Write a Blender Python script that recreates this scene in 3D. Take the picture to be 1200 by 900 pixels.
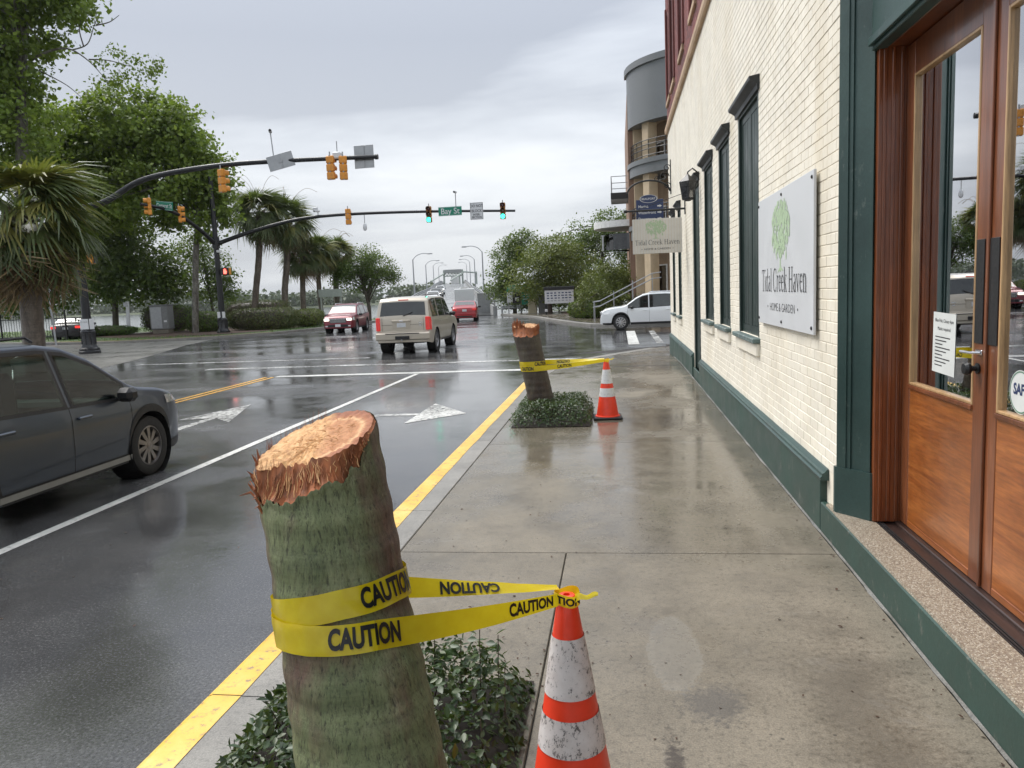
import bpy, math, random
import numpy as np
from mathutils import Vector, Matrix, noise as mnoise
for o in list(bpy.data.objects): bpy.data.objects.remove(o)
S = bpy.context.scene
R = math.radians
random.seed(7)
rng = np.random.default_rng(11)

# ------------------------------------------------------------------ camera
cd = bpy.data.cameras.new('camera'); cam = bpy.data.objects.new('camera', cd); S.collection.objects.link(cam)
cd.sensor_fit = 'HORIZONTAL'; cd.sensor_width = 36.0; cd.lens = 36.0 * 905 / 1200
cd.clip_start = 0.05; cd.clip_end = 6000
cam.matrix_world = Matrix(((0.9899, 0.0251, 0.1399, 0), (0.1358, 0.1228, -0.9831, 0), (-0.0419, 0.9921, 0.1181, 1.83), (0, 0, 0, 1)))
S.camera = cam

# ------------------------------------------------------------------ sky, sun, exposure
SUN_EL, SUN_AZ = 52.0, -60.0          # azimuth from +y towards +x
w = bpy.data.worlds.new('World'); S.world = w; w.use_nodes = True
nt = w.node_tree; nt.nodes.clear()
def N(t, ty, **kw):
    n = t.nodes.new(ty)
    for k, v in kw.items(): setattr(n, k, v)
    return n
def L(t, a, b): t.links.new(a, b)
out = N(nt, 'ShaderNodeOutputWorld'); bg = N(nt, 'ShaderNodeBackground')
sky = N(nt, 'ShaderNodeTexSky'); sky.sky_type = 'NISHITA'; sky.sun_disc = False
sky.sun_elevation = R(SUN_EL); sky.sun_rotation = R(SUN_AZ); sky.dust_density = 4.0
bg.inputs['Strength'].default_value = 0.1
tc = N(nt, 'ShaderNodeTexCoord')
sep = N(nt, 'ShaderNodeSeparateXYZ'); L(nt, tc.outputs['Generated'], sep.inputs[0])
# cloud deck: project the view direction on a flat layer overhead
mx = N(nt, 'ShaderNodeMath', operation='MAXIMUM'); L(nt, sep.outputs['Z'], mx.inputs[0]); mx.inputs[1].default_value = 0.0
ad = N(nt, 'ShaderNodeMath', operation='ADD'); L(nt, mx.outputs[0], ad.inputs[0]); ad.inputs[1].default_value = 0.16
cmb = N(nt, 'ShaderNodeCombineXYZ')
for i, ax in enumerate('XY'):
    dv = N(nt, 'ShaderNodeMath', operation='DIVIDE'); L(nt, sep.outputs[ax], dv.inputs[0]); L(nt, ad.outputs[0], dv.inputs[1]); L(nt, dv.outputs[0], cmb.inputs[i])
mp = N(nt, 'ShaderNodeMapping'); L(nt, cmb.outputs[0], mp.inputs[0]); mp.inputs['Rotation'].default_value = (0, 0, R(-14)); mp.inputs['Scale'].default_value = (0.62, 0.95, 1); mp.inputs['Location'].default_value = (1.7, 0.62, 0)
n1 = N(nt, 'ShaderNodeTexNoise'); L(nt, mp.outputs[0], n1.inputs['Vector']); n1.inputs['Scale'].default_value = 0.62; n1.inputs['Detail'].default_value = 6; n1.inputs['Roughness'].default_value = 0.52; n1.inputs['Distortion'].default_value = 0.35
cr = N(nt, 'ShaderNodeValToRGB'); L(nt, n1.outputs['Fac'], cr.inputs[0])
e = cr.color_ramp.elements; e[0].position = 0.41; e[0].color = (1.55, 1.68, 1.92, 1); e[1].position = 0.60; e[1].color = (3.5, 3.62, 3.76, 1)
el = cr.color_ramp.elements.new(0.5); el.color = (2.4, 2.55, 2.78, 1)
# brighter towards the horizon, as under thin cloud
hz = N(nt, 'ShaderNodeMapRange'); L(nt, mx.outputs[0], hz.inputs[0]); hz.inputs[1].default_value = 0.0; hz.inputs[2].default_value = 0.30; hz.inputs[3].default_value = 0.62; hz.inputs[4].default_value = 0.0
mh = N(nt, 'ShaderNodeMix', data_type='RGBA'); L(nt, hz.outputs[0], mh.inputs[0]); L(nt, cr.outputs[0], mh.inputs[6]); mh.inputs[7].default_value = (3.2, 3.32, 3.45, 1)
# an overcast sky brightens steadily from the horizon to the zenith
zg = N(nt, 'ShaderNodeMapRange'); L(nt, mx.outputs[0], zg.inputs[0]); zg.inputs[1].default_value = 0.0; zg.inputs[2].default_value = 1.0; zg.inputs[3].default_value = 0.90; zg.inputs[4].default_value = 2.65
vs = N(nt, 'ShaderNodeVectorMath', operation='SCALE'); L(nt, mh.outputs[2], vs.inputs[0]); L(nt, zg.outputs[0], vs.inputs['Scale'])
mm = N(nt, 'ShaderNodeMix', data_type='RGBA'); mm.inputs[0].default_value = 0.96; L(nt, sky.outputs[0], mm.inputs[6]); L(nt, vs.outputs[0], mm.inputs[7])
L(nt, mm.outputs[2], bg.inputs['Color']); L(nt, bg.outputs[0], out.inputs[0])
sd = bpy.data.lights.new('sun', 'SUN'); sd.energy = 1.5; sd.angle = R(40); sd.color = (1, 0.965, 0.92)
sun = bpy.data.objects.new('sun', sd); S.collection.objects.link(sun)
_d = Vector((math.sin(R(SUN_AZ)) * math.cos(R(SUN_EL)), math.cos(R(SUN_AZ)) * math.cos(R(SUN_EL)), math.sin(R(SUN_EL))))
sun.rotation_euler = _d.to_track_quat('Z', 'Y').to_euler()
S.view_settings.view_transform = 'Standard'; S.view_settings.look = 'None'
S.view_settings.exposure = 1.3; S.view_settings.gamma = 1.0; S.view_settings.use_curve_mapping = False

# ------------------------------------------------------------------ materials
M = {}
def newmat(name):
    m = bpy.data.materials.new(name); m.use_nodes = True; t = m.node_tree
    b = t.nodes['Principled BSDF']; M[name] = m
    return m, t, b
def ramp(t, src, stops):
    c = N(t, 'ShaderNodeValToRGB'); L(t, src, c.inputs[0]); e = c.color_ramp.elements
    while len(e) < len(stops): e.new(0.5)
    for q, (p, col) in zip(e, stops):
        q.position = p
        q.color = (col, col, col, 1) if isinstance(col, (int, float)) else (*col[:3], 1)
    return c.outputs[0]
def tex(t, scale=5, detail=4, rough=0.55, sc=(1, 1, 1), obj=True, dist=0.0, loc=(0, 0, 0), rot=(0, 0, 0)):
    c = N(t, 'ShaderNodeTexCoord'); mpg = N(t, 'ShaderNodeMapping'); L(t, c.outputs['Object' if obj else 'Generated'], mpg.inputs[0])
    mpg.inputs['Scale'].default_value = sc; mpg.inputs['Location'].default_value = loc; mpg.inputs['Rotation'].default_value = rot
    n = N(t, 'ShaderNodeTexNoise'); L(t, mpg.outputs[0], n.inputs['Vector']); n.inputs['Scale'].default_value = scale
    n.inputs['Detail'].default_value = detail; n.inputs['Roughness'].default_value = rough; n.inputs['Distortion'].default_value = dist
    return n.outputs['Fac']
def mixc(t, fac, a, b, blend='MIX'):
    m = N(t, 'ShaderNodeMix', data_type='RGBA', blend_type=blend)
    for i, v in ((0, fac), (6, a), (7, b)):
        sock = m.inputs[i]
        if hasattr(v, 'links'): L(t, v, sock)
        elif isinstance(v, (int, float)): sock.default_value = v if i == 0 else (v, v, v, 1)
        else: sock.default_value = (*v[:3], 1)
    return m.outputs[2]
def math_(t, op, a, b=None, clamp=False):
    m = N(t, 'ShaderNodeMath', operation=op); m.use_clamp = clamp
    for i, v in enumerate((a, b)):
        if v is None: continue
        if hasattr(v, 'links'): L(t, v, m.inputs[i])
        else: m.inputs[i].default_value = v
    return m.outputs[0]
def bump(t, b, h, strength=0.3, dist=0.01):
    n = N(t, 'ShaderNodeBump'); n.inputs['Strength'].default_value = strength; n.inputs['Distance'].default_value = dist
    L(t, h, n.inputs['Height']); L(t, n.outputs[0], b.inputs['Normal'])
def plain(name, col, rough=0.5, metal=0.0, coat=0.0, var=0.12, scale=6, bmp=0.0, emit=None, es=0.0, spec=None, sc=(1, 1, 1), rv=0.1):
    m, t, b = newmat(name)
    f = tex(t, scale, 5, 0.6, sc)
    lo = tuple(c * (1 - var) for c in col); hi = tuple(min(1, c * (1 + var)) for c in col)
    L(t, ramp(t, f, [(0.3, lo), (0.7, hi)]), b.inputs['Base Color'])
    L(t, ramp(t, f, [(0.3, max(0, rough - rv)), (0.7, min(1, rough + rv))]), b.inputs['Roughness'])
    b.inputs['Metallic'].default_value = metal; b.inputs['Coat Weight'].default_value = coat; b.inputs['Coat Roughness'].default_value = 0.04
    if spec is not None: b.inputs['Specular IOR Level'].default_value = spec
    if emit: b.inputs['Emission Color'].default_value = (*emit, 1); b.inputs['Emission Strength'].default_value = es
    if bmp: bump(t, b, f, bmp, 0.01)
    return m

# wet asphalt: aggregate speckle, worn patches, film of water that pools into puddles
m, t, b = newmat('asphalt')
big = tex(t, 0.16, 4, 0.55, (1, 1.7, 1), loc=(3.1, 0.4, 0)); med = tex(t, 0.9, 6, 0.62); grit = tex(t, 62, 5, 0.85); streak = tex(t, 0.5, 5, 0.6, (3.0, 0.25, 1))
c = mixc(t, 1.0, ramp(t, med, [(0.3, (0.076, 0.077, 0.079)), (0.7, (0.145, 0.145, 0.145))]), ramp(t, grit, [(0.36, 0.38), (0.55, 1.0), (0.66, 2.1), (0.74, 3.2)]), 'MULTIPLY')
c = mixc(t, ramp(t, streak, [(0.45, 0.0), (0.75, 0.35)]), c, (0.062, 0.06, 0.058))
L(t, c, b.inputs['Base Color'])
gx_ = N(t, 'ShaderNodeSeparateXYZ'); L(t, N(t, 'ShaderNodeTexCoord').outputs['Object'], gx_.inputs[0]); gut = N(t, 'ShaderNodeMapRange'); L(t, gx_.outputs['X'], gut.inputs[0]); gut.inputs[1].default_value = -4.9; gut.inputs[2].default_value = -2.7; gut.inputs[3].default_value = 0.0; gut.inputs[4].default_value = 0.16   # water stands along the kerb
wet = math_(t, 'ADD', math_(t, 'ADD', math_(t, 'MULTIPLY', big, 0.65), math_(t, 'MULTIPLY', med, 0.35)), gut.outputs[0])
wetm = ramp(t, wet, [(0.40, 0.0), (0.53, 1.0)])
L(t, mixc(t, wetm, ramp(t, grit, [(0.3, 0.22), (0.7, 0.36)]), ramp(t, med, [(0.3, 0.04), (0.68, 0.19)])), b.inputs['Roughness'])
L(t, mixc(t, wetm, c, mixc(t, 1.0, c, 0.66, 'MULTIPLY')), b.inputs['Base Color'])
hh = mixc(t, wetm, grit, mixc(t, 0.965, grit, math_(t, 'MULTIPLY', med, 0.8))); bump(t, b, hh, 0.62, 0.008)
b.inputs['Specular IOR Level'].default_value = 0.85

# sidewalk concrete, damp: broom texture, stains, darker wet areas
def concrete(name, base, wetloc, stain=True, wetness=0.55, patch=False):
    m, t, b = newmat(name)
    lg = tex(t, 0.55, 6, 0.62, (1, 0.8, 1), loc=wetloc); md = tex(t, 2.6, 6, 0.68, loc=(5, 2, 0)); gr = tex(t, 120, 3, 0.75); gm = tex(t, 34, 4, 0.7)
    rnd = N(t, 'ShaderNodeObjectInfo').outputs['Random']
    c = ramp(t, md, [(0.28, tuple(x * 0.70 for x in base)), (0.5, base), (0.72, tuple(x * 1.22 for x in base))])
    c = mixc(t, 1.0, c, ramp(t, gr, [(0.3, 0.62), (0.5, 0.98), (0.7, 1.3)]), 'MULTIPLY')
    c = mixc(t, 0.75, c, ramp(t, gm, [(0.34, 0.55), (0.47, 1.0), (0.7, 1.12)]), 'MULTIPLY')
    c = mixc(t, 1.0, c, ramp(t, rnd, [(0.0, 0.88), (1.0, 1.1)]), 'MULTIPLY')
    if stain:
        st = tex(t, 1.1, 7, 0.7, (1.2, 0.9, 1), loc=(9.3, 4.4, 0), dist=0.6)
        c = mixc(t, ramp(t, st, [(0.56, 0.0), (0.72, 0.62)]), c, (0.075, 0.062, 0.045))
        st2 = tex(t, 0.8, 6, 0.75, (1, 1, 1), loc=(1.3, 7.4, 0), dist=0.5)
        c = mixc(t, ramp(t, st2, [(0.58, 0.0), (0.7, 0.4)]), c, (0.30, 0.29, 0.265))
        vor = N(t, 'ShaderNodeTexVoronoi'); cc = N(t, 'ShaderNodeTexCoord'); L(t, cc.outputs['Object'], vor.inputs['Vector']); vor.inputs['Scale'].default_value = 9
        spots = math_(t, 'MULTIPLY', ramp(t, vor.outputs['Distance'], [(0.05, 1.0), (0.09, 0.0)]), ramp(t, md, [(0.5, 0.0), (0.56, 1.0)]))
        c = mixc(t, math_(t, 'MULTIPLY', spots, 0.75), c, (0.035, 0.032, 0.028))
    if patch:
        gp = N(t, 'ShaderNodeTexCoord'); 
        def ell(cx, cy, rx, ry, soft):
            mpe = N(t, 'ShaderNodeMapping'); mpe.vector_type = 'POINT'; L(t, gp.outputs['Object'], mpe.inputs[0]); mpe.inputs['Scale'].default_value = (1 / rx, 1 / ry, 0); mpe.inputs['Location'].default_value = (-cx / rx, -cy / ry, 0)
            ln_ = N(t, 'ShaderNodeVectorMath', operation='LENGTH'); L(t, mpe.outputs[0], ln_.inputs[0]); q = math_(t, 'ADD', ln_.outputs['Value'], math_(t, 'MULTIPLY', math_(t, 'SUBTRACT', gm, 0.5), soft)); return math_(t, 'ADD', q, math_(t, 'MULTIPLY', math_(t, 'SUBTRACT', md, 0.5), soft * 0.8))
        q = ell(0.23, 3.78, 0.135, 0.40, 0.9)
        c = mixc(t, ramp(t, q, [(0.80, 0.36), (0.95, 0.45), (1.08, 0.0)]), c, (0.27, 0.255, 0.22)); c = mixc(t, math_(t, 'MULTIPLY', ramp(t, q, [(0.7, 0.5), (0.95, 0.0)]), ramp(t, gr, [(0.5, 0.0), (0.6, 1.0)])), c, (0.10, 0.09, 0.08))
        c = mixc(t, ramp(t, ell(0.38, 3.28, 0.16, 0.20, 1.8), [(0.5, 0.55), (1.1, 0.0)]), c, (0.055, 0.052, 0.052)); c = mixc(t, ramp(t, ell(0.17, 2.75, 0.05, 0.3, 1.6), [(0.5, 0.8), (1.0, 0.0)]), c, (0.03, 0.022, 0.018)); c = mixc(t, ramp(t, ell(0.98, 3.3, 0.3, 1.3, 1.8), [(0.3, 0.5), (1.1, 0.0)]), c, (0.075, 0.062, 0.045)); c = mixc(t, ramp(t, ell(0.62, 10.6, 0.3, 0.8, 2.2), [(0.3, 0.65), (1.0, 0.0)]), c, (0.07, 0.06, 0.05))
    L(t, c, b.inputs['Base Color'])
    if patch:
        py_ = N(t, 'ShaderNodeSeparateXYZ'); L(t, N(t, 'ShaderNodeTexCoord').outputs['Object'], py_.inputs[0]); slope_ = N(t, 'ShaderNodeMapRange'); L(t, py_.outputs['Y'], slope_.inputs[0]); slope_.inputs[1].default_value = 4.6; slope_.inputs[2].default_value = 7.5; slope_.inputs[3].default_value = -0.06; slope_.inputs[4].default_value = 0.10
        lg = math_(t, 'ADD', lg, slope_.outputs[0]); wetness = 0.95
    wetm = ramp(t, math_(t, 'ADD', lg, math_(t, 'MULTIPLY', math_(t, 'SUBTRACT', md, 0.5), 0.18)), [(0.44, 0.0), (0.58, wetness)])
    L(t, mixc(t, math_(t, 'MULTIPLY', wetm, 0.45), c, mixc(t, 1.0, c, 0.62, 'MULTIPLY')), b.inputs['Base Color'])
    rr = mixc(t, wetm, ramp(t, gm, [(0.3, 0.40), (0.7, 0.60)]), ramp(t, md, [(0.35, 0.07), (0.65, 0.20)]))
    L(t, rr, b.inputs['Roughness'])
    bump(t, b, mixc(t, wetm, math_(t, 'ADD', gr, gm), 1.0), 0.22, 0.004)
    return m
concrete('concrete', (0.174, 0.151, 0.114), (2.2, 1.15, 0), patch=True)
concrete('kerb_concrete', (0.22, 0.21, 0.19), (1, 0, 0), False, 0.3)
concrete('apron', (0.17, 0.165, 0.15), (4, 3, 0), True, 0.6)
plain('joint_dirt', (0.018, 0.016, 0.014), 0.8, scale=30)
# worn paint: transparent where it has worn off, so the asphalt below shows
def paint(name, col, wear=(0.30, 0.44), rough=0.3):
    m, t, b = newmat(name)
    f = tex(t, 14, 7, 0.75); g = tex(t, 90, 3, 0.8); lg = tex(t, 1.1, 4, 0.6)
    L(t, mixc(t, 1.0, ramp(t, f, [(0.3, tuple(x * 0.72 for x in col)), (0.65, col)]), ramp(t, lg, [(0.35, 0.72), (0.6, 1.05)]), 'MULTIPLY'), b.inputs['Base Color'])
    L(t, ramp(t, f, [(0.3, rough - 0.1), (0.7, rough + 0.15)]), b.inputs['Roughness'])
    mixv = math_(t, 'ADD', math_(t, 'ADD', math_(t, 'MULTIPLY', f, 0.5), math_(t, 'MULTIPLY', g, 0.2)), math_(t, 'MULTIPLY', lg, 0.3))
    L(t, ramp(t, mixv, [(wear[0], 0.0), (wear[1], 1.0)]), b.inputs['Alpha'])
    bump(t, b, g, 0.2, 0.003)
    return m
paint('line_white', (0.74, 0.74, 0.70), (0.33, 0.41)); paint('line_worn', (0.66, 0.66, 0.63), (0.43, 0.56)); paint('line_yellow', (0.80, 0.42, 0.045), (0.30, 0.40))
paint('arrow_white', (0.64, 0.64, 0.61), (0.42, 0.54))
m, t, b = newmat('kerb_yellow')
f = tex(t, 16, 7, 0.75); g = tex(t, 80, 3, 0.8); lg = tex(t, 2.0, 5, 0.65)
c = ramp(t, lg, [(0.3, (0.62, 0.36, 0.05)), (0.5, (0.76, 0.46, 0.07)), (0.7, (0.80, 0.55, 0.17))])
c = mixc(t, ramp(t, f, [(0.37, 0.9), (0.455, 0.0)]), c, (0.23, 0.19, 0.13)); c = mixc(t, ramp(t, g, [(0.28, 0.6), (0.36, 0.0)]), c, (0.12, 0.09, 0.05))
L(t, c, b.inputs['Base Color']); b.inputs['Roughness'].default_value = 0.38; bump(t, b, f, 0.35, 0.006)
# painted brick wall
def brickmat(name, base, dirt, rough=0.45, var=0.1, coat=0.0):
    m, t, b = newmat(name)
    rnd = N(t, 'ShaderNodeObjectInfo').outputs['Random']; isl = N(t, 'ShaderNodeNewGeometry').outputs['Random Per Island']
    r2 = math_(t, 'FRACT', math_(t, 'ADD', rnd, isl))
    gm = N(t, 'ShaderNodeNewGeometry'); mpg = N(t, 'ShaderNodeMapping'); L(t, gm.outputs['Position'], mpg.inputs[0])
    def wn(scale, det, sc=(1, 1, 1)):
        mp2 = N(t, 'ShaderNodeMapping'); L(t, gm.outputs['Position'], mp2.inputs[0]); mp2.inputs['Scale'].default_value = sc
        n = N(t, 'ShaderNodeTexNoise'); L(t, mp2.outputs[0], n.inputs['Vector']); n.inputs['Scale'].default_value = scale; n.inputs['Detail'].default_value = det; n.inputs['Roughness'].default_value = 0.68
        return n.outputs['Fac']
    s1 = wn(0.9, 6, (1, 1.6, 0.45)); s2 = wn(14, 5); s3 = wn(70, 3); s4 = wn(2.2, 6)
    c = ramp(t, r2, [(0, tuple(x * (1 - var) for x in base)), (1, tuple(min(1, x * (1 + var)) for x in base))])
    c = mixc(t, ramp(t, s1, [(0.48, 0.0), (0.70, 0.6)]), c, dirt)
    c = mixc(t, ramp(t, s2, [(0.60, 0.0), (0.74, 0.5)]), c, tuple(x * 0.62 for x in dirt))
    c = mixc(t, 0.6, c, ramp(t, s4, [(0.3, 0.82), (0.65, 1.06)]), 'MULTIPLY')
    L(t, c, b.inputs['Base Color']); L(t, ramp(t, s2, [(0.3, rough - 0.12), (0.7, rough + 0.15)]), b.inputs['Roughness'])
    bump(t, b, math_(t, 'ADD', math_(t, 'MULTIPLY', s2, 0.7), math_(t, 'MULTIPLY', s3, 0.3)), 0.4, 0.006)
    return m
brickmat('brick_cream', (0.83, 0.78, 0.665), (0.66, 0.575, 0.42), var=0.035); brickmat('mortar_cream', (0.79, 0.73, 0.61), (0.60, 0.53, 0.39), 0.6)
brickmat('brick_red', (0.19, 0.05, 0.042), (0.09, 0.03, 0.03), 0.6, 0.35); brickmat('mortar_red', (0.20, 0.10, 0.09), (0.1, 0.06, 0.05), 0.7)
brickmat('stucco_tan', (0.44, 0.31, 0.20), (0.28, 0.19, 0.12), 0.7); brickmat('stucco_cream', (0.58, 0.46, 0.31), (0.42, 0.32, 0.2), 0.7)
brickmat('brick_tan', (0.30, 0.185, 0.125), (0.2, 0.12, 0.08), 0.7, 0.2)
# old paint with chips and runs
def oldpaint(name, col, chip, rough=0.4, amt=(0.62, 0.68), coat=0.0):
    m, t, b = newmat(name)
    f = tex(t, 9, 7, 0.72, (1, 1, 0.6)); lg = tex(t, 1.3, 5, 0.6); g = tex(t, 60, 3, 0.7)
    c = ramp(t, lg, [(0.3, tuple(x * 0.75 for x in col)), (0.7, tuple(x * 1.25 for x in col))])
    c = mixc(t, 0.5, c, ramp(t, g, [(0.3, 0.7), (0.7, 1.2)]), 'MULTIPLY')
    c = mixc(t, ramp(t, f, [(amt[0], 0.0), (amt[1], 0.85)]), c, chip)
    L(t, c, b.inputs['Base Color']); L(t, ramp(t, lg, [(0.3, rough - 0.1), (0.7, rough + 0.15)]), b.inputs['Roughness'])
    b.inputs['Coat Weight'].default_value = coat; bump(t, b, math_(t, 'ADD', f, math_(t, 'MULTIPLY', g, 0.4)), 0.25, 0.005)
    return m
oldpaint('green_trim', (0.030, 0.064, 0.058), (0.10, 0.13, 0.115), 0.38); oldpaint('green_base', (0.026, 0.058, 0.047), (0.12, 0.13, 0.11), 0.42, (0.60, 0.68))
oldpaint('shutter_green', (0.010, 0.026, 0.022), (0.03, 0.045, 0.04), 0.4, (0.66, 0.74)); oldpaint('sill_green', (0.10, 0.15, 0.145), (0.35, 0.36, 0.33), 0.5, (0.55, 0.64))
oldpaint('pole_black', (0.008, 0.009, 0.011), (0.03, 0.03, 0.03), 0.32, (0.66, 0.74)); oldpaint('iron_black', (0.010, 0.011, 0.012), (0.04, 0.035, 0.03), 0.42, (0.62, 0.72))
oldpaint('lintel_black', (0.012, 0.015, 0.016), (0.05, 0.05, 0.05), 0.45)
# varnished wood
def wood(name, a, bcol, sc=(1, 1, 0.06), coat=0.55, scale=9, rough=0.3):
    m, t, b = newmat(name)
    f = tex(t, scale, 6, 0.65, sc, dist=1.3); g = tex(t, scale * 9, 4, 0.7, sc); lg = tex(t, 1.6, 4, 0.6, (1, 1, 0.5)); rnd = N(t, 'ShaderNodeObjectInfo').outputs['Random']
    c = ramp(t, f, [(0.32, a), (0.68, bcol)]); c = mixc(t, 0.7, c, ramp(t, g, [(0.35, 0.62), (0.62, 1.15)]), 'MULTIPLY')
    c = mixc(t, 0.8, c, ramp(t, lg, [(0.3, 0.7), (0.7, 1.2)]), 'MULTIPLY'); c = mixc(t, 1.0, c, ramp(t, rnd, [(0, 0.82), (1, 1.15)]), 'MULTIPLY')
    L(t, c, b.inputs['Base Color']); b.inputs['Roughness'].default_value = rough; b.inputs['Coat Weight'].default_value = coat; b.inputs['Coat Roughness'].default_value = 0.12
    bump(t, b, g, 0.12, 0.002)
    return m
wood('wood_stile', (0.115, 0.034, 0.014), (0.23, 0.078, 0.030)); wood('wood_panel', (0.25, 0.068, 0.015), (0.46, 0.155, 0.036), (1, 0.1, 1.2), 0.5, 7)
wood('wood_jamb', (0.13, 0.034, 0.010), (0.24, 0.07, 0.022), (1, 1, 0.05), 0.4, 14); wood('wood_sill', (0.022, 0.012, 0.010), (0.05, 0.026, 0.02), (1, 0.08, 1), 0.15, 10, 0.45)
wood('wood_cut', (0.42, 0.185, 0.07), (0.74, 0.45, 0.22), (1, 1, 1), 0.0, 22, 0.75); wood('wood_bead', (0.42, 0.25, 0.11), (0.55, 0.36, 0.19), (1, 1, 0.06), 0.2, 9)
# exposed aggregate threshold
m, t, b = newmat('aggregate')
v = N(t, 'ShaderNodeTexVoronoi'); cc = N(t, 'ShaderNodeTexCoord'); L(t, cc.outputs['Object'], v.inputs['Vector']); v.inputs['Scale'].default_value = 120
hsv = N(t, 'ShaderNodeSeparateColor'); L(t, v.outputs['Color'], hsv.inputs[0])
c = ramp(t, hsv.outputs[0], [(0.0, (0.13, 0.10, 0.07)), (0.35, (0.29, 0.24, 0.17)), (0.7, (0.42, 0.37, 0.28)), (1.0, (0.52, 0.48, 0.40))])
c = mixc(t, ramp(t, v.outputs['Distance'], [(0.30, 0.0), (0.55, 0.75)]), c, (0.20, 0.165, 0.13))
L(t, c, b.inputs['Base Color']); b.inputs['Roughness'].default_value = 0.42; bump(t, b, ramp(t, v.outputs['Distance'], [(0, 1.0), (0.6, 0.0)]), 0.5, 0.004)
# window and door glass: clear sheet with a mirror reflection that grows at grazing angles
def glassmat(name, tint, boost=1.0, ior=1.5):
    m = bpy.data.materials.new(name); m.use_nodes = True; t = m.node_tree; t.nodes.clear(); M[name] = m
    o = N(t, 'ShaderNodeOutputMaterial'); tr = N(t, 'ShaderNodeBsdfTransparent'); tr.inputs[0].default_value = (*tint, 1); gl = N(t, 'ShaderNodeBsdfGlossy'); gl.inputs['Roughness'].default_value = 0.008; gl.inputs[0].default_value = (0.97, 0.98, 1, 1)
    fr = N(t, 'ShaderNodeFresnel'); fr.inputs[0].default_value = ior; mi = N(t, 'ShaderNodeMixShader')
    L(t, math_(t, 'MULTIPLY', fr.outputs[0], boost, True), mi.inputs[0]); L(t, tr.outputs[0], mi.inputs[1]); L(t, gl.outputs[0], mi.inputs[2]); L(t, mi.outputs[0], o.inputs[0])
glassmat('shop_glass', (0.62, 0.66, 0.65), 4.8, 1.55); glassmat('house_glass', (0.1, 0.12, 0.12), 2.0)
glassmat('car_glass', (0.38, 0.50, 0.45), 0.8); glassmat('car_glass_dark', (0.05, 0.055, 0.055), 1.3); glassmat('lens_clear', (0.9, 0.9, 0.9), 1.2)
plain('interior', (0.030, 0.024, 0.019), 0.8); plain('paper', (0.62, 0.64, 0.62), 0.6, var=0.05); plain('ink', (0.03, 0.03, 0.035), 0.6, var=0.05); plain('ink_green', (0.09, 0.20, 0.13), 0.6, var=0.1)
# vehicles
for n_, c_ in dict(car_grey=(0.085, 0.100, 0.125), car_tan=(0.47, 0.42, 0.34), car_maroon=(0.17, 0.012, 0.022), car_red=(0.33, 0.010, 0.016), car_white=(0.74, 0.76, 0.77), car_dark=(0.012, 0.010, 0.013), van_white=(0.62, 0.63, 0.62)).items():
    m = plain(n_, c_, 0.34, 0.7 if n_ == 'car_grey' else (0.25 if n_ not in ('van_white', 'car_white') else 0.0), 0.25 if n_ == 'car_grey' else (0.35 if n_ == 'car_maroon' else 0.7), 0.02, 1.2, rv=0.02)
plain('tyre', (0.016, 0.016, 0.016), 0.7, var=0.2, scale=20); plain('rim', (0.42, 0.42, 0.43), 0.32, 0.9); plain('rim_bronze', (0.235, 0.22, 0.21), 0.36, 0.8); plain('trim_black', (0.014, 0.014, 0.015), 0.5, scale=30)
plain('gap_black', (0.004, 0.004, 0.004), 0.8); plain('chrome', (0.72, 0.72, 0.73), 0.14, 1.0); plain('lamp_red', (0.42, 0.012, 0.012), 0.18, coat=1.0, emit=(1, 0.04, 0.03), es=0.12); plain('lamp_red_on', (0.6, 0.02, 0.02), 0.2, coat=1, emit=(1, 0.05, 0.04), es=0.45)
plain('lamp_clear', (0.62, 0.63, 0.63), 0.12, 0.5, 1.0); plain('headlamp_on', (0.8, 0.8, 0.8), 0.2, emit=(1, 0.93, 0.78), es=0.9); plain('plate', (0.62, 0.64, 0.66), 0.5); plain('sill_grey', (0.30, 0.30, 0.28), 0.4, 0.3); plain('seat_dark', (0.03, 0.03, 0.032), 0.8)
# street metal, signs, signals
plain('signal_yellow', (0.62, 0.25, 0.030), 0.42, var=0.15, scale=9); plain('lens_dark_red', (0.075, 0.010, 0.008), 0.2, coat=0.6); plain('lens_dark_amber', (0.10, 0.045, 0.006), 0.2, coat=0.6); plain('lens_green', (0.05, 0.8, 0.55), 0.3, emit=(0.03, 1.0, 0.62), es=2.8); plain('hand_red', (0.9, 0.1, 0.05), 0.4, emit=(1.0, 0.07, 0.05), es=2.6)
plain('alu', (0.36, 0.37, 0.38), 0.4, 0.8, var=0.15, scale=3); plain('galv', (0.34, 0.35, 0.36), 0.5, 0.5); plain('sign_green', (0.004, 0.205, 0.125), 0.4, var=0.06); plain('sign_white', (0.62, 0.63, 0.64), 0.45, var=0.06); plain('sign_blue', (0.022, 0.040, 0.115), 0.45, var=0.1)
plain('sign_grey', (0.56, 0.575, 0.59), 0.42, var=0.04, scale=3); plain('sign_cream', (0.60, 0.585, 0.54), 0.5, var=0.05); plain('cabinet', (0.18, 0.185, 0.185), 0.5, 0.2); plain('bridge_grey', (0.27, 0.275, 0.27), 0.6); plain('bridge_green', (0.33, 0.37, 0.33), 0.6); plain('letter_dark', (0.035, 0.038, 0.042), 0.5)
plain('leaf_print', (0.40, 0.52, 0.34), 0.5, var=0.12, scale=25); plain('fascia_grey', (0.175, 0.185, 0.19), 0.42, 0.3, var=0.05); plain('white_paint', (0.70, 0.70, 0.68), 0.45); plain('cream_box', (0.55, 0.50, 0.36), 0.6)
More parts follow.
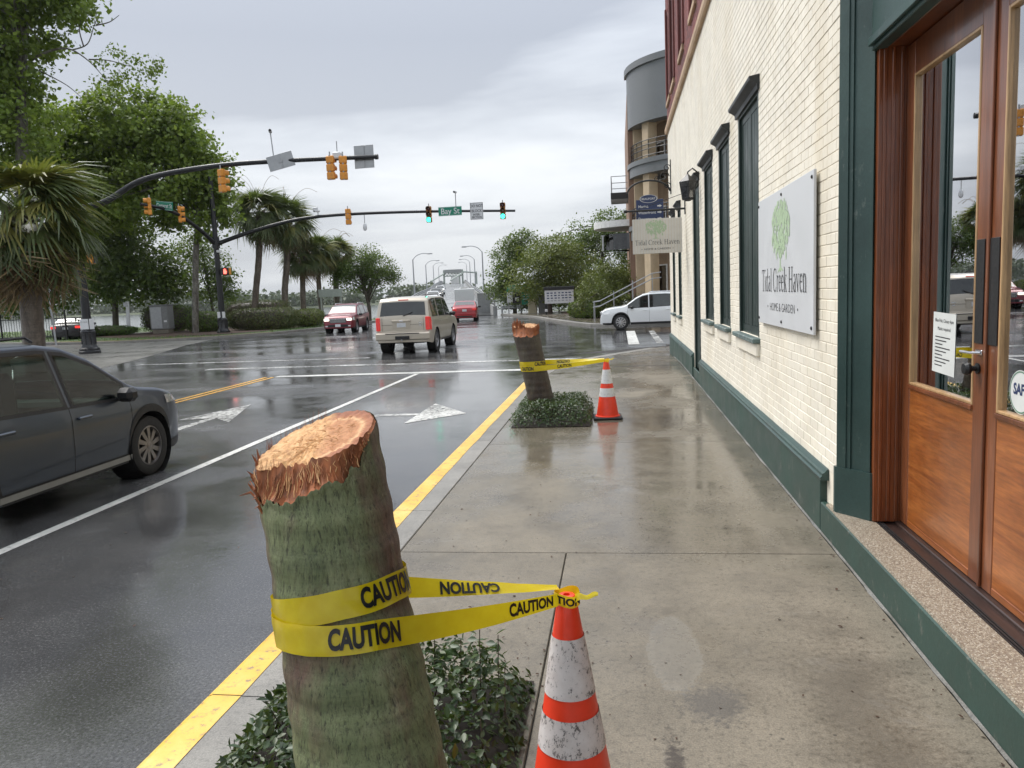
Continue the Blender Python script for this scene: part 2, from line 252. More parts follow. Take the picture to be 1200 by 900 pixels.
# near things
plain('cone_orange', (0.90, 0.055, 0.018), 0.38, var=0.08, scale=14, coat=0.15); plain('rubber_black', (0.014, 0.014, 0.015), 0.55, scale=20)
m, t, b = newmat('cone_white')
f = tex(t, 64, 6, 0.82, (1, 1, 0.6)); g = tex(t, 9, 5, 0.65)
c = mixc(t, ramp(t, math_(t, 'ADD', math_(t, 'MULTIPLY', f, 0.72), math_(t, 'MULTIPLY', g, 0.28)), [(0.435, 0.9), (0.475, 0.0)]), ramp(t, g, [(0.3, (0.56, 0.49, 0.46)), (0.7, (0.76, 0.71, 0.69))]), (0.06, 0.05, 0.05))
L(t, c, b.inputs['Base Color']); b.inputs['Roughness'].default_value = 0.45
m, t, b = newmat('cone_white_clean')
L(t, ramp(t, tex(t, 30, 5, 0.7), [(0.32, (0.42, 0.40, 0.39)), (0.45, (0.72, 0.72, 0.71))]), b.inputs['Base Color']); b.inputs['Roughness'].default_value = 0.35
m, t, b = newmat('tape_yellow')
f = tex(t, 22, 4, 0.6); L(t, ramp(t, f, [(0.3, (0.74, 0.55, 0.010)), (0.7, (0.84, 0.68, 0.022))]), b.inputs['Base Color']); b.inputs['Roughness'].default_value = 0.26; b.inputs['Coat Weight'].default_value = 0.3
trn = N(t, 'ShaderNodeBsdfTranslucent'); trn.inputs[0].default_value = (0.85, 0.68, 0.02, 1); mi = N(t, 'ShaderNodeMixShader'); mi.inputs[0].default_value = 0.3
L(t, b.outputs[0], mi.inputs[1]); L(t, trn.outputs[0], mi.inputs[2]); L(t, mi.outputs[0], t.nodes['Material Output'].inputs[0]); bump(t, b, f, 0.25, 0.004)
plain('tape_black', (0.012, 0.012, 0.012), 0.35)
# palm trunk bark: vertical fissures over moss and damp brown patches
def bark(name, greens, browns, lo, hi, crack=0.5):
    m, t, b = newmat(name)
    patch = tex(t, 3.0, 5, 0.6, (1.4, 1.4, 0.5), loc=(1.6, 3.2, 0.3)); p2 = tex(t, 11, 5, 0.7, (1, 1, 0.4)); fiss = tex(t, 44, 6, 0.75, (2.6, 2.6, 0.30), dist=0.4); fine = tex(t, 95, 5, 0.75, (2, 2, 0.3)); rings = tex(t, 9, 4, 0.6, (0.35, 0.35, 4.5))
    g = ramp(t, p2, [(0.3, greens[0]), (0.52, greens[1]), (0.72, greens[2])]); br = ramp(t, p2, [(0.3, browns[0]), (0.7, browns[1])])
    c = mixc(t, ramp(t, patch, [(lo, 0.0), (hi, 1.0)]), g, br)
    c = mixc(t, 0.8, c, ramp(t, rings, [(0.3, 0.70), (0.5, 1.0), (0.7, 1.22)]), 'MULTIPLY')
    c = mixc(t, ramp(t, fiss, [(0.36, crack * 1.5), (0.47, 0.0)]), c, (0.018, 0.014, 0.010))
    c = mixc(t, 0.6, c, ramp(t, fine, [(0.34, 0.30), (0.46, 0.95), (0.72, 1.35)]), 'MULTIPLY')
    L(t, c, b.inputs['Base Color']); L(t, ramp(t, patch, [(0.3, 0.62), (0.7, 0.42)]), b.inputs['Roughness'])
    bump(t, b, math_(t, 'ADD', math_(t, 'ADD', math_(t, 'MULTIPLY', fiss, 0.6), math_(t, 'MULTIPLY', fine, 0.4)), math_(t, 'MULTIPLY', rings, 0.5)), 0.55, 0.014)
bark('bark_moss', ((0.125, 0.155, 0.070), (0.185, 0.212, 0.10), (0.26, 0.275, 0.15)), ((0.095, 0.060, 0.042), (0.19, 0.118, 0.082)), 0.44, 0.58)
bark('bark_dark', ((0.055, 0.046, 0.034), (0.085, 0.07, 0.05), (0.11, 0.10, 0.07)), ((0.035, 0.024, 0.018), (0.075, 0.05, 0.034)), 0.45, 0.6)
bark('bark_palm', ((0.09, 0.075, 0.058), (0.15, 0.125, 0.10), (0.20, 0.17, 0.14)), ((0.07, 0.055, 0.042), (0.13, 0.10, 0.078)), 0.45, 0.6, 0.35)
bark('bark_tree', ((0.10, 0.095, 0.08), (0.17, 0.16, 0.135), (0.26, 0.25, 0.22)), ((0.05, 0.043, 0.035), (0.10, 0.085, 0.07)), 0.45, 0.6, 0.3)
m, t, b = newmat('stump_cut')
tcx = N(t, 'ShaderNodeTexCoord'); mpx = N(t, 'ShaderNodeMapping'); L(t, tcx.outputs['Object'], mpx.inputs[0]); mpx.inputs['Location'].default_value = (0.327, -0.398, 0); mpx.inputs['Scale'].default_value = (1, 1, 0)
ln_ = N(t, 'ShaderNodeVectorMath', operation='LENGTH'); L(t, mpx.outputs[0], ln_.inputs[0]); sx_ = N(t, 'ShaderNodeSeparateXYZ'); L(t, mpx.outputs[0], sx_.inputs[0])
nz = tex(t, 30, 6, 0.75); nf_ = tex(t, 110, 4, 0.8); nl = tex(t, 8, 5, 0.65)
rr_ = math_(t, 'ADD', ln_.outputs['Value'], math_(t, 'MULTIPLY', math_(t, 'SUBTRACT', nz, 0.5), 0.02))
smooth_ = ramp(t, rr_, [(0.0, (0.52, 0.25, 0.105)), (0.125, (0.46, 0.20, 0.08)), (0.139, (0.68, 0.40, 0.20)), (0.150, (0.38, 0.14, 0.055)), (0.175, (0.27, 0.085, 0.034))])
roughc = ramp(t, nz, [(0.3, (0.36, 0.155, 0.055)), (0.5, (0.62, 0.34, 0.135)), (0.7, (0.76, 0.49, 0.24))])
sel_ = math_(t, 'ADD', sx_.outputs['X'], math_(t, 'ADD', math_(t, 'MULTIPLY', sx_.outputs['Y'], 0.25), math_(t, 'MULTIPLY', math_(t, 'SUBTRACT', nl, 0.5), 0.14)))
c = mixc(t, ramp(t, sel_, [(0.015, 0.0), (0.05, 1.0)]), roughc, smooth_); c = mixc(t, 0.7, c, ramp(t, nf_, [(0.3, 0.55), (0.55, 1.05), (0.75, 1.3)]), 'MULTIPLY')
L(t, c, b.inputs['Base Color']); b.inputs['Roughness'].default_value = 0.7; bump(t, b, math_(t, 'ADD', nz, math_(t, 'MULTIPLY', nf_, 0.5)), 0.6, 0.008)
plain('fibre_red', (0.27, 0.088, 0.030), 0.75, var=0.45, scale=40, sc=(1, 1, 0.15)); plain('fibre_pale', (0.60, 0.34, 0.15), 0.7, var=0.3, scale=40); plain('soil', (0.022, 0.016, 0.011), 0.8, var=0.4, scale=30, bmp=0.5); plain('mulch', (0.07, 0.04, 0.026), 0.85, var=0.5, scale=25, bmp=0.6)
def leafmat(name, cols, rough=0.45, trans=0.25, coat=0.0):
    m, t, b = newmat(name)
    isl = N(t, 'ShaderNodeNewGeometry').outputs['Random Per Island']; rnd = N(t, 'ShaderNodeObjectInfo').outputs['Random']
    f = math_(t, 'FRACT', math_(t, 'ADD', isl, rnd))
    c = ramp(t, f, [(i / (len(cols) - 1), q) for i, q in enumerate(cols)])
    c = mixc(t, 0.8, c, ramp(t, tex(t, 0.45, 3, 0.5), [(0.3, 0.62), (0.7, 1.35)]), 'MULTIPLY')
    L(t, c, b.inputs['Base Color']); b.inputs['Roughness'].default_value = rough; b.inputs['Coat Weight'].default_value = coat; b.inputs['Coat Roughness'].default_value = 0.2
    tr = N(t, 'ShaderNodeBsdfTranslucent'); L(t, mixc(t, 0.5, c, (0.16, 0.22, 0.02)), tr.inputs[0]); mi = N(t, 'ShaderNodeMixShader'); mi.inputs[0].default_value = trans
    L(t, b.outputs[0], mi.inputs[1]); L(t, tr.outputs[0], mi.inputs[2]); L(t, mi.outputs[0], t.nodes['Material Output'].inputs[0])
leafmat('leaf_broad', [(0.10, 0.165, 0.024), (0.165, 0.25, 0.036), (0.255, 0.34, 0.055), (0.13, 0.205, 0.03)], 0.42, 0.5)
leafmat('leaf_dark', [(0.052, 0.095, 0.022), (0.092, 0.148, 0.032), (0.145, 0.20, 0.044)], 0.45, 0.42)
leafmat('leaf_olive', [(0.085, 0.115, 0.024), (0.135, 0.17, 0.034), (0.18, 0.205, 0.045), (0.105, 0.14, 0.028)], 0.45, 0.32)
leafmat('leaf_hedge', [(0.05, 0.075, 0.022), (0.08, 0.11, 0.03), (0.125, 0.13, 0.045), (0.10, 0.10, 0.035)], 0.5, 0.2)
leafmat('leaf_far', [(0.07, 0.095, 0.055), (0.095, 0.12, 0.07), (0.08, 0.105, 0.06)], 0.6, 0.15)
leafmat('leaf_jasmine', [(0.016, 0.040, 0.011), (0.028, 0.064, 0.017), (0.045, 0.088, 0.024), (0.075, 0.105, 0.034), (0.022, 0.050, 0.014)], 0.40, 0.2, 0.08)
leafmat('frond_green', [(0.06, 0.095, 0.032), (0.095, 0.135, 0.045), (0.135, 0.17, 0.06), (0.08, 0.115, 0.04)], 0.42, 0.3)
leafmat('frond_yellow', [(0.20, 0.20, 0.045), (0.27, 0.25, 0.065), (0.15, 0.17, 0.045)], 0.5, 0.3)
leafmat('frond_dead', [(0.24, 0.165, 0.09), (0.33, 0.235, 0.14), (0.17, 0.12, 0.07)], 0.7, 0.2)
leafmat('grass', [(0.04, 0.09, 0.015), (0.07, 0.14, 0.022), (0.10, 0.16, 0.03)], 0.5, 0.2)
plain('lawn', (0.055, 0.10, 0.02), 0.7, var=0.4, scale=3); plain('land', (0.06, 0.075, 0.035), 0.9, var=0.4, scale=0.2)
m, t, b = newmat('water')
b.inputs['Base Color'].default_value = (0.12, 0.135, 0.13, 1); b.inputs['Roughness'].default_value = 0.12; bump(t, b, tex(t, 0.8, 5, 0.6, (1, 2.2, 1)), 0.25, 0.12)

# ------------------------------------------------------------------ builders
C = S.collection.objects
def tag(o, label=None, cat=None, group=None, kind=None):
    for k, v in (('label', label), ('category', cat), ('group', group), ('kind', kind)):
        if v: o[k] = v
    return o
def empty(name, loc=(0, 0, 0), rz=0.0, label=None, cat=None, group=None):
    o = bpy.data.objects.new(name, None); C.link(o); o.location = loc; o.rotation_euler = (0, 0, rz); o.empty_display_size = 0.2
    return tag(o, label, cat, group)
def rawmesh(name, V, F, mat, smooth=None):
    me = bpy.data.meshes.new(name)
    V = np.asarray(V, dtype=np.float32).reshape(-1, 3)
    if isinstance(F, np.ndarray):
        nf, k = F.shape; me.vertices.add(len(V)); me.vertices.foreach_set('co', V.ravel()); me.loops.add(nf * k); me.loops.foreach_set('vertex_index', F.astype(np.int32).ravel())
        me.polygons.add(nf); me.polygons.foreach_set('loop_start', np.arange(0, nf * k, k, dtype=np.int32)); me.polygons.foreach_set('loop_total', np.full(nf, k, dtype=np.int32)); me.update(calc_edges=True)
    else:
        me.from_pydata([tuple(map(float, v)) for v in V], [], F); me.update()
    if mat is not None: me.materials.append(M[mat] if isinstance(mat, str) else mat)
    if smooth is not None:
        me.polygons.foreach_set('use_smooth', np.ones(len(me.polygons), dtype=bool))
        if smooth < 180: me.set_sharp_from_angle(angle=R(smooth))
    return me
def link(name, me, parent=None, loc=None, rot=None, scale=None):
    o = bpy.data.objects.new(name, me); C.link(o)
    if parent is not None: o.parent = parent
    if loc is not None: o.location = loc
    if rot is not None: o.rotation_euler = rot
    if scale is not None: o.scale = scale
    return o
def mesh(name, V, F, mat, parent=None, smooth=None, loc=None, rot=None):
    return link(name, rawmesh(name, V, F, mat, smooth), parent, loc, rot)
class MB:
    def __init__(s): s.V = []; s.F = []
    def add(s, V, F):
        k = len(s.V); s.V.extend([tuple(map(float, v)) for v in V]); s.F.extend([tuple(i + k for i in f) for f in F]); return s
    def box(s, c, d, rz=0.0, ch=0.0, mat=None):
        x, y, z = (q / 2 for q in d)
        if ch > 0:
            ch = min(ch, 0.45 * min(d)); V = []; F = []
            # chamfered box: 24 vertices
            for sx in (-1, 1):
                for sy in (-1, 1):
                    for sz in (-1, 1):
                        V += [(sx * x, sy * (y - ch), sz * (z - ch)), (sx * (x - ch), sy * y, sz * (z - ch)), (sx * (x - ch), sy * (y - ch), sz * z)]
            import itertools
            idx = lambda sx, sy, sz, k: ((sx > 0) * 4 + (sy > 0) * 2 + (sz > 0)) * 3 + k
            for ax in range(3):
                for sg in (-1, 1):
                    o = [a for a in range(3) if a != ax]; q = []
                    for u, v_ in ((-1, -1), (1, -1), (1, 1), (-1, 1)):
                        t_ = [0, 0, 0]; t_[ax] = sg; t_[o[0]] = u; t_[o[1]] = v_; q.append(idx(*t_, ax))
                    if (sg < 0) != (ax == 1): q.reverse()
                    F.append(q)
            for ax in range(3):
                o = [a for a in range(3) if a != ax]
                for u in (-1, 1):
                    for v_ in (-1, 1):
                        q = []
                        for sg, k in ((-1, o[0]), (1, o[0]), (1, o[1]), (-1, o[1])):
                            t_ = [0, 0, 0]; t_[ax] = sg; t_[o[0]] = u; t_[o[1]] = v_; q.append(idx(*t_, k))
                        F.append(q)
            for sx in (-1, 1):
                for sy in (-1, 1):
                    for sz in (-1, 1): F.append([idx(sx, sy, sz, k) for k in range(3)])
        else:
            V = [(-x, -y, -z), (x, -y, -z), (x, y, -z), (-x, y, -z), (-x, -y, z), (x, -y, z), (x, y, z), (-x, y, z)]
            F = [(0, 3, 2, 1), (4, 5, 6, 7), (0, 1, 5, 4), (1, 2, 6, 5), (2, 3, 7, 6), (3, 0, 4, 7)]
        ca, sa = math.cos(rz), math.sin(rz)
        V = [(c[0] + a * ca - b_ * sa, c[1] + a * sa + b_ * ca, c[2] + z_) for a, b_, z_ in V]
        if mat is not None: V = [tuple(mat @ Vector(v)) for v in V]
        return s.add(V, F)
    def b2(s, a, b, ch=0.0): return s.box([(p + q) / 2 for p, q in zip(a, b)], [abs(q - p) for p, q in zip(a, b)], 0, ch)
    def tube(s, P, r, n=8, cap=True):
        P = [Vector(p) for p in P]; r = [r] * len(P) if isinstance(r, (int, float)) else list(r); V = []; F = []
        up = None
        for i, p in enumerate(P):
            d = (P[min(i + 1, len(P) - 1)] - P[max(i - 1, 0)]).normalized()
            if up is None: up = Vector((0, 0, 1)) if abs(d.z) < 0.9 else Vector((1, 0, 0))
            u = d.cross(up); u.normalize(); v = u.cross(d); up = v
            for k in range(n):
                a = 2 * math.pi * k / n; V.append(p + (u * math.cos(a) + v * math.sin(a)) * r[i])
        for i in range(len(P) - 1):
            for k in range(n): F.append((i * n + k, i * n + (k + 1) % n, (i + 1) * n + (k + 1) % n, (i + 1) * n + k))
        if cap: F.append(tuple(range(n))[::-1]); F.append(tuple(range((len(P) - 1) * n, len(P) * n)))
        return s.add(V, F)
    def lathe(s, prof, n=24, c=(0, 0, 0), cap=True, axis='z'):
        V = []; F = []
        for r_, z in prof:
            for k in range(n):
                a = 2 * math.pi * k / n; x, y = r_ * math.cos(a), r_ * math.sin(a)
                V.append({'z': (c[0] + x, c[1] + y, c[2] + z), 'x': (c[0] + z, c[1] + x, c[2] + y), 'y': (c[0] + y, c[1] + z, c[2] + x)}[axis])
        for i in range(len(prof) - 1):
            for k in range(n): F.append((i * n + k, i * n + (k + 1) % n, (i + 1) * n + (k + 1) % n, (i + 1) * n + k))
        if cap: F.append(tuple(range(n))[::-1]); F.append(tuple(range((len(prof) - 1) * n, len(prof) * n)))
        return s.add(V, F)
    def prism(s, poly, d, origin=(0, 0, 0), u=(1, 0, 0), v=(0, 0, 1)):
        """extrude a 2-D polygon (in the plane u, v) by d along u x v"""
        u = Vector(u); v = Vector(v); nrm = u.cross(v) * d; o = Vector(origin); n = len(poly)
        V = [o + u * a + v * b for a, b in poly]; V += [p + nrm for p in V]
        F = [tuple(range(n))[::-1], tuple(range(n, 2 * n))] + [(i, (i + 1) % n, (i + 1) % n + n, i + n) for i in range(n)]
        return s.add(V, F)
    def build(s, name, mat, parent=None, smooth=None, loc=None, rot=None): return mesh(name, s.V, s.F, mat, parent, smooth, loc, rot)
    def me(s, name, mat, smooth=None): return rawmesh(name, s.V, s.F, mat, smooth)
def box(name, c, d, mat, parent=None, ch=0.0, rz=0.0): return MB().box(c, d, rz, ch).build(name, mat, parent)
def copy_tree(o, parent=None):
    c = o.copy(); C.link(c)
    if parent is not None: c.parent = parent
    for ch in list(o.children): copy_tree(ch, c)
    return c
# lettering: the built-in font turned into mesh data, or strokes of our own for a roman face
def text_geo(s, size=1.0, bold=0.0, xs=1.0, align='CENTER', extr=0.0, res=3):
    cu = bpy.data.curves.new('lettering', 'FONT'); cu.body = s; cu.size = size; cu.offset = bold; cu.align_x = align; cu.align_y = 'CENTER'; cu.resolution_u = res; cu.extrude = extr
    ob = bpy.data.objects.new('lettering', cu); C.link(ob); dg = bpy.context.evaluated_depsgraph_get(); me = bpy.data.meshes.new_from_object(ob.evaluated_get(dg))
    V = [(v.co.x * xs, v.co.y, v.co.z) for v in me.vertices]; F = [tuple(p.vertices) for p in me.polygons]
    bpy.data.objects.remove(ob); bpy.data.curves.remove(cu); bpy.data.meshes.remove(me)
    return V, F
def text(name, s, loc, rot, size, mat, parent=None, bold=0.0, xs=1.0, align='CENTER'):
    V, F = text_geo(s, size, bold, xs, align); o = mesh(name, V, F, mat, parent); o.location = loc; o.rotation_euler = rot; return o
GLY = {  # roman letters as strokes (x, y, thickness) on a unit x-height grid; 'w' is the advance
 'T': (0.95, [[(0.475, 0, .13), (0.475, 1.4, .13)], [(0.05, 1.37, .06), (0.9, 1.37, .06)], [(0.07, 1.15, .04), (0.07, 1.38, .08)], [(0.88, 1.15, .04), (0.88, 1.38, .08)], [(0.27, .02, .045), (0.68, .02, .045)]]),
 'i': (0.40, [[(0.2, 0, .12), (0.2, 0.98, .12)], [(0.05, .02, .045), (0.36, .02, .045)], [(0.06, .96, .045), (0.2, .96, .045)], [(0.2, 1.28, .15), (0.2, 1.41, .15)]]),
 'd': (0.85, [[(0.64, 0, .12), (0.64, 1.45, .12)], [(0.64, .15, .05), (0.45, 0, .06), (0.24, .08, .1), (0.13, .45, .13), (0.24, .88, .1), (0.45, .98, .06), (0.64, .85, .05)], [(0.64, .02, .045), (0.8, .02, .045)], [(0.5, 1.43, .045), (0.64, 1.43, .045)]]),
 'a': (0.75, [[(0.54, .02, .12), (0.54, .7, .12), (0.46, .93, .07), (0.3, .98, .06), (0.14, .85, .07)], [(0.54, .58, .05), (0.26, .48, .08), (0.12, .25, .12), (0.24, .04, .08), (0.4, .03, .06), (0.54, .2, .05)], [(0.54, .03, .05), (0.7, .03, .045)]]),
 'l': (0.40, [[(0.2, 0, .12), (0.2, 1.45, .12)], [(0.05, .02, .045), (0.36, .02, .045)], [(0.06, 1.43, .045), (0.2, 1.43, .045)]]),
 'C': (1.1, [[(1.0, .3, .05), (0.82, .06, .06), (0.58, -.01, .07), (0.3, .12, .11), (0.15, .45, .14), (0.13, .72, .14), (0.18, 1.02, .13), (0.36, 1.3, .1), (0.6, 1.41, .07), (0.82, 1.35, .06), (0.97, 1.12, .05)], [(0.97, 1.05, .04), (0.97, 1.4, .05)]]),
 'r': (0.60, [[(0.2, 0, .12), (0.2, 0.98, .12)], [(0.05, .02, .045), (0.38, .02, .045)], [(0.06, .96, .045), (0.2, .96, .045)], [(0.2, .68, .05), (0.35, .93, .07), (0.52, .9, .13)]]),
 'e': (0.75, [[(0.13, .55, .05), (0.64, .55, .05), (0.6, .84, .08), (0.4, .98, .06), (0.2, .85, .1), (0.12, .48, .13), (0.22, .12, .1), (0.42, 0, .07), (0.66, .17, .05)]]),
 'k': (0.85, [[(0.2, 0, .12), (0.2, 1.45, .12)], [(0.05, .02, .045), (0.36, .02, .045)], [(0.06, 1.43, .045), (0.2, 1.43, .045)], [(0.22, .42, .05), (0.62, .93, .05)], [(0.34, .58, .12), (0.7, .02, .13)], [(0.5, .95, .045), (0.78, .95, .045)], [(0.55, .02, .045), (0.84, .02, .045)]]),
 'H': (1.2, [[(0.25, 0, .13), (0.25, 1.4, .13)], [(0.93, 0, .13), (0.93, 1.4, .13)], [(0.25, .72, .05), (0.93, .72, .05)]] + [[(x - .19, y, .045), (x + .19, y, .045)] for x in (.25, .93) for y in (.02, 1.38)]),
 'v': (0.80, [[(0.12, .95, .12), (0.42, .02, .11)], [(0.66, .95, .05), (0.42, .02, .06)], [(0.0, .96, .045), (0.28, .96, .045)], [(0.52, .96, .045), (0.8, .96, .045)]]),
 'n': (0.90, [[(0.2, 0, .12), (0.2, 0.98, .12)], [(0.05, .02, .045), (0.38, .02, .045)], [(0.06, .96, .045), (0.2, .96, .045)], [(0.2, .72, .05), (0.38, .95, .06), (0.56, .93, .08), (0.68, .7, .12), (0.68, 0, .12)], [(0.52, .02, .045), (0.85, .02, .045)]]),
 ' ': (0.42, [])}
def roman(s, width):
    """serif lettering as flat strokes; returns V, F centred on 0 with the given width"""
    V = []; F = []; x0 = 0.0; z = 0.0
    for ch in s:
        adv, strokes = GLY[ch]
        for st in strokes:
            z += 0.00002
            for i in range(len(st) - 1):
                (xa, ya, ta), (xb, yb, tb) = st[i], st[i + 1]; d = Vector((xb - xa, yb - ya)); d.normalize(); nx, ny = -d.y, d.x; k = len(V)
                V += [(x0 + xa + nx * ta / 2, ya + ny * ta / 2, z), (x0 + xa - nx * ta / 2, ya - ny * ta / 2, z), (x0 + xb - nx * tb / 2, yb - ny * tb / 2, z), (x0 + xb + nx * tb / 2, yb + ny * tb / 2, z)]; F.append((k, k + 1, k + 2, k + 3)); z += 0.00001
                if i: # round joint
                    k = len(V); V += [(x0 + xa + ta / 2 * math.cos(a), ya + ta / 2 * math.sin(a), z) for a in np.linspace(0, 2 * math.pi, 8, endpoint=False)]; F.append(tuple(range(k, k + 8)))
        x0 += adv
    k = width / x0
    return [((a - x0 / 2) * k, b * k, c) for a, b, c in V], F, k
# ------------------------------------------------------------------ the setting
ZR = -0.13
def flat(name, poly, z, mat, parent=None, kind='structure'):
    o = mesh(name, [(p[0], p[1], z if len(p) < 3 else p[2]) for p in poly], [tuple(range(len(poly)))], mat, parent)
    if kind and parent is None: o['kind'] = kind
    return o
# land of the near bank with a bank that falls to the river
shore = [(-420, 74), (-120, 72), (-60, 70), (-34, 66), (-24, 66), (-19, 67.5), (-11, 68), (-6, 84), (6, 98), (60, 104), (420, 110)]
V = [(-420, -300, -0.2), (420, -300, -0.2)] + [(x, y, -0.2) for x, y in reversed(shore)]
F = [tuple(range(len(V)))]; k = len(V); n = len(shore)
V += [(x, y, -0.2) for x, y in shore] + [(x, y + 4, -3.6) for x, y in shore]
F += [(k + i + 1, k + i, k + n + i, k + n + i + 1) for i in range(n - 1)]
mesh('ground', V, F, 'land')['kind'] = 'structure'
flat('river', [(-2600, 55), (2600, 55), (2600, 640), (-2600, 640)], -2.6, 'water')
V = []; F = []
xs = np.linspace(-2600, 2600, 53); sh = 478 + 14 * np.sin(xs * 0.011) + 9 * np.sin(xs * 0.031)
for x, y in zip(xs, sh): V += [(x, y, -3.2), (x, y + 6, -1.6), (x, 3200, 2.0)]
for i in range(52): F += [(3 * i, 3 * i + 3, 3 * i + 4, 3 * i + 1), (3 * i + 1, 3 * i + 4, 3 * i + 5, 3 * i + 2)]
mesh('far_shore', V, F, 'land')['kind'] = 'structure'
flat('road', [(-90, -14), (50, -14), (50, 44), (2.0, 46), (-3, 52), (-8.6, 66.6), (-10.9, 68.3), (-19.3, 67.7), (-19.2, 52), (-90, 52)], ZR, 'asphalt')
flat('corner_pavement', [(-16.6, 21.5), (-18.2, 27), (-19.6, 31), (-21.5, 36), (-22.8, 41), (-62, 39.5), (-62, 20)], ZR + 0.004, 'apron')

# sidewalk: a bed, each slab a piece with its own edges
def zs(y): # the corner falls flush to the road as a ramp
    q = min(1, max(0, (y - 17.5) / 6.5)); return -0.118 * q * q * (3 - 2 * q)
def arc(y): # kerb back line (street side of the slabs)
    if y <= 15.5: return -1.615
    q = (y - 15.5) / 9.5; return -1.615 + 2.9 * q ** 2.4
bed = MB()
for i in range(12):
    a, b = -6 + i * 2.7, -6 + (i + 1) * 2.7; bed.add([(-1.6, a, zs(a) - .012), (1.5, a, zs(a) - .012), (1.5, b, zs(b) - .012), (arc(b) + .03, b, zs(b) - .012)], [(0, 1, 2, 3)])
sidewalk = bed.build('sidewalk', 'joint_dirt'); sidewalk['kind'] = 'structure'
def slab(x0, x1, y0, y1, j=0.003):
    P = []; n = 1 if y1 < 15.6 else 5
    left = [(max(x0, arc(y0 + (y1 - y0) * i / n)) + j, y0 + j + (y1 - y0 - 2 * j) * i / n) for i in range(n + 1)]
    if all(q[0] > x1 - 0.2 for q in left): return
    P = left[::-1] + [(x1 - j, y0 + j), (x1 - j, y1 - j)]
    ch = 0.004; cx = sum(p[0] for p in P) / len(P); cy = sum(p[1] for p in P) / len(P); nn = len(P)
    ins = [(p[0] + (ch if p[0] < cx else -ch), p[1] + (ch if p[1] < cy else -ch)) for p in P]
    V = [(x, y, zs(y)) for x, y in ins] + [(x, y, zs(y) - 0.006) for x, y in P] + [(x, y, zs(y) - 0.1) for x, y in P]
    F = [tuple(range(nn))] + [(i, nn + i, nn + (i + 1) % nn, (i + 1) % nn) for i in range(nn)] + [(nn + i, 2 * nn + i, 2 * nn + (i + 1) % nn, nn + (i + 1) % nn) for i in range(nn)]
    mesh('slab', V, F, 'concrete', sidewalk)
ys = [-6.4, -2.53, 1.35, 5.23, 9.12, 12.95, 16.8, 19.9, 22.75, 25.3]
for a, b in zip(ys[:-1], ys[1:]):
    cuts = [-1.615, -0.41, 1.405] if b < 5.5 else [-1.615, 1.405]
    if a > 22: cuts = [-1.615, 1.405, 4.6, 7.8, 11.0]
    for p, q in zip(cuts[:-1], cuts[1:]): slab(p, q, a, b)
# kerb stones with yellow paint on the street edge
def kerb(name, path, w=0.35, h=0.13, mat='kerb_concrete', yellow=None, ylabel=None, base=ZR, seg=3.0, flush=None):
    """path: street-side line; the stone lies to the right of the walking direction"""
    P = [Vector((*p[:2], 0)) for p in path]; pts = [P[0]]
    root = empty(name, (path[0][0], path[0][1], 0)); root['kind'] = 'structure'; off = Vector((path[0][0], path[0][1], 0))
    for a, b in zip(P[:-1], P[1:]):
        n = max(1, int(round((b - a).length / seg))); pts += [a + (b - a) * (i / n) for i in range(1, n + 1)]
    nrm = []
    for i in range(len(pts)):
        d = (pts[min(i + 1, len(pts) - 1)] - pts[max(i - 1, 0)]).normalized(); nrm.append(Vector((d.y, -d.x, 0)))
    for i in range(len(pts) - 1):
        a, b = pts[i], pts[i + 1]; d = (b - a).normalized() * 0.004; V = []
        for p, nn in ((a + d, nrm[i]), (b - d, nrm[i + 1])):
            t_ = h + base if flush is None else min(h + base, flush(p.y))
            t_ = max(t_, base + 0.012); r_ = min(0.025, (t_ - base) * 0.6)
            for o_, z in ((-0.012, base - 0.1), (-0.004, t_ - r_), (0.004, t_ - r_ * 0.3), (r_, t_), (w - 0.006, t_), (w, t_ - 0.006), (w, base - 0.1)): q = p + nn * o_ - off; V.append((q.x, q.y, z))
        F = [(k, k + 7, k + 8, k + 1) for k in range(6)] + [(0, 1, 2, 3, 4, 5, 6), (13, 12, 11, 10, 9, 8, 7)]
        mesh('kerb_stone', V, F, mat, root)
        if yellow and yellow(a.y):
            V = []; n = 14; rr = random.Random(i)
            for k in range(n + 1):
                p = a + d + (b - a - 2 * d) * (k / n); nn = nrm[i] * (1 - k / n) + nrm[i + 1] * (k / n); t_ = h + base if flush is None else max(base + .012, min(h + base, flush(p.y)))
                wob = 0.165 + 0.012 * mnoise.noise((p.y * 1.3, 1.7, 0)) + 0.006 * mnoise.noise((p.y * 9, 4.7, 0))
                for o_, z in ((-0.016, base + 0.002), (-0.008, t_ - 0.025), (0.000, t_ - 0.006), (0.025, t_ + 0.003), (wob, t_ + 0.003)): q = p + nn * o_ - off; V.append((q.x, q.y, z))
            F = [(5 * k + c_, 5 * k + 5 + c_, 5 * k + 6 + c_, 5 * k + 1 + c_) for k in range(n) for c_ in range(4)]
            mesh('yellow_paint', V, F, 'kerb_yellow', root)
    return root
kp = [(-1.97, -6), (-1.97, 15.5)] + [(arc(y) - 0.355, y) for y in (16.8, 18.2, 19.9, 21.4, 22.75, 24, 25)]
kerb('kerb', kp, yellow=lambda y: y < 14.9, flush=lambda y: zs(y), seg=3.3)
kerb('kerb', [(-62, 52), (-45, 46.5), (-36.2, 43.1), (-31, 41.4), (-28.6, 41.0), (-25.8, 41.7), (-23.5, 42.9), (-21.3, 45.4), (-20.4, 49), (-20.3, 55), (-20.0, 61), (-19.5, 67)], yellow=lambda y: y < 42.95, seg=3)
kerb('kerb', [(-19.5 + 0.35, 67), (-19.5 + 0.36, 66)], seg=3)
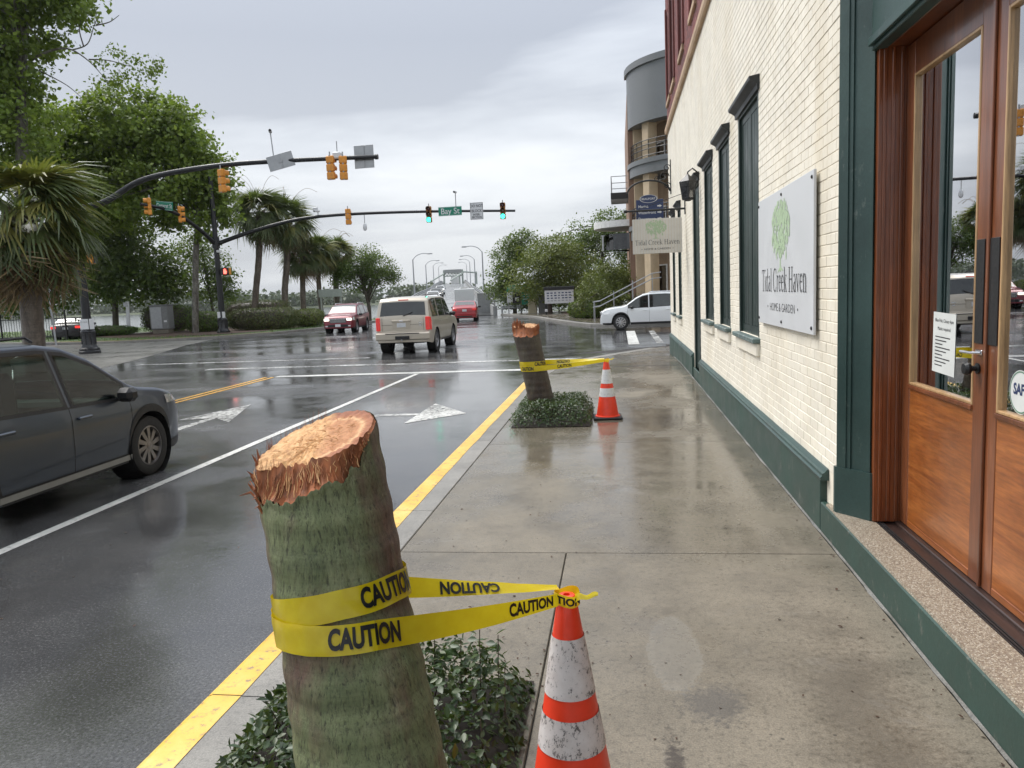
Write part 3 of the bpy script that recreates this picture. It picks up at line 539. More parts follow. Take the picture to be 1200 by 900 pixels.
kerb('kerb', [(-10.2, 66.5), (-6.5, 57.6), (-4.7, 51), (-2.4, 43.2), (-1.5, 41), (0.3, 39.6), (2.5, 39.2), (14, 39.2)][::-1], seg=3, w=0.35)
# far pavements: sidewalk strip on the right corner, planted bed and lawn on the left
flat('far_sidewalk', [(14, 39.6), (2.5, 39.6), (0.5, 40), (-1.1, 41.3), (-2, 43.4), (-4.3, 51.1), (-6.1, 57.8), (-9.9, 67), (-7, 72), (2, 52), (14, 50)], 0.004, 'concrete')
flat('planting_bed', [(2.2, 47), (-1.2, 47.4), (-3.2, 53.6), (-3.8, 57), (-5.2, 66), (4, 72), (8, 60)], 0.012, 'mulch')
flat('lawn', [(-62, 52.5), (-45, 47), (-36.2, 43.5), (-31, 41.8), (-28.6, 41.4), (-26, 42.1), (-23.7, 43.3), (-21.6, 45.7), (-20.8, 49.2), (-20.7, 55), (-20.4, 61), (-19.9, 67.4), (-34, 65.8), (-62, 70)], -0.01, 'lawn')
flat('planting_bed', [(-36, 48.5), (-31, 44.5), (-27.5, 43.2), (-24.5, 44.3), (-22.8, 47), (-22.2, 52), (-23, 57), (-34, 58)], 0.004, 'mulch')
# ------------------------------------------------------------------ road paint
ZP = ZR + 0.005
def mark(name, polys, mat, parent=None):
    mb = MB()
    for p in polys: mb.add([(x, y, ZP) for x, y in p], [tuple(range(len(p)))])
    o = mb.build(name, mat)
    return tag(o, kind='structure')
rect = lambda x0, x1, y0, y1: [(x0, y0), (x1, y0), (x1, y1), (x0, y1)]
def strip(x, y0, y1, w, wob=0.006): # a painted line laid by hand: slightly uneven edges
    n = int((y1 - y0) / 0.4) + 1; out = []
    for i in range(n):
        a, b = y0 + (y1 - y0) * i / n, y0 + (y1 - y0) * (i + 1) / n; f = lambda y, s: x + s * w / 2 + wob * mnoise.noise((y * 1.1, s * 5.0, x))
        out.append([(f(a, -1), a), (f(a, 1), a), (f(b, 1), b), (f(b, -1), b)])
    return out
mark('lane_line', strip(-5.12, -6, 18.95, 0.115), 'line_white')
mark('centre_line', strip(-9.03, -6, 19.1, 0.10), 'line_yellow'); mark('centre_line', strip(-9.24, -6, 19.1, 0.10), 'line_yellow')
mark('stop_line', [rect(-9.0, -2.3, 19.05, 19.42)], 'line_white'); mark('crosswalk_line', [rect(-12.5, -0.9, 21.75, 22.15)], 'line_worn')
mark('crosswalk_line', [rect(-16.5, -8.2, 24.4, 24.7)], 'line_worn')
mark('stop_line', [rect(0.28, 0.66, 26.8, 35.1)], 'line_white'); mark('crosswalk_line', [rect(1.25, 1.5, 27.2, 34.8)], 'line_worn')
mark('lane_arrow', [[(-7.13, 10.2), (-6.97, 10.2), (-6.97, 12.4), (-7.13, 12.4)], [(-7.62, 12.25), (-7.13, 12.4), (-6.97, 12.4), (-6.5, 11.95), (-7.15, 14.05)]], 'arrow_white')
ta = [(-4.30, 9.6), (-4.12, 9.6)]; cur = []
for i in range(9):
    a = R(180 - i * 11.25); cur.append(((-3.86 + 0.44 * math.cos(a), 12.02 + 0.44 * math.sin(a)), (-3.86 + 0.26 * math.cos(a), 12.02 + 0.26 * math.sin(a))))
pl = [[(-4.30, 9.9), (-4.12, 9.9), (-4.12, 12.02), (-4.30, 12.02)]] + [[cur[i][0], cur[i][1], cur[i + 1][1], cur[i + 1][0]] for i in range(8)]
pl += [[(-3.86, 12.28), (-3.36, 12.28), (-3.36, 12.46), (-3.86, 12.46)], [(-3.36, 11.5), (-2.55, 12.4), (-3.36, 13.6)]]
mark('turn_arrow', pl, 'arrow_white')
mark('lane_line', [rect(-12.1 - .3, -12.0 - .3, 40 + i * 4, 42 + i * 4) for i in range(5)], 'line_worn')
# ------------------------------------------------------------------ bridge
def bz(y): return float(np.interp(y, [66, 80, 105, 150, 200, 260, 310, 360], [-0.12, 0.15, 1.0, 2.0, 3.6, 5.4, 6.1, 6.1]))
def bxr(y): return -10.7 - 0.21 * (y - 66)
BW = 8.6
bridge = empty('bridge', (-15, 67, 0), label='long grey road bridge climbing away over the river', cat='bridge')
def bbuild(mb, name, mat, **k): 
    mb.V = [(x + 15, y - 67, z) for x, y, z in mb.V]; return mb.build(name, mat, bridge, **k)
Y = list(np.linspace(67, 360, 60)); mb = MB()
for a, b in zip(Y[:-1], Y[1:]):
    mb.add([(bxr(a) - BW, a, bz(a)), (bxr(a), a, bz(a)), (bxr(b), b, bz(b)), (bxr(b) - BW, b, bz(b)), (bxr(a) - BW, a, bz(a) - 1), (bxr(a), a, bz(a) - 1), (bxr(b), b, bz(b) - 1), (bxr(b) - BW, b, bz(b) - 1)], [(0, 1, 2, 3), (1, 5, 6, 2), (4, 0, 3, 7), (5, 4, 7, 6)])
bbuild(mb, 'deck', 'asphalt')
for side in (0, 1):
    mb = MB(); mr = MB(); sx = -BW if side else 0; o = -0.35 if side else 0.0
    for a, b in zip(Y[:-1], Y[1:]):
        xa, xb = bxr(a) + sx + o, bxr(b) + sx + o
        mb.add([(xa, a, bz(a) - 1), (xa + .35, a, bz(a) - 1), (xb + .35, b, bz(b) - 1), (xb, b, bz(b) - 1), (xa, a, bz(a) + .75), (xa + .35, a, bz(a) + .75), (xb + .35, b, bz(b) + .75), (xb, b, bz(b) + .75)], [(0, 3, 2, 1), (4, 5, 6, 7), (0, 1, 5, 4), (1, 2, 6, 5), (2, 3, 7, 6), (3, 0, 4, 7)])
    bbuild(mb, 'parapet', 'bridge_grey')
    for dz in (1.0, 1.25):
        mr.tube([(bxr(y) + sx + o + .17, y, bz(y) + dz) for y in Y], 0.06, 6)
    for y in np.arange(68, 300, 3.0): mr.tube([(bxr(y) + sx + o + .17, y, bz(y) + .7), (bxr(y) + sx + o + .17, y, bz(y) + 1.25)], 0.05, 5)
    bbuild(mr, 'handrail', 'galv')
for y in range(85, 350, 22):
    mb = MB(); mb.box((bxr(y) - BW / 2, y, bz(y) - 3.2), (BW - 1, 1.2, 4.6)); bbuild(mb, 'pier', 'bridge_grey')
# swing-span portal with lattice head
gy = 300; gx0, gx1 = bxr(gy) - BW + 0.6, bxr(gy) - 0.6; gz = bz(gy)
mb = MB()
for x in (gx0, gx1):
    mb.box((x, gy, gz + 2.4), (0.6, 0.8, 5.2)); mb.box((x, gy + 30, gz + 2.6), (0.6, 0.8, 5.4))
    mb.tube([(x, gy, gz + 4.6), (x, gy + 30, gz + 4.8)], 0.35, 6); mb.tube([(x, gy + 2, gz + 4.4), (x, gy - 22, gz + 1.0)], 0.3, 6)
bbuild(mb, 'portal_post', 'bridge_green')
mb = MB()
mb.b2((gx0 - .3, gy - .3, gz + 5.0), (gx1 + .3, gy + .3, gz + 5.5)); mb.b2((gx0 - .3, gy - .3, gz + 2.9), (gx1 + .3, gy + .3, gz + 3.3))
n = 6
for i in range(n):
    a, b = gx0 + (gx1 - gx0) * i / n, gx0 + (gx1 - gx0) * (i + 1) / n
    mb.tube([(a, gy, gz + 3.2), (b, gy, gz + 5.1)], 0.14, 5); mb.tube([(b, gy, gz + 3.2), (a, gy, gz + 5.1)], 0.14, 5)
bbuild(mb, 'portal_lattice', 'bridge_green')
mb = MB(); mb.b2((gx0 + .3, gy - .6, gz + 4.2), (gx1 - .3, gy - .5, gz + 5.6)); bbuild(mb, 'portal_board', 'bridge_grey')
mb = MB(); mb.b2((gx0 + 1.0, gy + 8, gz), (gx0 + 3.6, gy + 11, gz + 3.2)); bbuild(mb, 'bridge_house', 'white_paint')
# ------------------------------------------------------------------ corner shop: painted brick, red brick above
XB = 1.45; YE = 22.6; YN = 5.42; ZT = 6.0
shop = empty('shop_building', (XB, 12, 0), label='long cream painted brick corner building with green base and wooden doors', cat='building')
OFF = Vector((-XB, -12, 0))
def sb(mb, name, mat, parent=None, smooth=None):
    """build in world coordinates, parented to the shop (or one of its parts)"""
    mb.V = [(x - XB, y - 12, z) for x, y, z in mb.V]; return mb.build(name, mat, parent or shop, smooth)
openings = [(8.42, 9.78, 1.24, 3.80), (10.55, 11.62, 1.24, 3.76), (12.36, 13.52, 1.24, 3.74), (14.36, 15.64, 0.2, 3.70), (18.5, 19.42, 1.10, 3.66), (20.5, 21.42, 1.10, 3.66)]
# mortar wall behind the bricks, with real openings
def wall_with_holes(x0, x1, y0, y1, z0, z1, holes):
    mb = MB(); ysx = sorted({y0, y1, *[h[0] for h in holes], *[h[1] for h in holes]})
    for a, b in zip(ysx[:-1], ysx[1:]):
        hs = sorted([(h[2], h[3]) for h in holes if h[0] <= a + 1e-6 and h[1] >= b - 1e-6]); z = z0
        for p, q in hs:
            if p > z + 0.01: mb.b2((x0, a, z), (x1, b, p))
            z = q
        if z < z1 - 0.01: mb.b2((x0, a, z), (x1, b, z1))
    return mb
wall = sb(wall_with_holes(XB + 0.008, XB + 0.45, YN, YE, 0.0, ZT, openings), 'wall', 'mortar_cream')
sb(MB().b2((XB + 0.0081, YE - 0.4, 0.0), (16, YE, ZT)).b2((15.5, -6, 0), (16, YE - .4, 12)).b2((XB + .3, -6, ZT), (16, YE - 0.01, ZT + .1)), 'rear_wall', 'mortar_cream')
# bricks: courses with a soft, paint-filled joint
BL, BH, J = 0.218, 0.071, 0.005; BD = 0.0035
def brick_me(l, mat, d=BD, h=BH):
    c = 0.0035; mb = MB()
    V = [(0, -l / 2, -h / 2), (0, l / 2, -h / 2), (0, l / 2, h / 2), (0, -l / 2, h / 2), (-d, -l / 2 + c, -h / 2 + c), (-d, l / 2 - c, -h / 2 + c), (-d, l / 2 - c, h / 2 - c), (-d, -l / 2 + c, h / 2 - c)]
    return V, [(4, 7, 6, 5), (0, 4, 5, 1), (1, 5, 6, 2), (2, 6, 7, 3), (3, 7, 4, 0)]
cells = []
pitch = BH + J; z = 0.47 + BH / 2; row = 0
while z + BH / 2 < ZT - 0.02:
    segs = []; y = YN + 0.003
    hs = sorted([(h[0] - 0.003, h[1] + 0.003) for h in openings if h[2] - 0.09 < z < h[3] + 0.10]); lim = []
    for a, b in hs: lim.append((y, a)); y = b
    lim.append((y, YE))
    for a, b in lim:
        p = a - ((BL + J) * (0.5 if row % 2 else 0)) ; base_ = YN + (0 if row % 2 == 0 else -(BL + J) / 2); k0 = math.floor((a - base_) / (BL + J))
        q = base_ + k0 * (BL + J)
        while q < b:
            s, e_ = max(a, q), min(b, q + BL)
            if e_ - s > 0.04: cells.append(((s + e_) / 2, z, e_ - s))
            q += BL + J
    z += pitch; row += 1
# blank area under the big wall sign is kept (bricks run on behind it)
cells.sort(key=lambda c: (c[0] ** 2 + (c[1] - 1.83) ** 2) - (0 if True else 0))
vis = [c for c in cells if c[0] > YN and abs(c[2] - BL) < 0.02]
near = vis[:300]; nset = {(round(c[0], 4), round(c[1], 4)) for c in near}
bm_ = [rawmesh('brick', *brick_me(BL, None), 'brick_cream') for _ in range(1)]
for y, z, l in near:
    j = random.gauss(0, 0.0007); link('brick', bm_[0], wall, (0.0075 + j + 0.0, y - 12, z + random.gauss(0, 0.0008)), (random.gauss(0, 0.003), random.gauss(0, 0.004), random.gauss(0, 0.003)))
V = []; F = []
for y, z, l in cells:
    if (round(y, 4), round(z, 4)) in nset: continue
    v, f = brick_me(l, None); k = len(V); dx = random.gauss(0.0075, 0.0007); dt = random.gauss(0, 0.003); V += [(a + dx + (b) * dt, b + y - 12, c_ + z) for a, b, c_ in v]; F += [tuple(i + k for i in q) for q in f]
tag(mesh('brickwork', V, F, 'brick_cream', wall), kind='stuff')
# base: plinth with moulded cap, step in front of the doors
mb = MB()
for a, b in ((5.72, 14.32), (15.68, YE + 0.04)): mb.b2((1.41, a, -0.1), (XB + 0.02, b, 0.40), 0.006)
sb(mb, 'plinth', 'green_base')
for a, b in ((5.66, 14.30), (15.70, YE + 0.06)):
    prof = [(0, 0.395), (-0.055, 0.395), (-0.06, 0.415), (-0.048, 0.428), (-0.045, 0.445), (-0.03, 0.452), (-0.012, 0.475), (0, 0.48)]
    sb(MB().prism([(p[0] + XB + 0.005, p[1]) for p in prof], -(b - a), (0, a, 0)), 'plinth_cap', 'green_trim')
sb(MB().b2((1.412, -6, -0.1), (XB + .1, 5.718, 0.228), 0.008), 'step_face', 'green_base')
mb = MB(); n = 60
V = []; F = []
for i in range(n + 1):
    y = -6 + (5.60 + 6) * i / n; wv = 0.006 * mnoise.noise((y * 3, 0, 2)); V += [(1.414 + wv + 0.006, y, 0.2285), (1.424 + wv, y, 0.243), (1.62, y, 0.243)]
F = [(3 * i + c_, 3 * i + c_ + 1, 3 * i + 4 + c_, 3 * i + 3 + c_) for i in range(n) for c_ in (0, 1)]
sb(MB().add(V, F), 'threshold', 'aggregate')
sb(MB().b2((1.62, -6, 0.1), (1.84, 5.2, 0.236)), 'door_sill', 'wood_sill')
for i in range(3): sb(MB().b2((1.622 + i * 0.016, -6, 0.235), (1.631 + i * 0.016, 5.19, 0.2445)), 'sill_strip', 'trim_black')
sb(MB().b2((1.735, -6, 0.23), (1.80, 5.19, 0.252), 0.005), 'sill_bar', 'wood_sill')
# green pilaster, header and door surround
def splay(o, a, b, z0, z1): # upright strip along the splayed side of the pilaster, from fraction a to b, standing o proud
    p, q = Vector((XB - .002, 5.405)), Vector((XB + .150, 5.205)); d = q - p; n_ = Vector((d.y, -d.x)).normalized(); n_ = n_ if n_.y < 0 else -n_
    c_ = [p + d * a, p + d * b, p + d * b + n_ * o, p + d * a + n_ * o]; return MB().prism([(v_.x, v_.y) for v_ in c_], z1 - z0, (0, 0, z0), (1, 0, 0), (0, 1, 0))
sb(MB().prism([(XB - .002, 5.418), (XB - .002, 5.405), (XB + .150, 5.205), (XB + .150, 5.418)], 5.76, (0, 0, .24), (1, 0, 0), (0, 1, 0)), 'pilaster', 'green_trim')
sb(MB().prism([(XB - .024, 5.43), (XB - .024, 5.395), (XB + .138, 5.182), (XB + .152, 5.182), (XB + .152, 5.43)], .317, (0, 0, .243), (1, 0, 0), (0, 1, 0)), 'pilaster_base', 'green_trim')
sb(splay(.016, .0, .28, .561, 5.9), 'pilaster_bead', 'green_trim'); sb(splay(.009, .28, .40, .561, 5.9), 'pilaster_bead', 'green_trim'); sb(splay(.014, .80, 1.0, .561, 3.24), 'pilaster_bead', 'green_trim')
sb(MB().b2((XB + 0.12, -6, 3.20), (XB + 0.20, 5.20, 3.95), 0.006).b2((XB + 0.095, -6, 3.225), (XB + 0.119, 5.19, 3.275), 0.004).b2((XB + 0.08, -6, 3.86), (XB + .119, 5.19, 3.95), 0.01), 'header', 'green_trim')
sb(MB().b2((XB + 0.11, -6, 3.951), (XB + 0.2, 5.2, 9.0)), 'upper_wall', 'green_trim')
# timber frame of the entrance
sb(MB().b2((1.602, 5.16, 0.245), (1.84, 5.215, 3.30), 0.004), 'door_jamb', 'wood_jamb')
for i in range(3): sb(MB().b2((1.628 + i * 0.05, 5.150, 0.25), (1.650 + i * 0.05, 5.161, 3.22), 0.004), 'jamb_fluting', 'wood_jamb')
sb(MB().b2((1.655, -6, 3.205), (1.84, 5.1495, 3.34), 0.004), 'door_head', 'wood_jamb')
XD = 1.765
def door(y0, y1, lock):
    z0, z1 = 0.256, 3.20; st = 0.125; g0, g1 = 1.15, 3.01
    d = empty('door', (0, 0, 0)); d.parent = shop; d.location = (XD - XB, (y0 + y1) / 2 - 12, 0); cx, cy = XD, (y0 + y1) / 2
    def pb(mb, name, mat, par=None):
        mb.V = [(x - cx, y - cy, z) for x, y, z in mb.V]; return mb.build(name, mat, par or d)
    for a, b in ((y0 + .002, y0 + st), (y1 - st, y1 - .002)): pb(MB().b2((XD, a, z0), (XD + 0.05, b, z1), 0.004), 'stile', 'wood_stile')
    pb(MB().b2((XD + .0005, y0 + st, g1), (XD + .05, y1 - st, z1), 0.003), 'top_rail', 'wood_stile')
    pb(MB().b2((XD + .0005, y0 + st, z0), (XD + .05, y1 - st, z0 + .04), 0.003), 'bottom_rail', 'wood_panel')
    n = 3; hs = np.linspace(z0 + .04, g0 - 0.012, n + 1)
    pb(MB().b2((XD + .004, y0 + st, z0 + .0405), (XD + .046, y1 - st, g0 - .012)), 'panel', 'wood_panel')
    pb(MB().b2((XD - .012, y0 + st, g0 - .0118), (XD + .05, y1 - st, g0 + .012), 0.003), 'middle_rail', 'wood_stile')
    fr = MB(); e = 0.016
    for a, b in (((XD - .004, y0 + st, g0 + .0122), (XD + .045, y0 + st + e, g1)), ((XD - .004, y1 - st - e, g0 + .0122), (XD + .045, y1 - st, g1)), ((XD - .004, y0 + st + e, g1 - e), (XD + .045, y1 - st - e, g1)), ((XD - .004, y0 + st + e, g0 + .0122), (XD + .045, y1 - st - e, g0 + .012 + e))): fr.b2(a, b, 0.003)
    pb(fr, 'glazing_bead', 'wood_bead')
    pb(MB().b2((XD + .018, y0 + st + e, g0 + .012 + e), (XD + .026, y1 - st - e, g1 - e)), 'pane', 'shop_glass')
    if lock:
        pb(MB().b2((XD - .006, y0 + .03, 1.48), (XD - .0005, y0 + .115, 1.99), 0.002), 'push_plate', 'trim_black')
        k = MB(); k.lathe([(0.026, 0.0), (0.028, -0.008), (0.014, -0.012), (0.013, -0.03), (0.03, -0.04), (0.034, -0.055), (0.026, -0.07), (0.0, -0.073)], 16, (XD, y0 + .072, 1.355), axis='x'); pb(k, 'knob', 'iron_black')
        k = MB(); k.b2((XD - .012, y0 + .02, 1.425), (XD - .0005, y0 + .085, 1.45), 0.003); k.tube([(XD - .012, y0 + .03, 1.437), (XD - .05, y0 + .05, 1.437), (XD - .05, y0 + .16, 1.435)], 0.007, 8); pb(k, 'thumb_latch', 'chrome')
    else: pb(MB().b2((XD - .006, y1 - .115, 1.48), (XD - .0005, y1 - .01, 1.99), 0.002), 'push_plate', 'trim_black')
    return d
dl = door(4.04, 5.158, True); dr = door(2.88, 4.036, False); door(1.7, 2.876, False)
sb(MB().b2((XD - .014, 4.012, 0.26), (XD - .0007, 4.036, 3.2), 0.003), 'astragal', 'wood_stile')
# pinned notices and a round sticker inside the glass
pp = mesh('notice', [(0, -.15, -.17), (0, .15, -.17), (0, .15, .17), (0, -.15, .17)], [(0, 3, 2, 1)], 'paper', dl); XP = 0.0155
pp.location = (XP, 4.575 - 4.599, 1.445); pp.rotation_euler = (R(1.5), 0, 0)
for s_, zz, h in (('Blue Pub, Closes 4pm', .125, .028), ('Masks required', .08, .028)): text('notice_lettering', s_, (-0.001, 0, zz), (R(90), 0, R(-90)), h, 'ink', pp, 0.0)
for k in range(9): 
    wq = 0.2 - 0.05 * (k % 3); mesh('notice_line', [(-.001, .115 - wq, .03 - k * .02), (-.001, .115, .03 - k * .02), (-.001, .115, .036 - k * .02), (-.001, .115 - wq, .036 - k * .02)], [(0, 3, 2, 1)], 'ink', pp)
st_ = MB(); st_.V = [(0, .1 * math.cos(a), .1 * math.sin(a)) for a in np.linspace(0, 2 * math.pi, 40, endpoint=False)]; st_.F = [tuple(range(40))[::-1]]
so = st_.build('round_sticker', 'paper', dr); so.location = (XP, 3.728 - 3.458, 1.285)
text('sticker_lettering', 'SAFE', (-0.001, 0, 0.01), (R(90), 0, R(-90)), 0.07, 'sign_blue', so, 0.0025, 0.85)
rg = MB()
for i in range(40):
    a, b = 2 * math.pi * i / 40, 2 * math.pi * (i + 1) / 40; k = len(rg.V); rg.V += [(-.001, r_ * math.cos(q), r_ * math.sin(q)) for r_, q in ((.096, a), (.09, a), (.09, b), (.096, b))]; rg.F.append((k, k + 1, k + 2, k + 3))
rg.build('sticker_ring', 'ink_green', so)
# room behind the doors
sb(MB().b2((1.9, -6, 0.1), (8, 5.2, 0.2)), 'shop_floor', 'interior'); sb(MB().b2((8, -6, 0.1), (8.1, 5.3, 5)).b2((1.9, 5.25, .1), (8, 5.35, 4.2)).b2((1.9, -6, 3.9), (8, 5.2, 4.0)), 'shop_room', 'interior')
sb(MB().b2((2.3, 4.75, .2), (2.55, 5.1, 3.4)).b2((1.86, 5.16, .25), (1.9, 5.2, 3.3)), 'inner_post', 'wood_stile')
# shuttered windows
for i, (a, b, z0, z1) in enumerate(openings):
    isdoor = z0 < 0.5; nm = 'shutter_door' if isdoor else 'window'
    wn_ = empty(nm, (0, 0, 0)); wn_.parent = shop; wn_.location = (0, (a + b) / 2 - 12, 0)
    def wb(mb, name, mat):
        mb.V = [(x - XB, y - (a + b) / 2, z) for x, y, z in mb.V]; return mb.build(name, mat, wn_)
    rc = 0.035 if not isdoor else 0.05
    fr = MB(); e = 0.07
    fr.b2((XB + rc - .03, a, z0), (XB + rc + .05, a + e, z1), .004).b2((XB + rc - .03, b - e, z0), (XB + rc + .05, b, z1), .004).b2((XB + rc - .03, a + e, z1 - e), (XB + rc + .05, b - e, z1), .004)
    wb(fr, 'frame', 'shutter_green')
    mid = (a + b) / 2
    for p, q in ((a + e, mid - .004), (mid + .004, b - e)):
        wb(MB().b2((XB + rc, p, z0), (XB + rc + .03, p + .06, z1 - e), .003).b2((XB + rc, q - .06, z0), (XB + rc + .03, q, z1 - e), .003).b2((XB + rc + .001, p + .06, z0), (XB + rc + .03, q - .06, z0 + .1)).b2((XB + rc + .001, p + .06, z1 - e - .08), (XB + rc + .03, q - .06, z1 - e)), 'shutter_frame', 'shutter_green')
        nb = max(2, int((q - p - .12) / .13)); wv = (q - p - .12) / nb
        for kb in range(nb): wb(MB().b2((XB + rc + .006, p + .06 + kb * wv + .003, z0 + .101), (XB + rc + .026, p + .06 + (kb + 1) * wv - .003, z1 - e - .081), .004), 'board', 'shutter_green')
    if isdoor: wb(MB().b2((XB - .02, a + .005, -.05), (XB + .3, b - .005, .2), .01), 'step', 'green_base')
    wb(MB().b2((XB + rc + .031, a, z0), (XB + rc + .1, b, z1)), 'backing', 'gap_black')
    if not isdoor:
        sll = MB().b2((XB - .075, a - .06, z0 - .055), (XB + rc, b + .06, z0 - .002), .008)
        wb(sll, 'sill', 'sill_green'); wb(MB().b2((XB - .035, a - .04, z0 - .20), (XB + .02, b + .04, z0 - .056), .012), 'sill_course', 'brick_cream')
    # projecting label lintel
    n = 6; lt = MB(); pr = [(0.04, 0.0), (-0.02, 0.0), (-0.025, 0.05), (-0.06, 0.075), (-0.095, 0.095), (-0.10, 0.125), (0.04, 0.15)]
    lt.prism([(XB + p_, z1 - .04 + q_) for p_, q_ in pr], -(b - a + .16), (0, a - .08, 0)); wb(lt, 'lintel', 'lintel_black')
# stone ledge and the red brick storey with its windows
sb(MB().prism([(XB + .3, ZT), (XB - .05, ZT), (XB - .07, ZT + .05), (XB - .07, ZT + .14), (XB - .02, ZT + .2), (XB + .3, ZT + .2)], -(YE + .05 - 5.43), (0, 5.43, 0)), 'ledge', 'stucco_tan')
ro = [(y, y + 1.0, 6.75, 9.0) for y in (6.6, 9.2, 11.8, 14.4, 17.0, 19.6, 21.2)]
rw = sb(wall_with_holes(XB + 0.012, XB + .4, 5.43, YE, ZT + .2, 11.6, ro), 'upper_storey', 'mortar_red')
V = []; F = []; z = ZT + .235; row = 0; cnt = 0
while z < 9.6:
    q = 9.0 - (BL + J) / 2 * (row % 2)
    while q < YE - .05:
        s, e_ = q, min(q + BL, YE)
        if not any(h[2] - .05 < z < h[3] + .05 and s < h[1] and e_ > h[0] for h in ro) and e_ - s > .05:
            v, f = brick_me(e_ - s, None, .012); k = len(V); V += [(a + .012, b + (s + e_) / 2 - 12, c_ + z) for a, b, c_ in v]; F += [tuple(i + k for i in g) for g in f]
        q += BL + J
    z += pitch; row += 1
tag(mesh('red_brickwork', V, F, 'brick_red', rw), kind='stuff')
for a, b, z0, z1 in ro:
    wn_ = empty('upper_window'); wn_.parent = shop; wn_.location = (0, (a + b) / 2 - 12, 0); m_ = (a + b) / 2
    def wb(mb, name, mat): 
        mb.V = [(x - XB, y - m_, zz) for x, y, zz in mb.V]; return mb.build(name, mat, wn_)
    wb(MB().b2((XB + .12, a, z0), (XB + .18, b, z0 + .08)).b2((XB + .12, a, z1 - .08), (XB + .18, b, z1)).b2((XB + .12, a, z0 + .08), (XB + .18, a + .08, z1 - .08)).b2((XB + .12, b - .08, z0 + .08), (XB + .18, b, z1 - .08)).b2((XB + .13, a + .08, (z0 + z1) / 2), (XB + .17, b - .08, (z0 + z1) / 2 + .06)), 'frame', 'brick_red')
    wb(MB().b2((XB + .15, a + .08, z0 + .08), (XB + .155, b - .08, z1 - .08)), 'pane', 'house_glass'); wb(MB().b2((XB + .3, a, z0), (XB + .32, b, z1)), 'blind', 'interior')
    wb(MB().b2((XB - .05, a - .08, z0 - .12), (XB + .1, b + .08, z0 - .003), .01), 'sill', 'stucco_tan')
    for yy in (a - .17, b + .02): wb(MB().b2((XB - .04, yy, z0), (XB + .011, yy + .15, z1 + .2), .01), 'brick_pier', 'brick_red')
sb(MB().prism([(XB + .4, 9.7), (XB - .05, 9.7), (XB - .10, 9.85), (XB - .22, 9.95), (XB - .24, 10.2), (XB + .4, 10.25)], -(YE + .25 - 5.43), (0, 5.43, 0)), 'cornice', 'brick_red')
# ------------------------------------------------------------------ signs on the shop wall
def tree_print(name, w, h, parent, loc, rot, mat='leaf_print', seed=3, n=260):
    """flat printed tree emblem: trunk, roots and a crown of dabs"""
    rr = random.Random(seed); mb = MB(); z = 0.0
    mb.add([(-.03 * w, -.5 * h, 0), (.03 * w, -.5 * h, 0), (.018 * w, .12 * h, 0), (-.018 * w, .12 * h, 0)], [(0, 1, 2, 3)])
    mb.add([(-.16 * w, -.52 * h, .0001), (.0, -.47 * h, .0001), (.17 * w, -.5 * h, .0001), (.05 * w, -.435 * h, .0001), (-.04 * w, -.44 * h, .0001)], [(0, 1, 2, 3, 4)])
    for k in range(n):
        a = rr.random() * 6.283; q = rr.random() ** 0.55; x = q * math.cos(a) * .47 * w; y = .14 * h + q * math.sin(a) * .34 * h
        if y < .1 * h: y -= abs(rr.gauss(0, .07)) * h
        s = (0.012 + 0.022 * rr.random()); z += 0.000004; ln = s * (1.0 + 1.6 * rr.random()); k_ = [(x + s * w * math.cos(b), y + ln * h * math.sin(b) * 1.1, .0002 + z) for b in np.linspace(0, 6.283, 7)[:-1]]
        mb.add(k_, [tuple(range(6))])
    o = mb.build(name, mat, parent); o.location = loc; o.rotation_euler = rot; return o
XS = XB - 0.028
ws = empty('wall_sign', (XS, 7.075, 1.42), label='large pale grey shop sign board with green tree on the cream brick wall', cat='sign')
box('board', (0, 0, 0.6), (0.02, 2.25, 1.2), 'sign_grey', ws, 0.003)
V, F, kk = roman('Tidal Creek Haven', 1.86); o = mesh('lettering', V, F, 'letter_dark', ws); o.location = (-.0115, 0, .315); o.rotation_euler = (R(90), 0, R(-90))
text('small_lettering', '\u2022  HOME & GARDEN  \u2022', (-.0115, 0, .17), (R(90), 0, R(-90)), .105, 'letter_dark', ws, -0.001, 1.25)
tree_print('tree_emblem', 0.80, 0.62, ws, (-.0115, 0.05, .80), (R(90), 0, R(-90)), n=330)
for yy in (-1.08, 0, 1.08):
    for zz in (.05, 1.15): MB().lathe([(.014, 0), (.014, -.006), (.006, -.01)], 10, (-.011, yy, zz), axis='x').build('screw', 'trim_black', ws)
# hanging sign on an iron bar
HS = 17.2
hb = empty('sign_bracket', (XB, HS, 3.4), label='black iron bar bracket carrying the hanging cream shop sign', cat='bracket')
mb = MB(); mb.tube([(0.01, 0, .05), (-1.23, 0, .05)], .022, 8); mb.lathe([(0, -.05), (.035, -.03), (.035, .03), (0, .05)], 10, (-1.26, 0, .05), axis='x'); mb.build('bar', 'iron_black', hb)
MB().b2((-.018, -.04, -.07), (.01, .04, .40), .004).build('wall_plate', 'iron_black', hb); MB().tube([(0, 0, .38), (-1.0, 0, .07)], .006, 6).build('stay_wire', 'iron_black', hb)
for x in (-1.0, -.22): MB().tube([(x, 0, .05), (x, 0, -.13)], .008, 6).build('hanger', 'iron_black', hb)
hs = empty('hanging_sign', (0.85, HS, 2.53), label='small cream hanging shop sign with green tree above the sidewalk', cat='sign')
box('board', (0, 0, .37), (1.05, .035, .74), 'sign_cream', hs, 0.004)
for x in np.arange(-.48, .5, .06): box('board_groove', (x, -.0176, .37), (.004, .001, .73), 'stucco_cream', hs)
V, F, kk = roman('Tidal Creek Haven', .95); o = mesh('lettering', V, F, 'letter_dark', hs); o.location = (0, -.0195, .185); o.rotation_euler = (R(90), 0, 0)
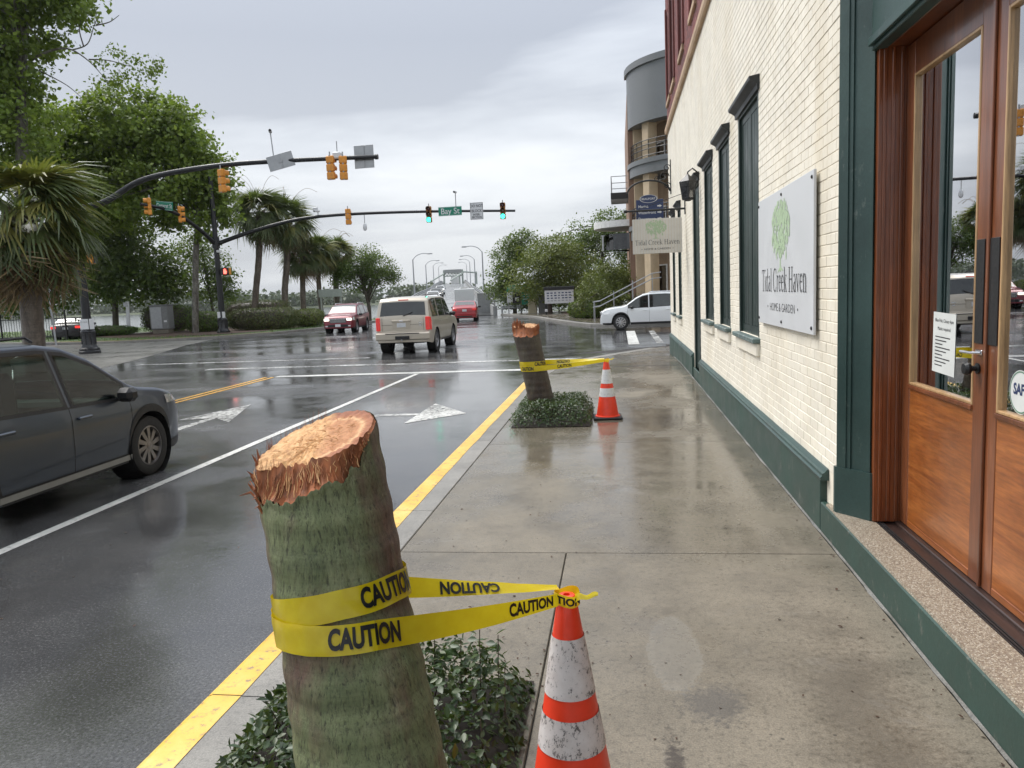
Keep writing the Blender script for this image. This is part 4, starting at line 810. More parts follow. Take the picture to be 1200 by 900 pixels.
text('small_lettering', '\u2022  HOME & GARDEN  \u2022', (0, -.0195, .095), (R(90), 0, 0), .058, 'letter_dark', hs, 0, 1.2); tree_print('tree_emblem', .48, .40, hs, (-.03, -.0195, .51), (R(90), 0, 0), n=240)
# blue wayfinding board on a scrolled bracket further along
WY = 21.5
wb_ = empty('sign_bracket', (XB, WY, 4.2), label='arched black iron scroll bracket at the far corner of the cream wall', cat='bracket')
mb = MB(); mb.tube([(-.02, 0, .13)] + [(-.02 - .57 + .57 * math.cos(a) * 1.0, 0, .10 + .34 * math.sin(a)) for a in np.linspace(0.15, math.pi * .97, 16)], .025, 8); mb.build('arch_bar', 'iron_black', wb_)
mb = MB()
for cx_, cz_, r0 in ((-.18, .52, .14), (-.36, .46, .09), (-.1, .74, .1), (-.1, .28, .09)): mb.tube([(cx_ + r0 * (1 - i / 22) * math.cos(i * .5), 0, cz_ + r0 * (1 - i / 22) * math.sin(i * .5)) for i in range(18)], .012, 6)
mb.build('scrollwork', 'iron_black', wb_); MB().b2((-.02, -.03, .05), (.01, .03, .95), .004).build('wall_plate', 'iron_black', wb_)
bs = empty('wayfinding_sign', (.88, WY, 3.3), label='dark blue wayfinding board with white arrows hanging behind the shop sign', cat='sign')
box('board', (0, 0, .42), (.72, .03, .84), 'sign_blue', bs, .004); e_ = MB(); e_.add([(.24 * math.cos(a), 0, .11 * math.sin(a)) for a in np.linspace(0, 6.283, 28, endpoint=False)], [tuple(range(28))]); e_.add([(.24 * math.cos(a), -.03, .11 * math.sin(a)) for a in np.linspace(0, 6.283, 28, endpoint=False)], [tuple(range(28))[::-1]]); e_.F += [(i, (i + 1) % 28, 28 + (i + 1) % 28, 28 + i) for i in range(28)]
o = e_.build('crest_plate', 'sign_blue', bs); o.location = (-.03, -.002, .86)
mb = MB()
for i in range(28):
    a, b = 2 * math.pi * i / 28, 2 * math.pi * (i + 1) / 28; k = len(mb.V); mb.V += [(r_ * math.cos(q), -.0315, r_ * .46 * math.sin(q)) for r_, q in ((.235, a), (.215, a), (.215, b), (.235, b))]; mb.F.append((k, k + 1, k + 2, k + 3))
o = mb.build('crest_ring', 'sign_white', bs); o.location = (-.03, -.002, .86)
text('lettering', 'BEAUFORT', (-.03, -.0345, .855), (R(90), 0, 0), .075, 'sign_white', bs, .001)
for i, s_ in enumerate(('Marina', 'Waterfront', 'Downtown')):
    text('lettering', s_, (-.31, -.0165, .66 - i * .165), (R(90), 0, 0), .105, 'sign_white', bs, .001, .95, 'LEFT'); mb = MB(); mb.add([(.2, -.0165, .68 - i * .165), (.2, -.0165, .645 - i * .165), (.26, -.0165, .645 - i * .165), (.26, -.0165, .625 - i * .165), (.32, -.0165, .6625 - i * .165), (.26, -.0165, .70 - i * .165), (.26, -.0165, .68 - i * .165)], [tuple(range(7))[::1]]); mb.build('arrow', 'sign_white', bs)
# wall lantern above the green side door
ln = empty('wall_lantern', (XB, 14.2, 3.55), label='black wall lantern beside the tall green shutter door', cat='lantern')
MB().tube([(0, 0, .2), (-.12, 0, .3), (-.2, 0, .24), (-.2, 0, .17)], .014, 6).build('arm', 'iron_black', ln); mb = MB(); mb.lathe([(.02, .2), (.05, .17), (.15, .08), (.15, .06), (.02, .06)], 4, (-.2, 0, 0)); mb.lathe([(.1, -.24), (.11, -.2), (.04, -.26)], 4, (-.2, 0, 0)); mb.build('cap', 'iron_black', ln)
MB().lathe([(.10, -.2), (.14, .06)], 4, (-.2, 0, 0)).build('glass', 'lens_clear', ln); mb = MB()
for a in range(4): q = a * math.pi / 2; mb.tube([(-.2 + .1 * math.cos(q), .1 * math.sin(q), -.2), (-.2 + .14 * math.cos(q), .14 * math.sin(q), .06)], .008, 5)
mb.build('cage', 'iron_black', ln)
# ------------------------------------------------------------------ round-fronted tan building across the side street
TB = empty('apartment_building', (5.4, 49, 0), label='tan building with curved grey balconies behind the white car', cat='building')
def tb(mb, name, mat, parent=None, smooth=None):
    mb.V = [(x - 5.4, y - 49, z) for x, y, z in mb.V]; return mb.build(name, mat, parent or TB, smooth)
CX, CY, RR = 5.4, 48.6, 4.6
tb(MB().b2((2.6, 49.6, 0), (22, 66, 13.6)), 'main_wall', 'brick_tan'); tb(MB().b2((0.75, 48.2, 0), (2.58, 64, 13.2)), 'side_wall', 'brick_tan')
def ring(r0, r1, z0, z1, a0=176, a1=364, n=40, cx=CX, cy=CY):
    mb = MB(); V = []
    for i in range(n + 1):
        a = R(a0 + (a1 - a0) * i / n); c_, s_ = math.cos(a), math.sin(a); V += [(cx + r1 * c_, cy + r1 * s_, z0), (cx + r1 * c_, cy + r1 * s_, z1), (cx + r0 * c_, cy + r0 * s_, z1), (cx + r0 * c_, cy + r0 * s_, z0)]
    F = [(4 * i + k, 4 * i + 4 + k, 4 * i + 4 + (k + 1) % 4, 4 * i + (k + 1) % 4) for i in range(n) for k in range(4)] + [(0, 1, 2, 3), (4 * n + 3, 4 * n + 2, 4 * n + 1, 4 * n)]
    return mb.add(V, F)
tb(ring(3.9, RR + .05, 11.1, 14.3), 'fascia', 'fascia_grey', smooth=30); tb(ring(3.8, RR + .18, 14.2, 14.55), 'coping', 'fascia_grey', smooth=30); tb(ring(.3, 3.95, 11.3, 11.45), 'soffit', 'stucco_cream')
for z0 in (8.25, 4.6): 
    tb(ring(.3, RR, z0, z0 + .75), 'balcony_slab', 'fascia_grey', smooth=30); tb(ring(RR - .1, RR + .1, z0 + .55, z0 + .82), 'slab_trim', 'fascia_grey', smooth=30)
    rl = MB(); P = lambda a, z: (CX + (RR - .12) * math.cos(R(a)), CY + (RR - .12) * math.sin(R(a)), z)
    for zz in (.25, .6, .85, 1.1): rl.tube([P(a, z0 + .75 + zz) for a in range(176, 366, 6)], .03, 5)
    for a in range(178, 366, 8): rl.tube([P(a, z0 + .7), P(a, z0 + 1.85)], .025, 5)
    tb(rl, 'balcony_rail', 'iron_black')
for a in (184, 212, 243, 274, 305, 336):
    x, y = CX + (RR - .55) * math.cos(R(a)), CY + (RR - .55) * math.sin(R(a)); tb(MB().box((x, y, 5.7), (.62, .62, 11.3), R(a), .02), 'column', 'stucco_cream')
tb(MB().lathe([(3.0, 0), (3.0, 11.3)], 32, (CX, CY, 0)), 'drum_wall', 'stucco_tan', smooth=30)
for z0 in (.9, 4.3, 8.0):
    for a in (205, 228, 258, 290):
        w_ = empty('window'); w_.parent = TB; x, y = CX + 3.02 * math.cos(R(a)), CY + 3.02 * math.sin(R(a)); w_.location = (x - 5.4, y - 49, z0); w_.rotation_euler = (0, 0, R(a))
        box('frame', (0, 0, 1.1), (.08, .95, 2.2), 'white_paint', w_, .01); box('pane', (.045, 0, 1.1), (.02, .80, 2.05), 'house_glass', w_); box('blind', (.042, 0, 1.1), (.002, .8, 2.05), 'interior', w_)
bl_ = empty('side_balcony'); bl_.parent = TB; bl_.location = (0, 0, 0)
def lb(mb, name, mat): mb.V = [(x - 5.4, y - 49, z) for x, y, z in mb.V]; return mb.build(name, mat, bl_)
lb(MB().b2((-.35, 49.6, 7.3), (.74, 52.6, 7.7), .01), 'slab', 'trim_black'); rl = MB()
for zz in (7.95, 8.3, 8.7): rl.tube([(.7, 49.7, zz), (-.3, 49.7, zz), (-.3, 52.5, zz)], .025, 5)
for y in (49.7, 50.6, 51.5, 52.5): rl.tube([(-.3, y, 7.7), (-.3, y, 8.7)], .03, 5)
lb(rl, 'rail', 'galv')
cp = empty('canopy'); cp.parent = TB
def lb(mb, name, mat): mb.V = [(x - 5.4, y - 49, z) for x, y, z in mb.V]; return mb.build(name, mat, cp)
lb(ring(.1, 2.4, 5.6, 6.0, 90, 270, 20, .9, 51.5), 'slab', 'white_paint'); lb(ring(1.2, 2.0, 4.2, 5.2, 90, 270, 20, .9, 51.5), 'bay', 'house_glass')
stp = empty('stairs'); stp.parent = TB
def lb(mb, name, mat): mb.V = [(x - 5.4, y - 49, z) for x, y, z in mb.V]; return mb.build(name, mat, stp)
for i in range(8): lb(MB().b2((-1.1 + i * .32, 45.0, 0), (-1.1 + (i + 1) * .32 - .002, 46.8, .16 * (i + 1)), .01), 'step', 'concrete')
for y in (44.95, 46.85):
    rl = MB(); 
    for dz in (.9, .6): rl.tube([(-1.5, y, .15 + dz), (-1.1, y, .2 + dz), (1.9, y, 1.65 + dz), (2.4, y, 1.7 + dz)], .03, 6)
    for x, z in ((-1.45, 0), (-.3, .55), (.8, 1.1), (1.9, 1.4)): rl.tube([(x, y, z), (x, y, z + 1.1)], .025, 6)
    lb(rl, 'handrail', 'galv')
# ------------------------------------------------------------------ foliage helper: many leaf shapes in one mesh
LEAF = np.array([(0, 0, 0), (0.22, 0.32, 0.05), (0.24, 0.6, 0.05), (0, 1.0, -0.05), (-0.24, 0.6, 0.05), (-0.22, 0.32, 0.05), (0, 0.5, -0.03)], dtype=np.float32)
LEAF_F = np.array([(0, 1, 6), (1, 2, 6), (2, 3, 6), (3, 4, 6), (4, 5, 6), (5, 0, 6)])
CARD = np.array([(0, 0, 0), (0.34, 0.45, 0.06), (0, 1.0, -0.04), (-0.34, 0.45, 0.06)], dtype=np.float32); CARD_F = np.array([(0, 1, 2, 3)])
def basis(nrm, rg):
    n = nrm / (np.linalg.norm(nrm, axis=1, keepdims=True) + 1e-9); r_ = rg.normal(size=n.shape); u = np.cross(n, r_); u /= np.linalg.norm(u, axis=1, keepdims=True) + 1e-9
    return u, np.cross(n, u), n
def leaves(P, nrm, size, rg, T_=LEAF, TF=LEAF_F):
    u, v, n = basis(nrm, rg); k = len(T_)
    V = P[:, None, :] + size[:, None, None] * (T_[None, :, 0:1] * u[:, None, :] + T_[None, :, 1:2] * v[:, None, :] + T_[None, :, 2:3] * n[:, None, :])
    F = (TF[None] + (np.arange(len(P)) * k)[:, None, None]).reshape(-1, TF.shape[1])
    return V.reshape(-1, 3), F
leaf_me = rawmesh('leaf', LEAF, LEAF_F, 'leaf_jasmine', 60)
def shrub_bed(root, x0, x1, y0, y1, hfun, n, size, rg, hole, nobj=0, mat='leaf_jasmine', edge=0.06, boxy=False):
    """low ground-cover shrub in a tree pit; root sits at the pit centre"""
    cx, cy = root.location.x, root.location.y
    x = rg.uniform(x0, x1, n); y = rg.uniform(y0, y1, n); keep = (x - hole[0]) ** 2 + (y - hole[1]) ** 2 > hole[2] ** 2; x, y = x[keep], y[keep]
    top = np.array([hfun(a, b) for a, b in zip(x, y)])
    de = np.minimum(np.minimum(x - x0, x1 - x), np.minimum(y - y0, y1 - y)); fall = np.clip(de / (0.10 if boxy else 0.22), 0.05, 1) ** (0.35 if boxy else 0.6); top = top * fall
    u = 1 - rg.uniform(0, 1, len(x)) ** 2.2 * (0.85); side = de < 0.10
    u = np.where(side, rg.uniform(0.08, 1, len(x)), u); z = top * u + 0.01
    gx = np.where(x - x0 < 0.12, -1, np.where(x1 - x < 0.12, 1, 0)); gy = np.where(y - y0 < 0.12, -1, np.where(y1 - y < 0.12, 1, 0))
    nrm = np.stack([gx * 0.9, gy * 0.9, np.full(len(x), 0.9)], 1) + rg.normal(0, 0.55, (len(x), 3)); s = size * rg.uniform(0.38, 1.35, len(x)) * rg.choice([1.0, 1.0, .7], len(x)); P = np.stack([x - cx, y - cy, z], 1)
    sel = np.zeros(len(x), bool)
    if nobj:
        d = np.sqrt(x ** 2 + y ** 2 + (z - 1.83) ** 2); vis = (u > 0.9) & (y > 1.9); order = np.argsort(d + (~vis) * 100 - s * 8); sel[order[:nobj]] = True
        for i in np.where(sel)[0]:
            q = Vector(nrm[i]).to_track_quat('Z', 'Y') @ Vector((0, 0, 1)).rotation_difference(Vector((0, 0, 1))); e_ = q.to_euler(); o = link('leaf', leaf_me, root, P[i], None, (s[i],) * 3)
            o.rotation_mode = 'QUATERNION'; from mathutils import Quaternion; o.rotation_quaternion = q @ Quaternion((0, 0, 1), rg.uniform(0, 6.28))
    V, F = leaves(P[~sel], nrm[~sel], s[~sel], rg)
    tag(mesh('foliage', V, F, mat, root, 60), kind='stuff')
    return P, s
# ------------------------------------------------------------------ palm stumps
class Stump:
    def __init__(s, B, T, rad, topz, sl, tear, seed): s.B, s.T, s.rad, s.topz, s.sl, s.tear, s.seed = Vector(B), Vector(T), rad, topz, sl, tear, seed
    def A(s, z): return s.B + (s.T - s.B) * (z / s.T.z)
    def r(s, th, z):
        k = float(np.interp(z, *s.rad)); n1 = mnoise.noise((math.cos(th) * 1.3, math.sin(th) * 1.3, z * 1.1 + s.seed)); n2 = mnoise.noise((math.cos(th) * 6, math.sin(th) * 6, z * 3 + s.seed)); n3 = mnoise.noise((math.cos(th) * 22, math.sin(th) * 22, z * 5 + s.seed))
        ring = 0.0022 * math.sin(z * 62 + 1.2 * mnoise.noise((math.cos(th), math.sin(th), z * 2.2)))
        return k * (1 + 0.035 * n1 + 0.010 * n2) + 0.0028 * n3 + ring
    def zt(s, th, rr): return s.topz + s.sl[0] * rr * math.cos(th) + s.sl[1] * rr * math.sin(th)
    def P(s, th, z, rr): c = s.A(z); return (c.x + rr * math.cos(th), c.y + rr * math.sin(th), z)
def make_stump(st, name, label, barkmat, nth=128, nz=110, cutmat='wood_cut'):
    root = empty(name, tuple(st.B), label=label, cat='tree stump', group='sawn palm stumps along the sidewalk'); B = st.B
    th0, chord, depth, width = st.tear; th = np.linspace(0, 2 * math.pi, nth, endpoint=False); rr = random.Random(st.seed)
    def tw(t): d = abs((t - th0 + math.pi) % (2 * math.pi) - math.pi); return max(0.0, min(1.0, (width - d) / R(22)))
    zb = []
    for t in th:
        k = tw(t); rag = 0.030 * mnoise.noise((math.cos(t) * 5, math.sin(t) * 5, st.seed)) + 0.018 * mnoise.noise((math.cos(t) * 16, math.sin(t) * 16, st.seed)); zb.append(st.zt(t, 0.19) - 0.006 - k * (depth + rag) - (1 - k) * 0.15 * abs(rag))
    V = []; F = []
    for j in range(nz + 1):
        for i, t in enumerate(th):
            z = zb[i] * (j / nz); V.append(tuple(Vector(st.P(t, z, st.r(t, z) + (0.004 * tw(t) if j > nz - 2 else 0))) - B))
    for j in range(nz):
        for i in range(nth): F.append((j * nth + i, j * nth + (i + 1) % nth, (j + 1) * nth + (i + 1) % nth, (j + 1) * nth + i))
    mesh('trunk', V, F, barkmat, root, 70)
    # torn face between the ragged bark edge and the cut
    V = []; F = []; rows = 9
    def rc(t):
        q = math.cos(t - th0); full = st.r(t, zb[0]) - 0.010; return min(full, chord / q) if q > 0.05 else full
    top_pts = []
    for i, t in enumerate(th):
        r_out = st.r(t, zb[i]) - 0.003; r_in = rc(t); z_in = st.zt(t, r_in) + 0.006 * mnoise.noise((math.cos(t) * 9, math.sin(t) * 9, 4.4 + st.seed)) * (1 + 2 * tw(t))
        for j in range(rows):
            q = j / (rows - 1); z = zb[i] - 0.004 + (z_in - zb[i] + 0.004) * q; a = r_out + (r_in - r_out) * (q ** 0.55); a += 0.006 * mnoise.noise((math.cos(t) * 30, math.sin(t) * 30, z * 4)) * tw(t) * (1 if 0 < j < rows - 1 else 0); V.append(tuple(Vector(st.P(t, z, a)) - B))
        top_pts.append((t, r_in, z_in))
    for i in range(nth):
        for j in range(rows - 1): a, b = i * rows + j, ((i + 1) % nth) * rows + j; F.append((a, b, b + 1, a + 1))
    mesh('torn_rim', V, F, 'fibre_red', root, 50)
    V = []; F = []; nr = 16
    for t, r_in, z_in in top_pts:
        for j in range(nr):
            q = j / nr; a = r_in * (1 - q) * 0.999; rough = 0.5 + 0.5 * max(0, math.cos(t - th0)); x, y = a * math.cos(t), a * math.sin(t)
            z = z_in * (1 - q) + st.topz * q + (0.011 * rough * (mnoise.noise((x * 38, y * 38, 1.1)) + 0.6 * mnoise.noise((x * 90, y * 90, 3.1)))) * min(1, q * 6); V.append(tuple(Vector(st.P(t, z, a)) - B))
    c = len(V); V.append(tuple(Vector(st.P(0, st.topz, 0)) - B))
    for i in range(nth):
        for j in range(nr - 1): a, b = i * nr + j, ((i + 1) % nth) * nr + j; F.append((a, b, b + 1, a + 1))
        F.append((i * nr + nr - 1, ((i + 1) % nth) * nr + nr - 1, c))
    mesh('cut_face', V, F, cutmat, root, 60)
    return root, zb, th, tw, rc
def strands(root, st, spec, name, mat):
    """thin fibres: spec is a list of (points, radius)"""
    mb = MB()
    for pts, r_ in spec: mb.tube([Vector(p) - st.B for p in pts], [r_] * (len(pts) - 1) + [r_ * 0.25], 4, False)
    return tag(mb.build(name, mat, root), kind='stuff')
S1 = Stump((-0.56, 1.72, 0), (-0.88, 2.11, 1.37), ([0, .5, 1.0, 1.3, 1.5], [.215, .198, .181, .184, .186]), 1.42, (.24, .28), (R(-100), .118, .052, R(88)), 3)
root1, zb, th, tw, rc = make_stump(S1, 'palm_stump', 'large mossy green palm stump in the foreground with torn orange top', 'bark_moss', 160, 150, 'stump_cut')
rr = random.Random(5); sp = []; sp2 = []
for k in range(170):
    t = R(-100) + rr.uniform(-1, 1) * R(88); i = int((t % (2 * math.pi)) / (2 * math.pi) * 160) % 160; r0 = S1.r(t, zb[i]) - .002; r1 = rc(t); z1 = S1.zt(t, r1); f0 = rr.uniform(0.0, .5); f1 = min(1, f0 + rr.uniform(.25, .8)); pts = []
    for q in np.linspace(f0, f1, 4): z = zb[i] + (z1 - zb[i]) * q; a = r0 + (r1 - r0) * (q ** .55) + .003; pts.append(S1.P(t + rr.uniform(-.03, .03) * q * 2, z, a + rr.uniform(0, .006)))
    (sp if rr.random() < .32 else sp2).append((pts, rr.uniform(.0006, .0018)))
for k in range(90):  # hairs along the far rim
    t = R(rr.uniform(95, 235)); i = int((t % (2 * math.pi)) / (2 * math.pi) * 160) % 160; r1 = rc(t); z1 = S1.zt(t, r1); h = rr.uniform(.008, .04); p = S1.P(t, z1 - .004, r1); sp2.append(([p, (p[0] + rr.uniform(-.006, .006), p[1] + rr.uniform(-.006, .006), p[2] + h)], .0008))
for k in range(130):  # loose shavings on the cut
    a, r_ = rr.uniform(0, 6.28), rr.uniform(0, .13); z = S1.topz + .24 * r_ * math.cos(a) + .28 * r_ * math.sin(a) + .004; p = S1.P(a, z, r_)
    if math.cos(a - R(-100)) * r_ > .09: continue
    b = rr.uniform(0, 6.28); l = rr.uniform(.006, .03); sp.append(([p, (p[0] + l * .5 * math.cos(b), p[1] + l * .5 * math.sin(b), p[2] + rr.uniform(.0, .006)), (p[0] + l * math.cos(b), p[1] + l * math.sin(b), p[2] + rr.uniform(-.002, .004))], rr.uniform(.0005, .0012)))
strands(root1, S1, sp, 'pale_fibres', 'fibre_pale'); strands(root1, S1, sp2, 'red_fibres', 'fibre_red')
sp = []
for k in range(13):  # torn strips standing off the bark edge on the left
    t = R(rr.uniform(-186, -132)); i = int((t % (2 * math.pi)) / (2 * math.pi) * 160) % 160; r_ = S1.r(t, zb[i]); l = rr.uniform(.01, .045) * (1.25 if R(-175) < t < R(-152) else .7); z0 = zb[i] + rr.uniform(-.03, .03)
    sp.append(([S1.P(t, z0 - .03, r_ - .003), S1.P(t + rr.uniform(-.04, .04), z0, r_ + .006 + l * .3), S1.P(t + rr.uniform(-.1, .1), z0 + rr.uniform(-.008, .02), r_ + l)], rr.uniform(.0025, .006)))
strands(root1, S1, sp, 'torn_strips', 'fibre_red')
S2 = Stump((-1.10, 11.0, 0), (-1.36, 11.05, 1.36), ([0, .4, 1.0, 1.3, 1.5], [.20, .185, .185, .198, .2]), 1.33, (.05, .18), (R(-110), .07, .10, R(120)), 9)
root2, zb2, th2, tw2, rc2 = make_stump(S2, 'palm_stump', 'dark brown leaning palm stump with splintered top by the far cone', 'bark_dark', 72, 60)
sp = []
for k in range(150):
    t = R(rr.uniform(-230, 30)); i = int((t % (2 * math.pi)) / (2 * math.pi) * 72) % 72; r1 = rc2(t) * rr.uniform(.75, 1.02); z1 = S2.zt(t, r1); p = S2.P(t, z1 - .06, r1 + .004); h = rr.uniform(.04, .13) * (1.3 if math.cos(t - R(180)) > .3 else .7); sp.append(([p, (p[0] + rr.uniform(-.01, .01), p[1], p[2] + h * .6), (p[0] + rr.uniform(-.02, .02), p[1], p[2] + h)], rr.uniform(.003, .008)))
strands(root2, S2, sp, 'splinters', 'fibre_red')
# ------------------------------------------------------------------ tree pits with ground cover
def pit(cx, cy, x0, x1, y0, y1, label, hole, hfun, n, size, nobj, boxy):
    p = empty('ground_cover_shrub', (cx, cy, 0), label=label, cat='shrub', group='ground cover round the stumps'); g = np.random.default_rng(int(cy * 10))
    V = []; F = []; nn = 14
    for i in range(nn + 1):
        for j in range(nn + 1): x, y = x0 + (x1 - x0) * i / nn, y0 + (y1 - y0) * j / nn; V.append((x - cx, y - cy, .008 + (.012 * mnoise.noise((x * 7, y * 7, 0)) + .016 if 0 < i < nn and 0 < j < nn else 0)))
    F = [(i * (nn + 1) + j, (i + 1) * (nn + 1) + j, (i + 1) * (nn + 1) + j + 1, i * (nn + 1) + j + 1) for i in range(nn) for j in range(nn)]
    mesh('soil', V, F, 'soil', p, 60); P_, s_ = shrub_bed(p, x0, x1, y0, y1, hfun, n, size, g, hole, nobj, boxy=boxy)
    mb = MB()
    for k in range(70 if not boxy else 40):
        x, y = g.uniform(x0 + .1, x1 - .1), g.uniform(y0 + .1, y1 - .1)
        if (x - hole[0]) ** 2 + (y - hole[1]) ** 2 < hole[2] ** 2: continue
        h = hfun(x, y) * .9; mb.tube([(x - cx, y - cy, 0), (x - cx + g.normal(0, .03), y - cy + g.normal(0, .03), h * .5), (x - cx + g.normal(0, .05), y - cy + g.normal(0, .05), h)], [.004, .003, .0015], 5)
    tag(mb.build('stems', 'bark_dark', p), kind='stuff'); return p, g
hf1 = lambda x, y: max(0.06, 0.27 + 0.10 * mnoise.noise((x * 2.6, y * 2.6, 1.0)) + 0.08 * mnoise.noise((x * 9, y * 9, 2.0)) - 0.07 * max(0, (-1.15 - x) / .5))
p1_, g1_ = pit(-1.0, 2.2, -1.60, -0.44, 0.9, 3.42, 'dark glossy leafy shrub round the base of the big green stump', (-.62, 1.8, .2), hf1, 12000, .044, 300, False)
hf2 = lambda x, y: .29 + .03 * mnoise.noise((x * 5, y * 5, 3)) + .02 * mnoise.noise((x * 14, y * 14, 3))
pit(-.96, 10.92, -1.50, -.42, 10.22, 11.65, 'boxy clipped green shrub round the base of the leaning brown stump', (-1.1, 11.0, .19), hf2, 9500, .036, 0, True)
# upright sprigs
V = []; F = []; mbs = MB()
for (x, y, h) in ((-.62, 3.02, .44), (-.55, 3.06, .40), (-.72, 3.1, .36), (-.98, 3.0, .38), (-.5, 2.9, .34), (-.85, 3.15, .33), (-1.3, 2.95, .30), (-1.25, 3.2, .26)):
    n = 10; mbs.tube([(x + 1.0, y - 2.2, .1), (x + 1.01, y - 2.2, h)], .0022, 5); zz = np.linspace(h * .55, h, n); P_ = np.stack([np.full(n, x + 1.0), np.full(n, y - 2.2), zz], 1); a = np.arange(n) * 2.4; nr = np.stack([np.cos(a) * .6, np.sin(a) * .6, np.full(n, .8)], 1); v, f = leaves(P_, nr, np.full(n, .055), g1_); F += [tuple(q) for q in (f + len(V)).tolist()]; V += v.tolist()
tag(mesh('sprig_leaves', V, F, 'leaf_jasmine', p1_, 60), kind='stuff'); mbs.build('sprig_stems', 'bark_dark', p1_)
# ------------------------------------------------------------------ traffic cones
def cone(loc, label, white, rz, h=0.83, bands=(0.0, .135, .33, .395, .515, .79)):
    c = empty('traffic_cone', loc, rz, label, 'traffic cone', 'traffic cones by the stumps'); r_at = lambda z: .158 - (.158 - .030) * (z - .035) / (h - .035)
    MB().box((0, 0, .018), (.40, .40, .032), 0, .010).build('base', 'rubber_black', c)
    def sec(name, z0, z1, mat, dr): 
        zz = np.linspace(z0, z1, 5); MB().lathe([(r_at(z) + dr, z) for z in zz], 40, cap=False).build(name, mat, c, 30)
    MB().lathe([(.175, .035), (.172, .045), (.158, .05)] + [(r_at(z), z) for z in np.linspace(.05, h - .012, 14)] + [(.026, h), (.012, h + .001), (.012, h - .03)], 40, cap=False).build('body', 'cone_orange', c, 30)
    sec('reflective_collar', h - bands[2], h - bands[1], white, .0025); sec('reflective_collar', h - bands[4], h - bands[3], white, .0025)
    return c
CN1 = (-0.196, 2.45, 0); CN2 = (-0.20, 10.9, 0)
cone(CN1, 'scuffed orange and white traffic cone in front, tied to the green stump', 'cone_white', R(12)); cone(CN2, 'clean orange traffic cone with white collars beside the far clipped shrub', 'cone_white_clean', R(4))
# ------------------------------------------------------------------ caution tape
def ribbon(name, C_, U_, W_, mat, parent, off, crease=0.0, seed=0, nv=4):
    """C_: centre points, U_: width directions (unit), W_: widths"""
    V = []; F = []
    for i, (c, u, w_) in enumerate(zip(C_, U_, W_)):
        for j in range(nv + 1):
            q = j / nv - .5; t = (C_[min(i + 1, len(C_) - 1)] - C_[max(i - 1, 0)]).normalized(); n = u.cross(t); d = crease * mnoise.noise((i * .33, q * 3.0, seed)); V.append(tuple(c + u * (q * w_) + n * d - off))
    k = nv + 1
    for i in range(len(C_) - 1):
        for j in range(nv): F.append((i * k + j, i * k + j + 1, (i + 1) * k + j + 1, (i + 1) * k + j))
    return mesh(name, V, F, mat, parent, 60)
def tape_text(s, C_, U_, W_, u0, parent, off, side=1, flip=False, hgt=.052, lift=.0022, xs=.62):
    """bend the word along the ribbon: u0 = arc length where the word starts"""
    V, F = text_geo(s, hgt * 1.38, .0030, xs, 'LEFT', res=4); L_ = [0.0]
    for a, b in zip(C_[:-1], C_[1:]): L_.append(L_[-1] + (b - a).length)
    out = []
    for x, y, z in V:
        if flip: y = -y
        u = u0 + (-x if flip else x); u = min(max(u, 0), L_[-1] - 1e-5); i = max(0, int(np.searchsorted(L_, u) - 1)); i = min(i, len(C_) - 2); q = (u - L_[i]) / max(1e-6, L_[i + 1] - L_[i])
        c = C_[i].lerp(C_[i + 1], q); up = U_[i].lerp(U_[i + 1], q).normalized(); wd = W_[i] + (W_[i + 1] - W_[i]) * q; tt = (C_[min(i + 2, len(C_) - 1)] - C_[max(i - 1, 0)]).normalized(); n = up.cross(tt).normalized() * -side
        out.append(tuple(c + up * (y * wd / .076) + n * lift - off))
    return mesh('lettering', out, F, 'tape_black', parent)
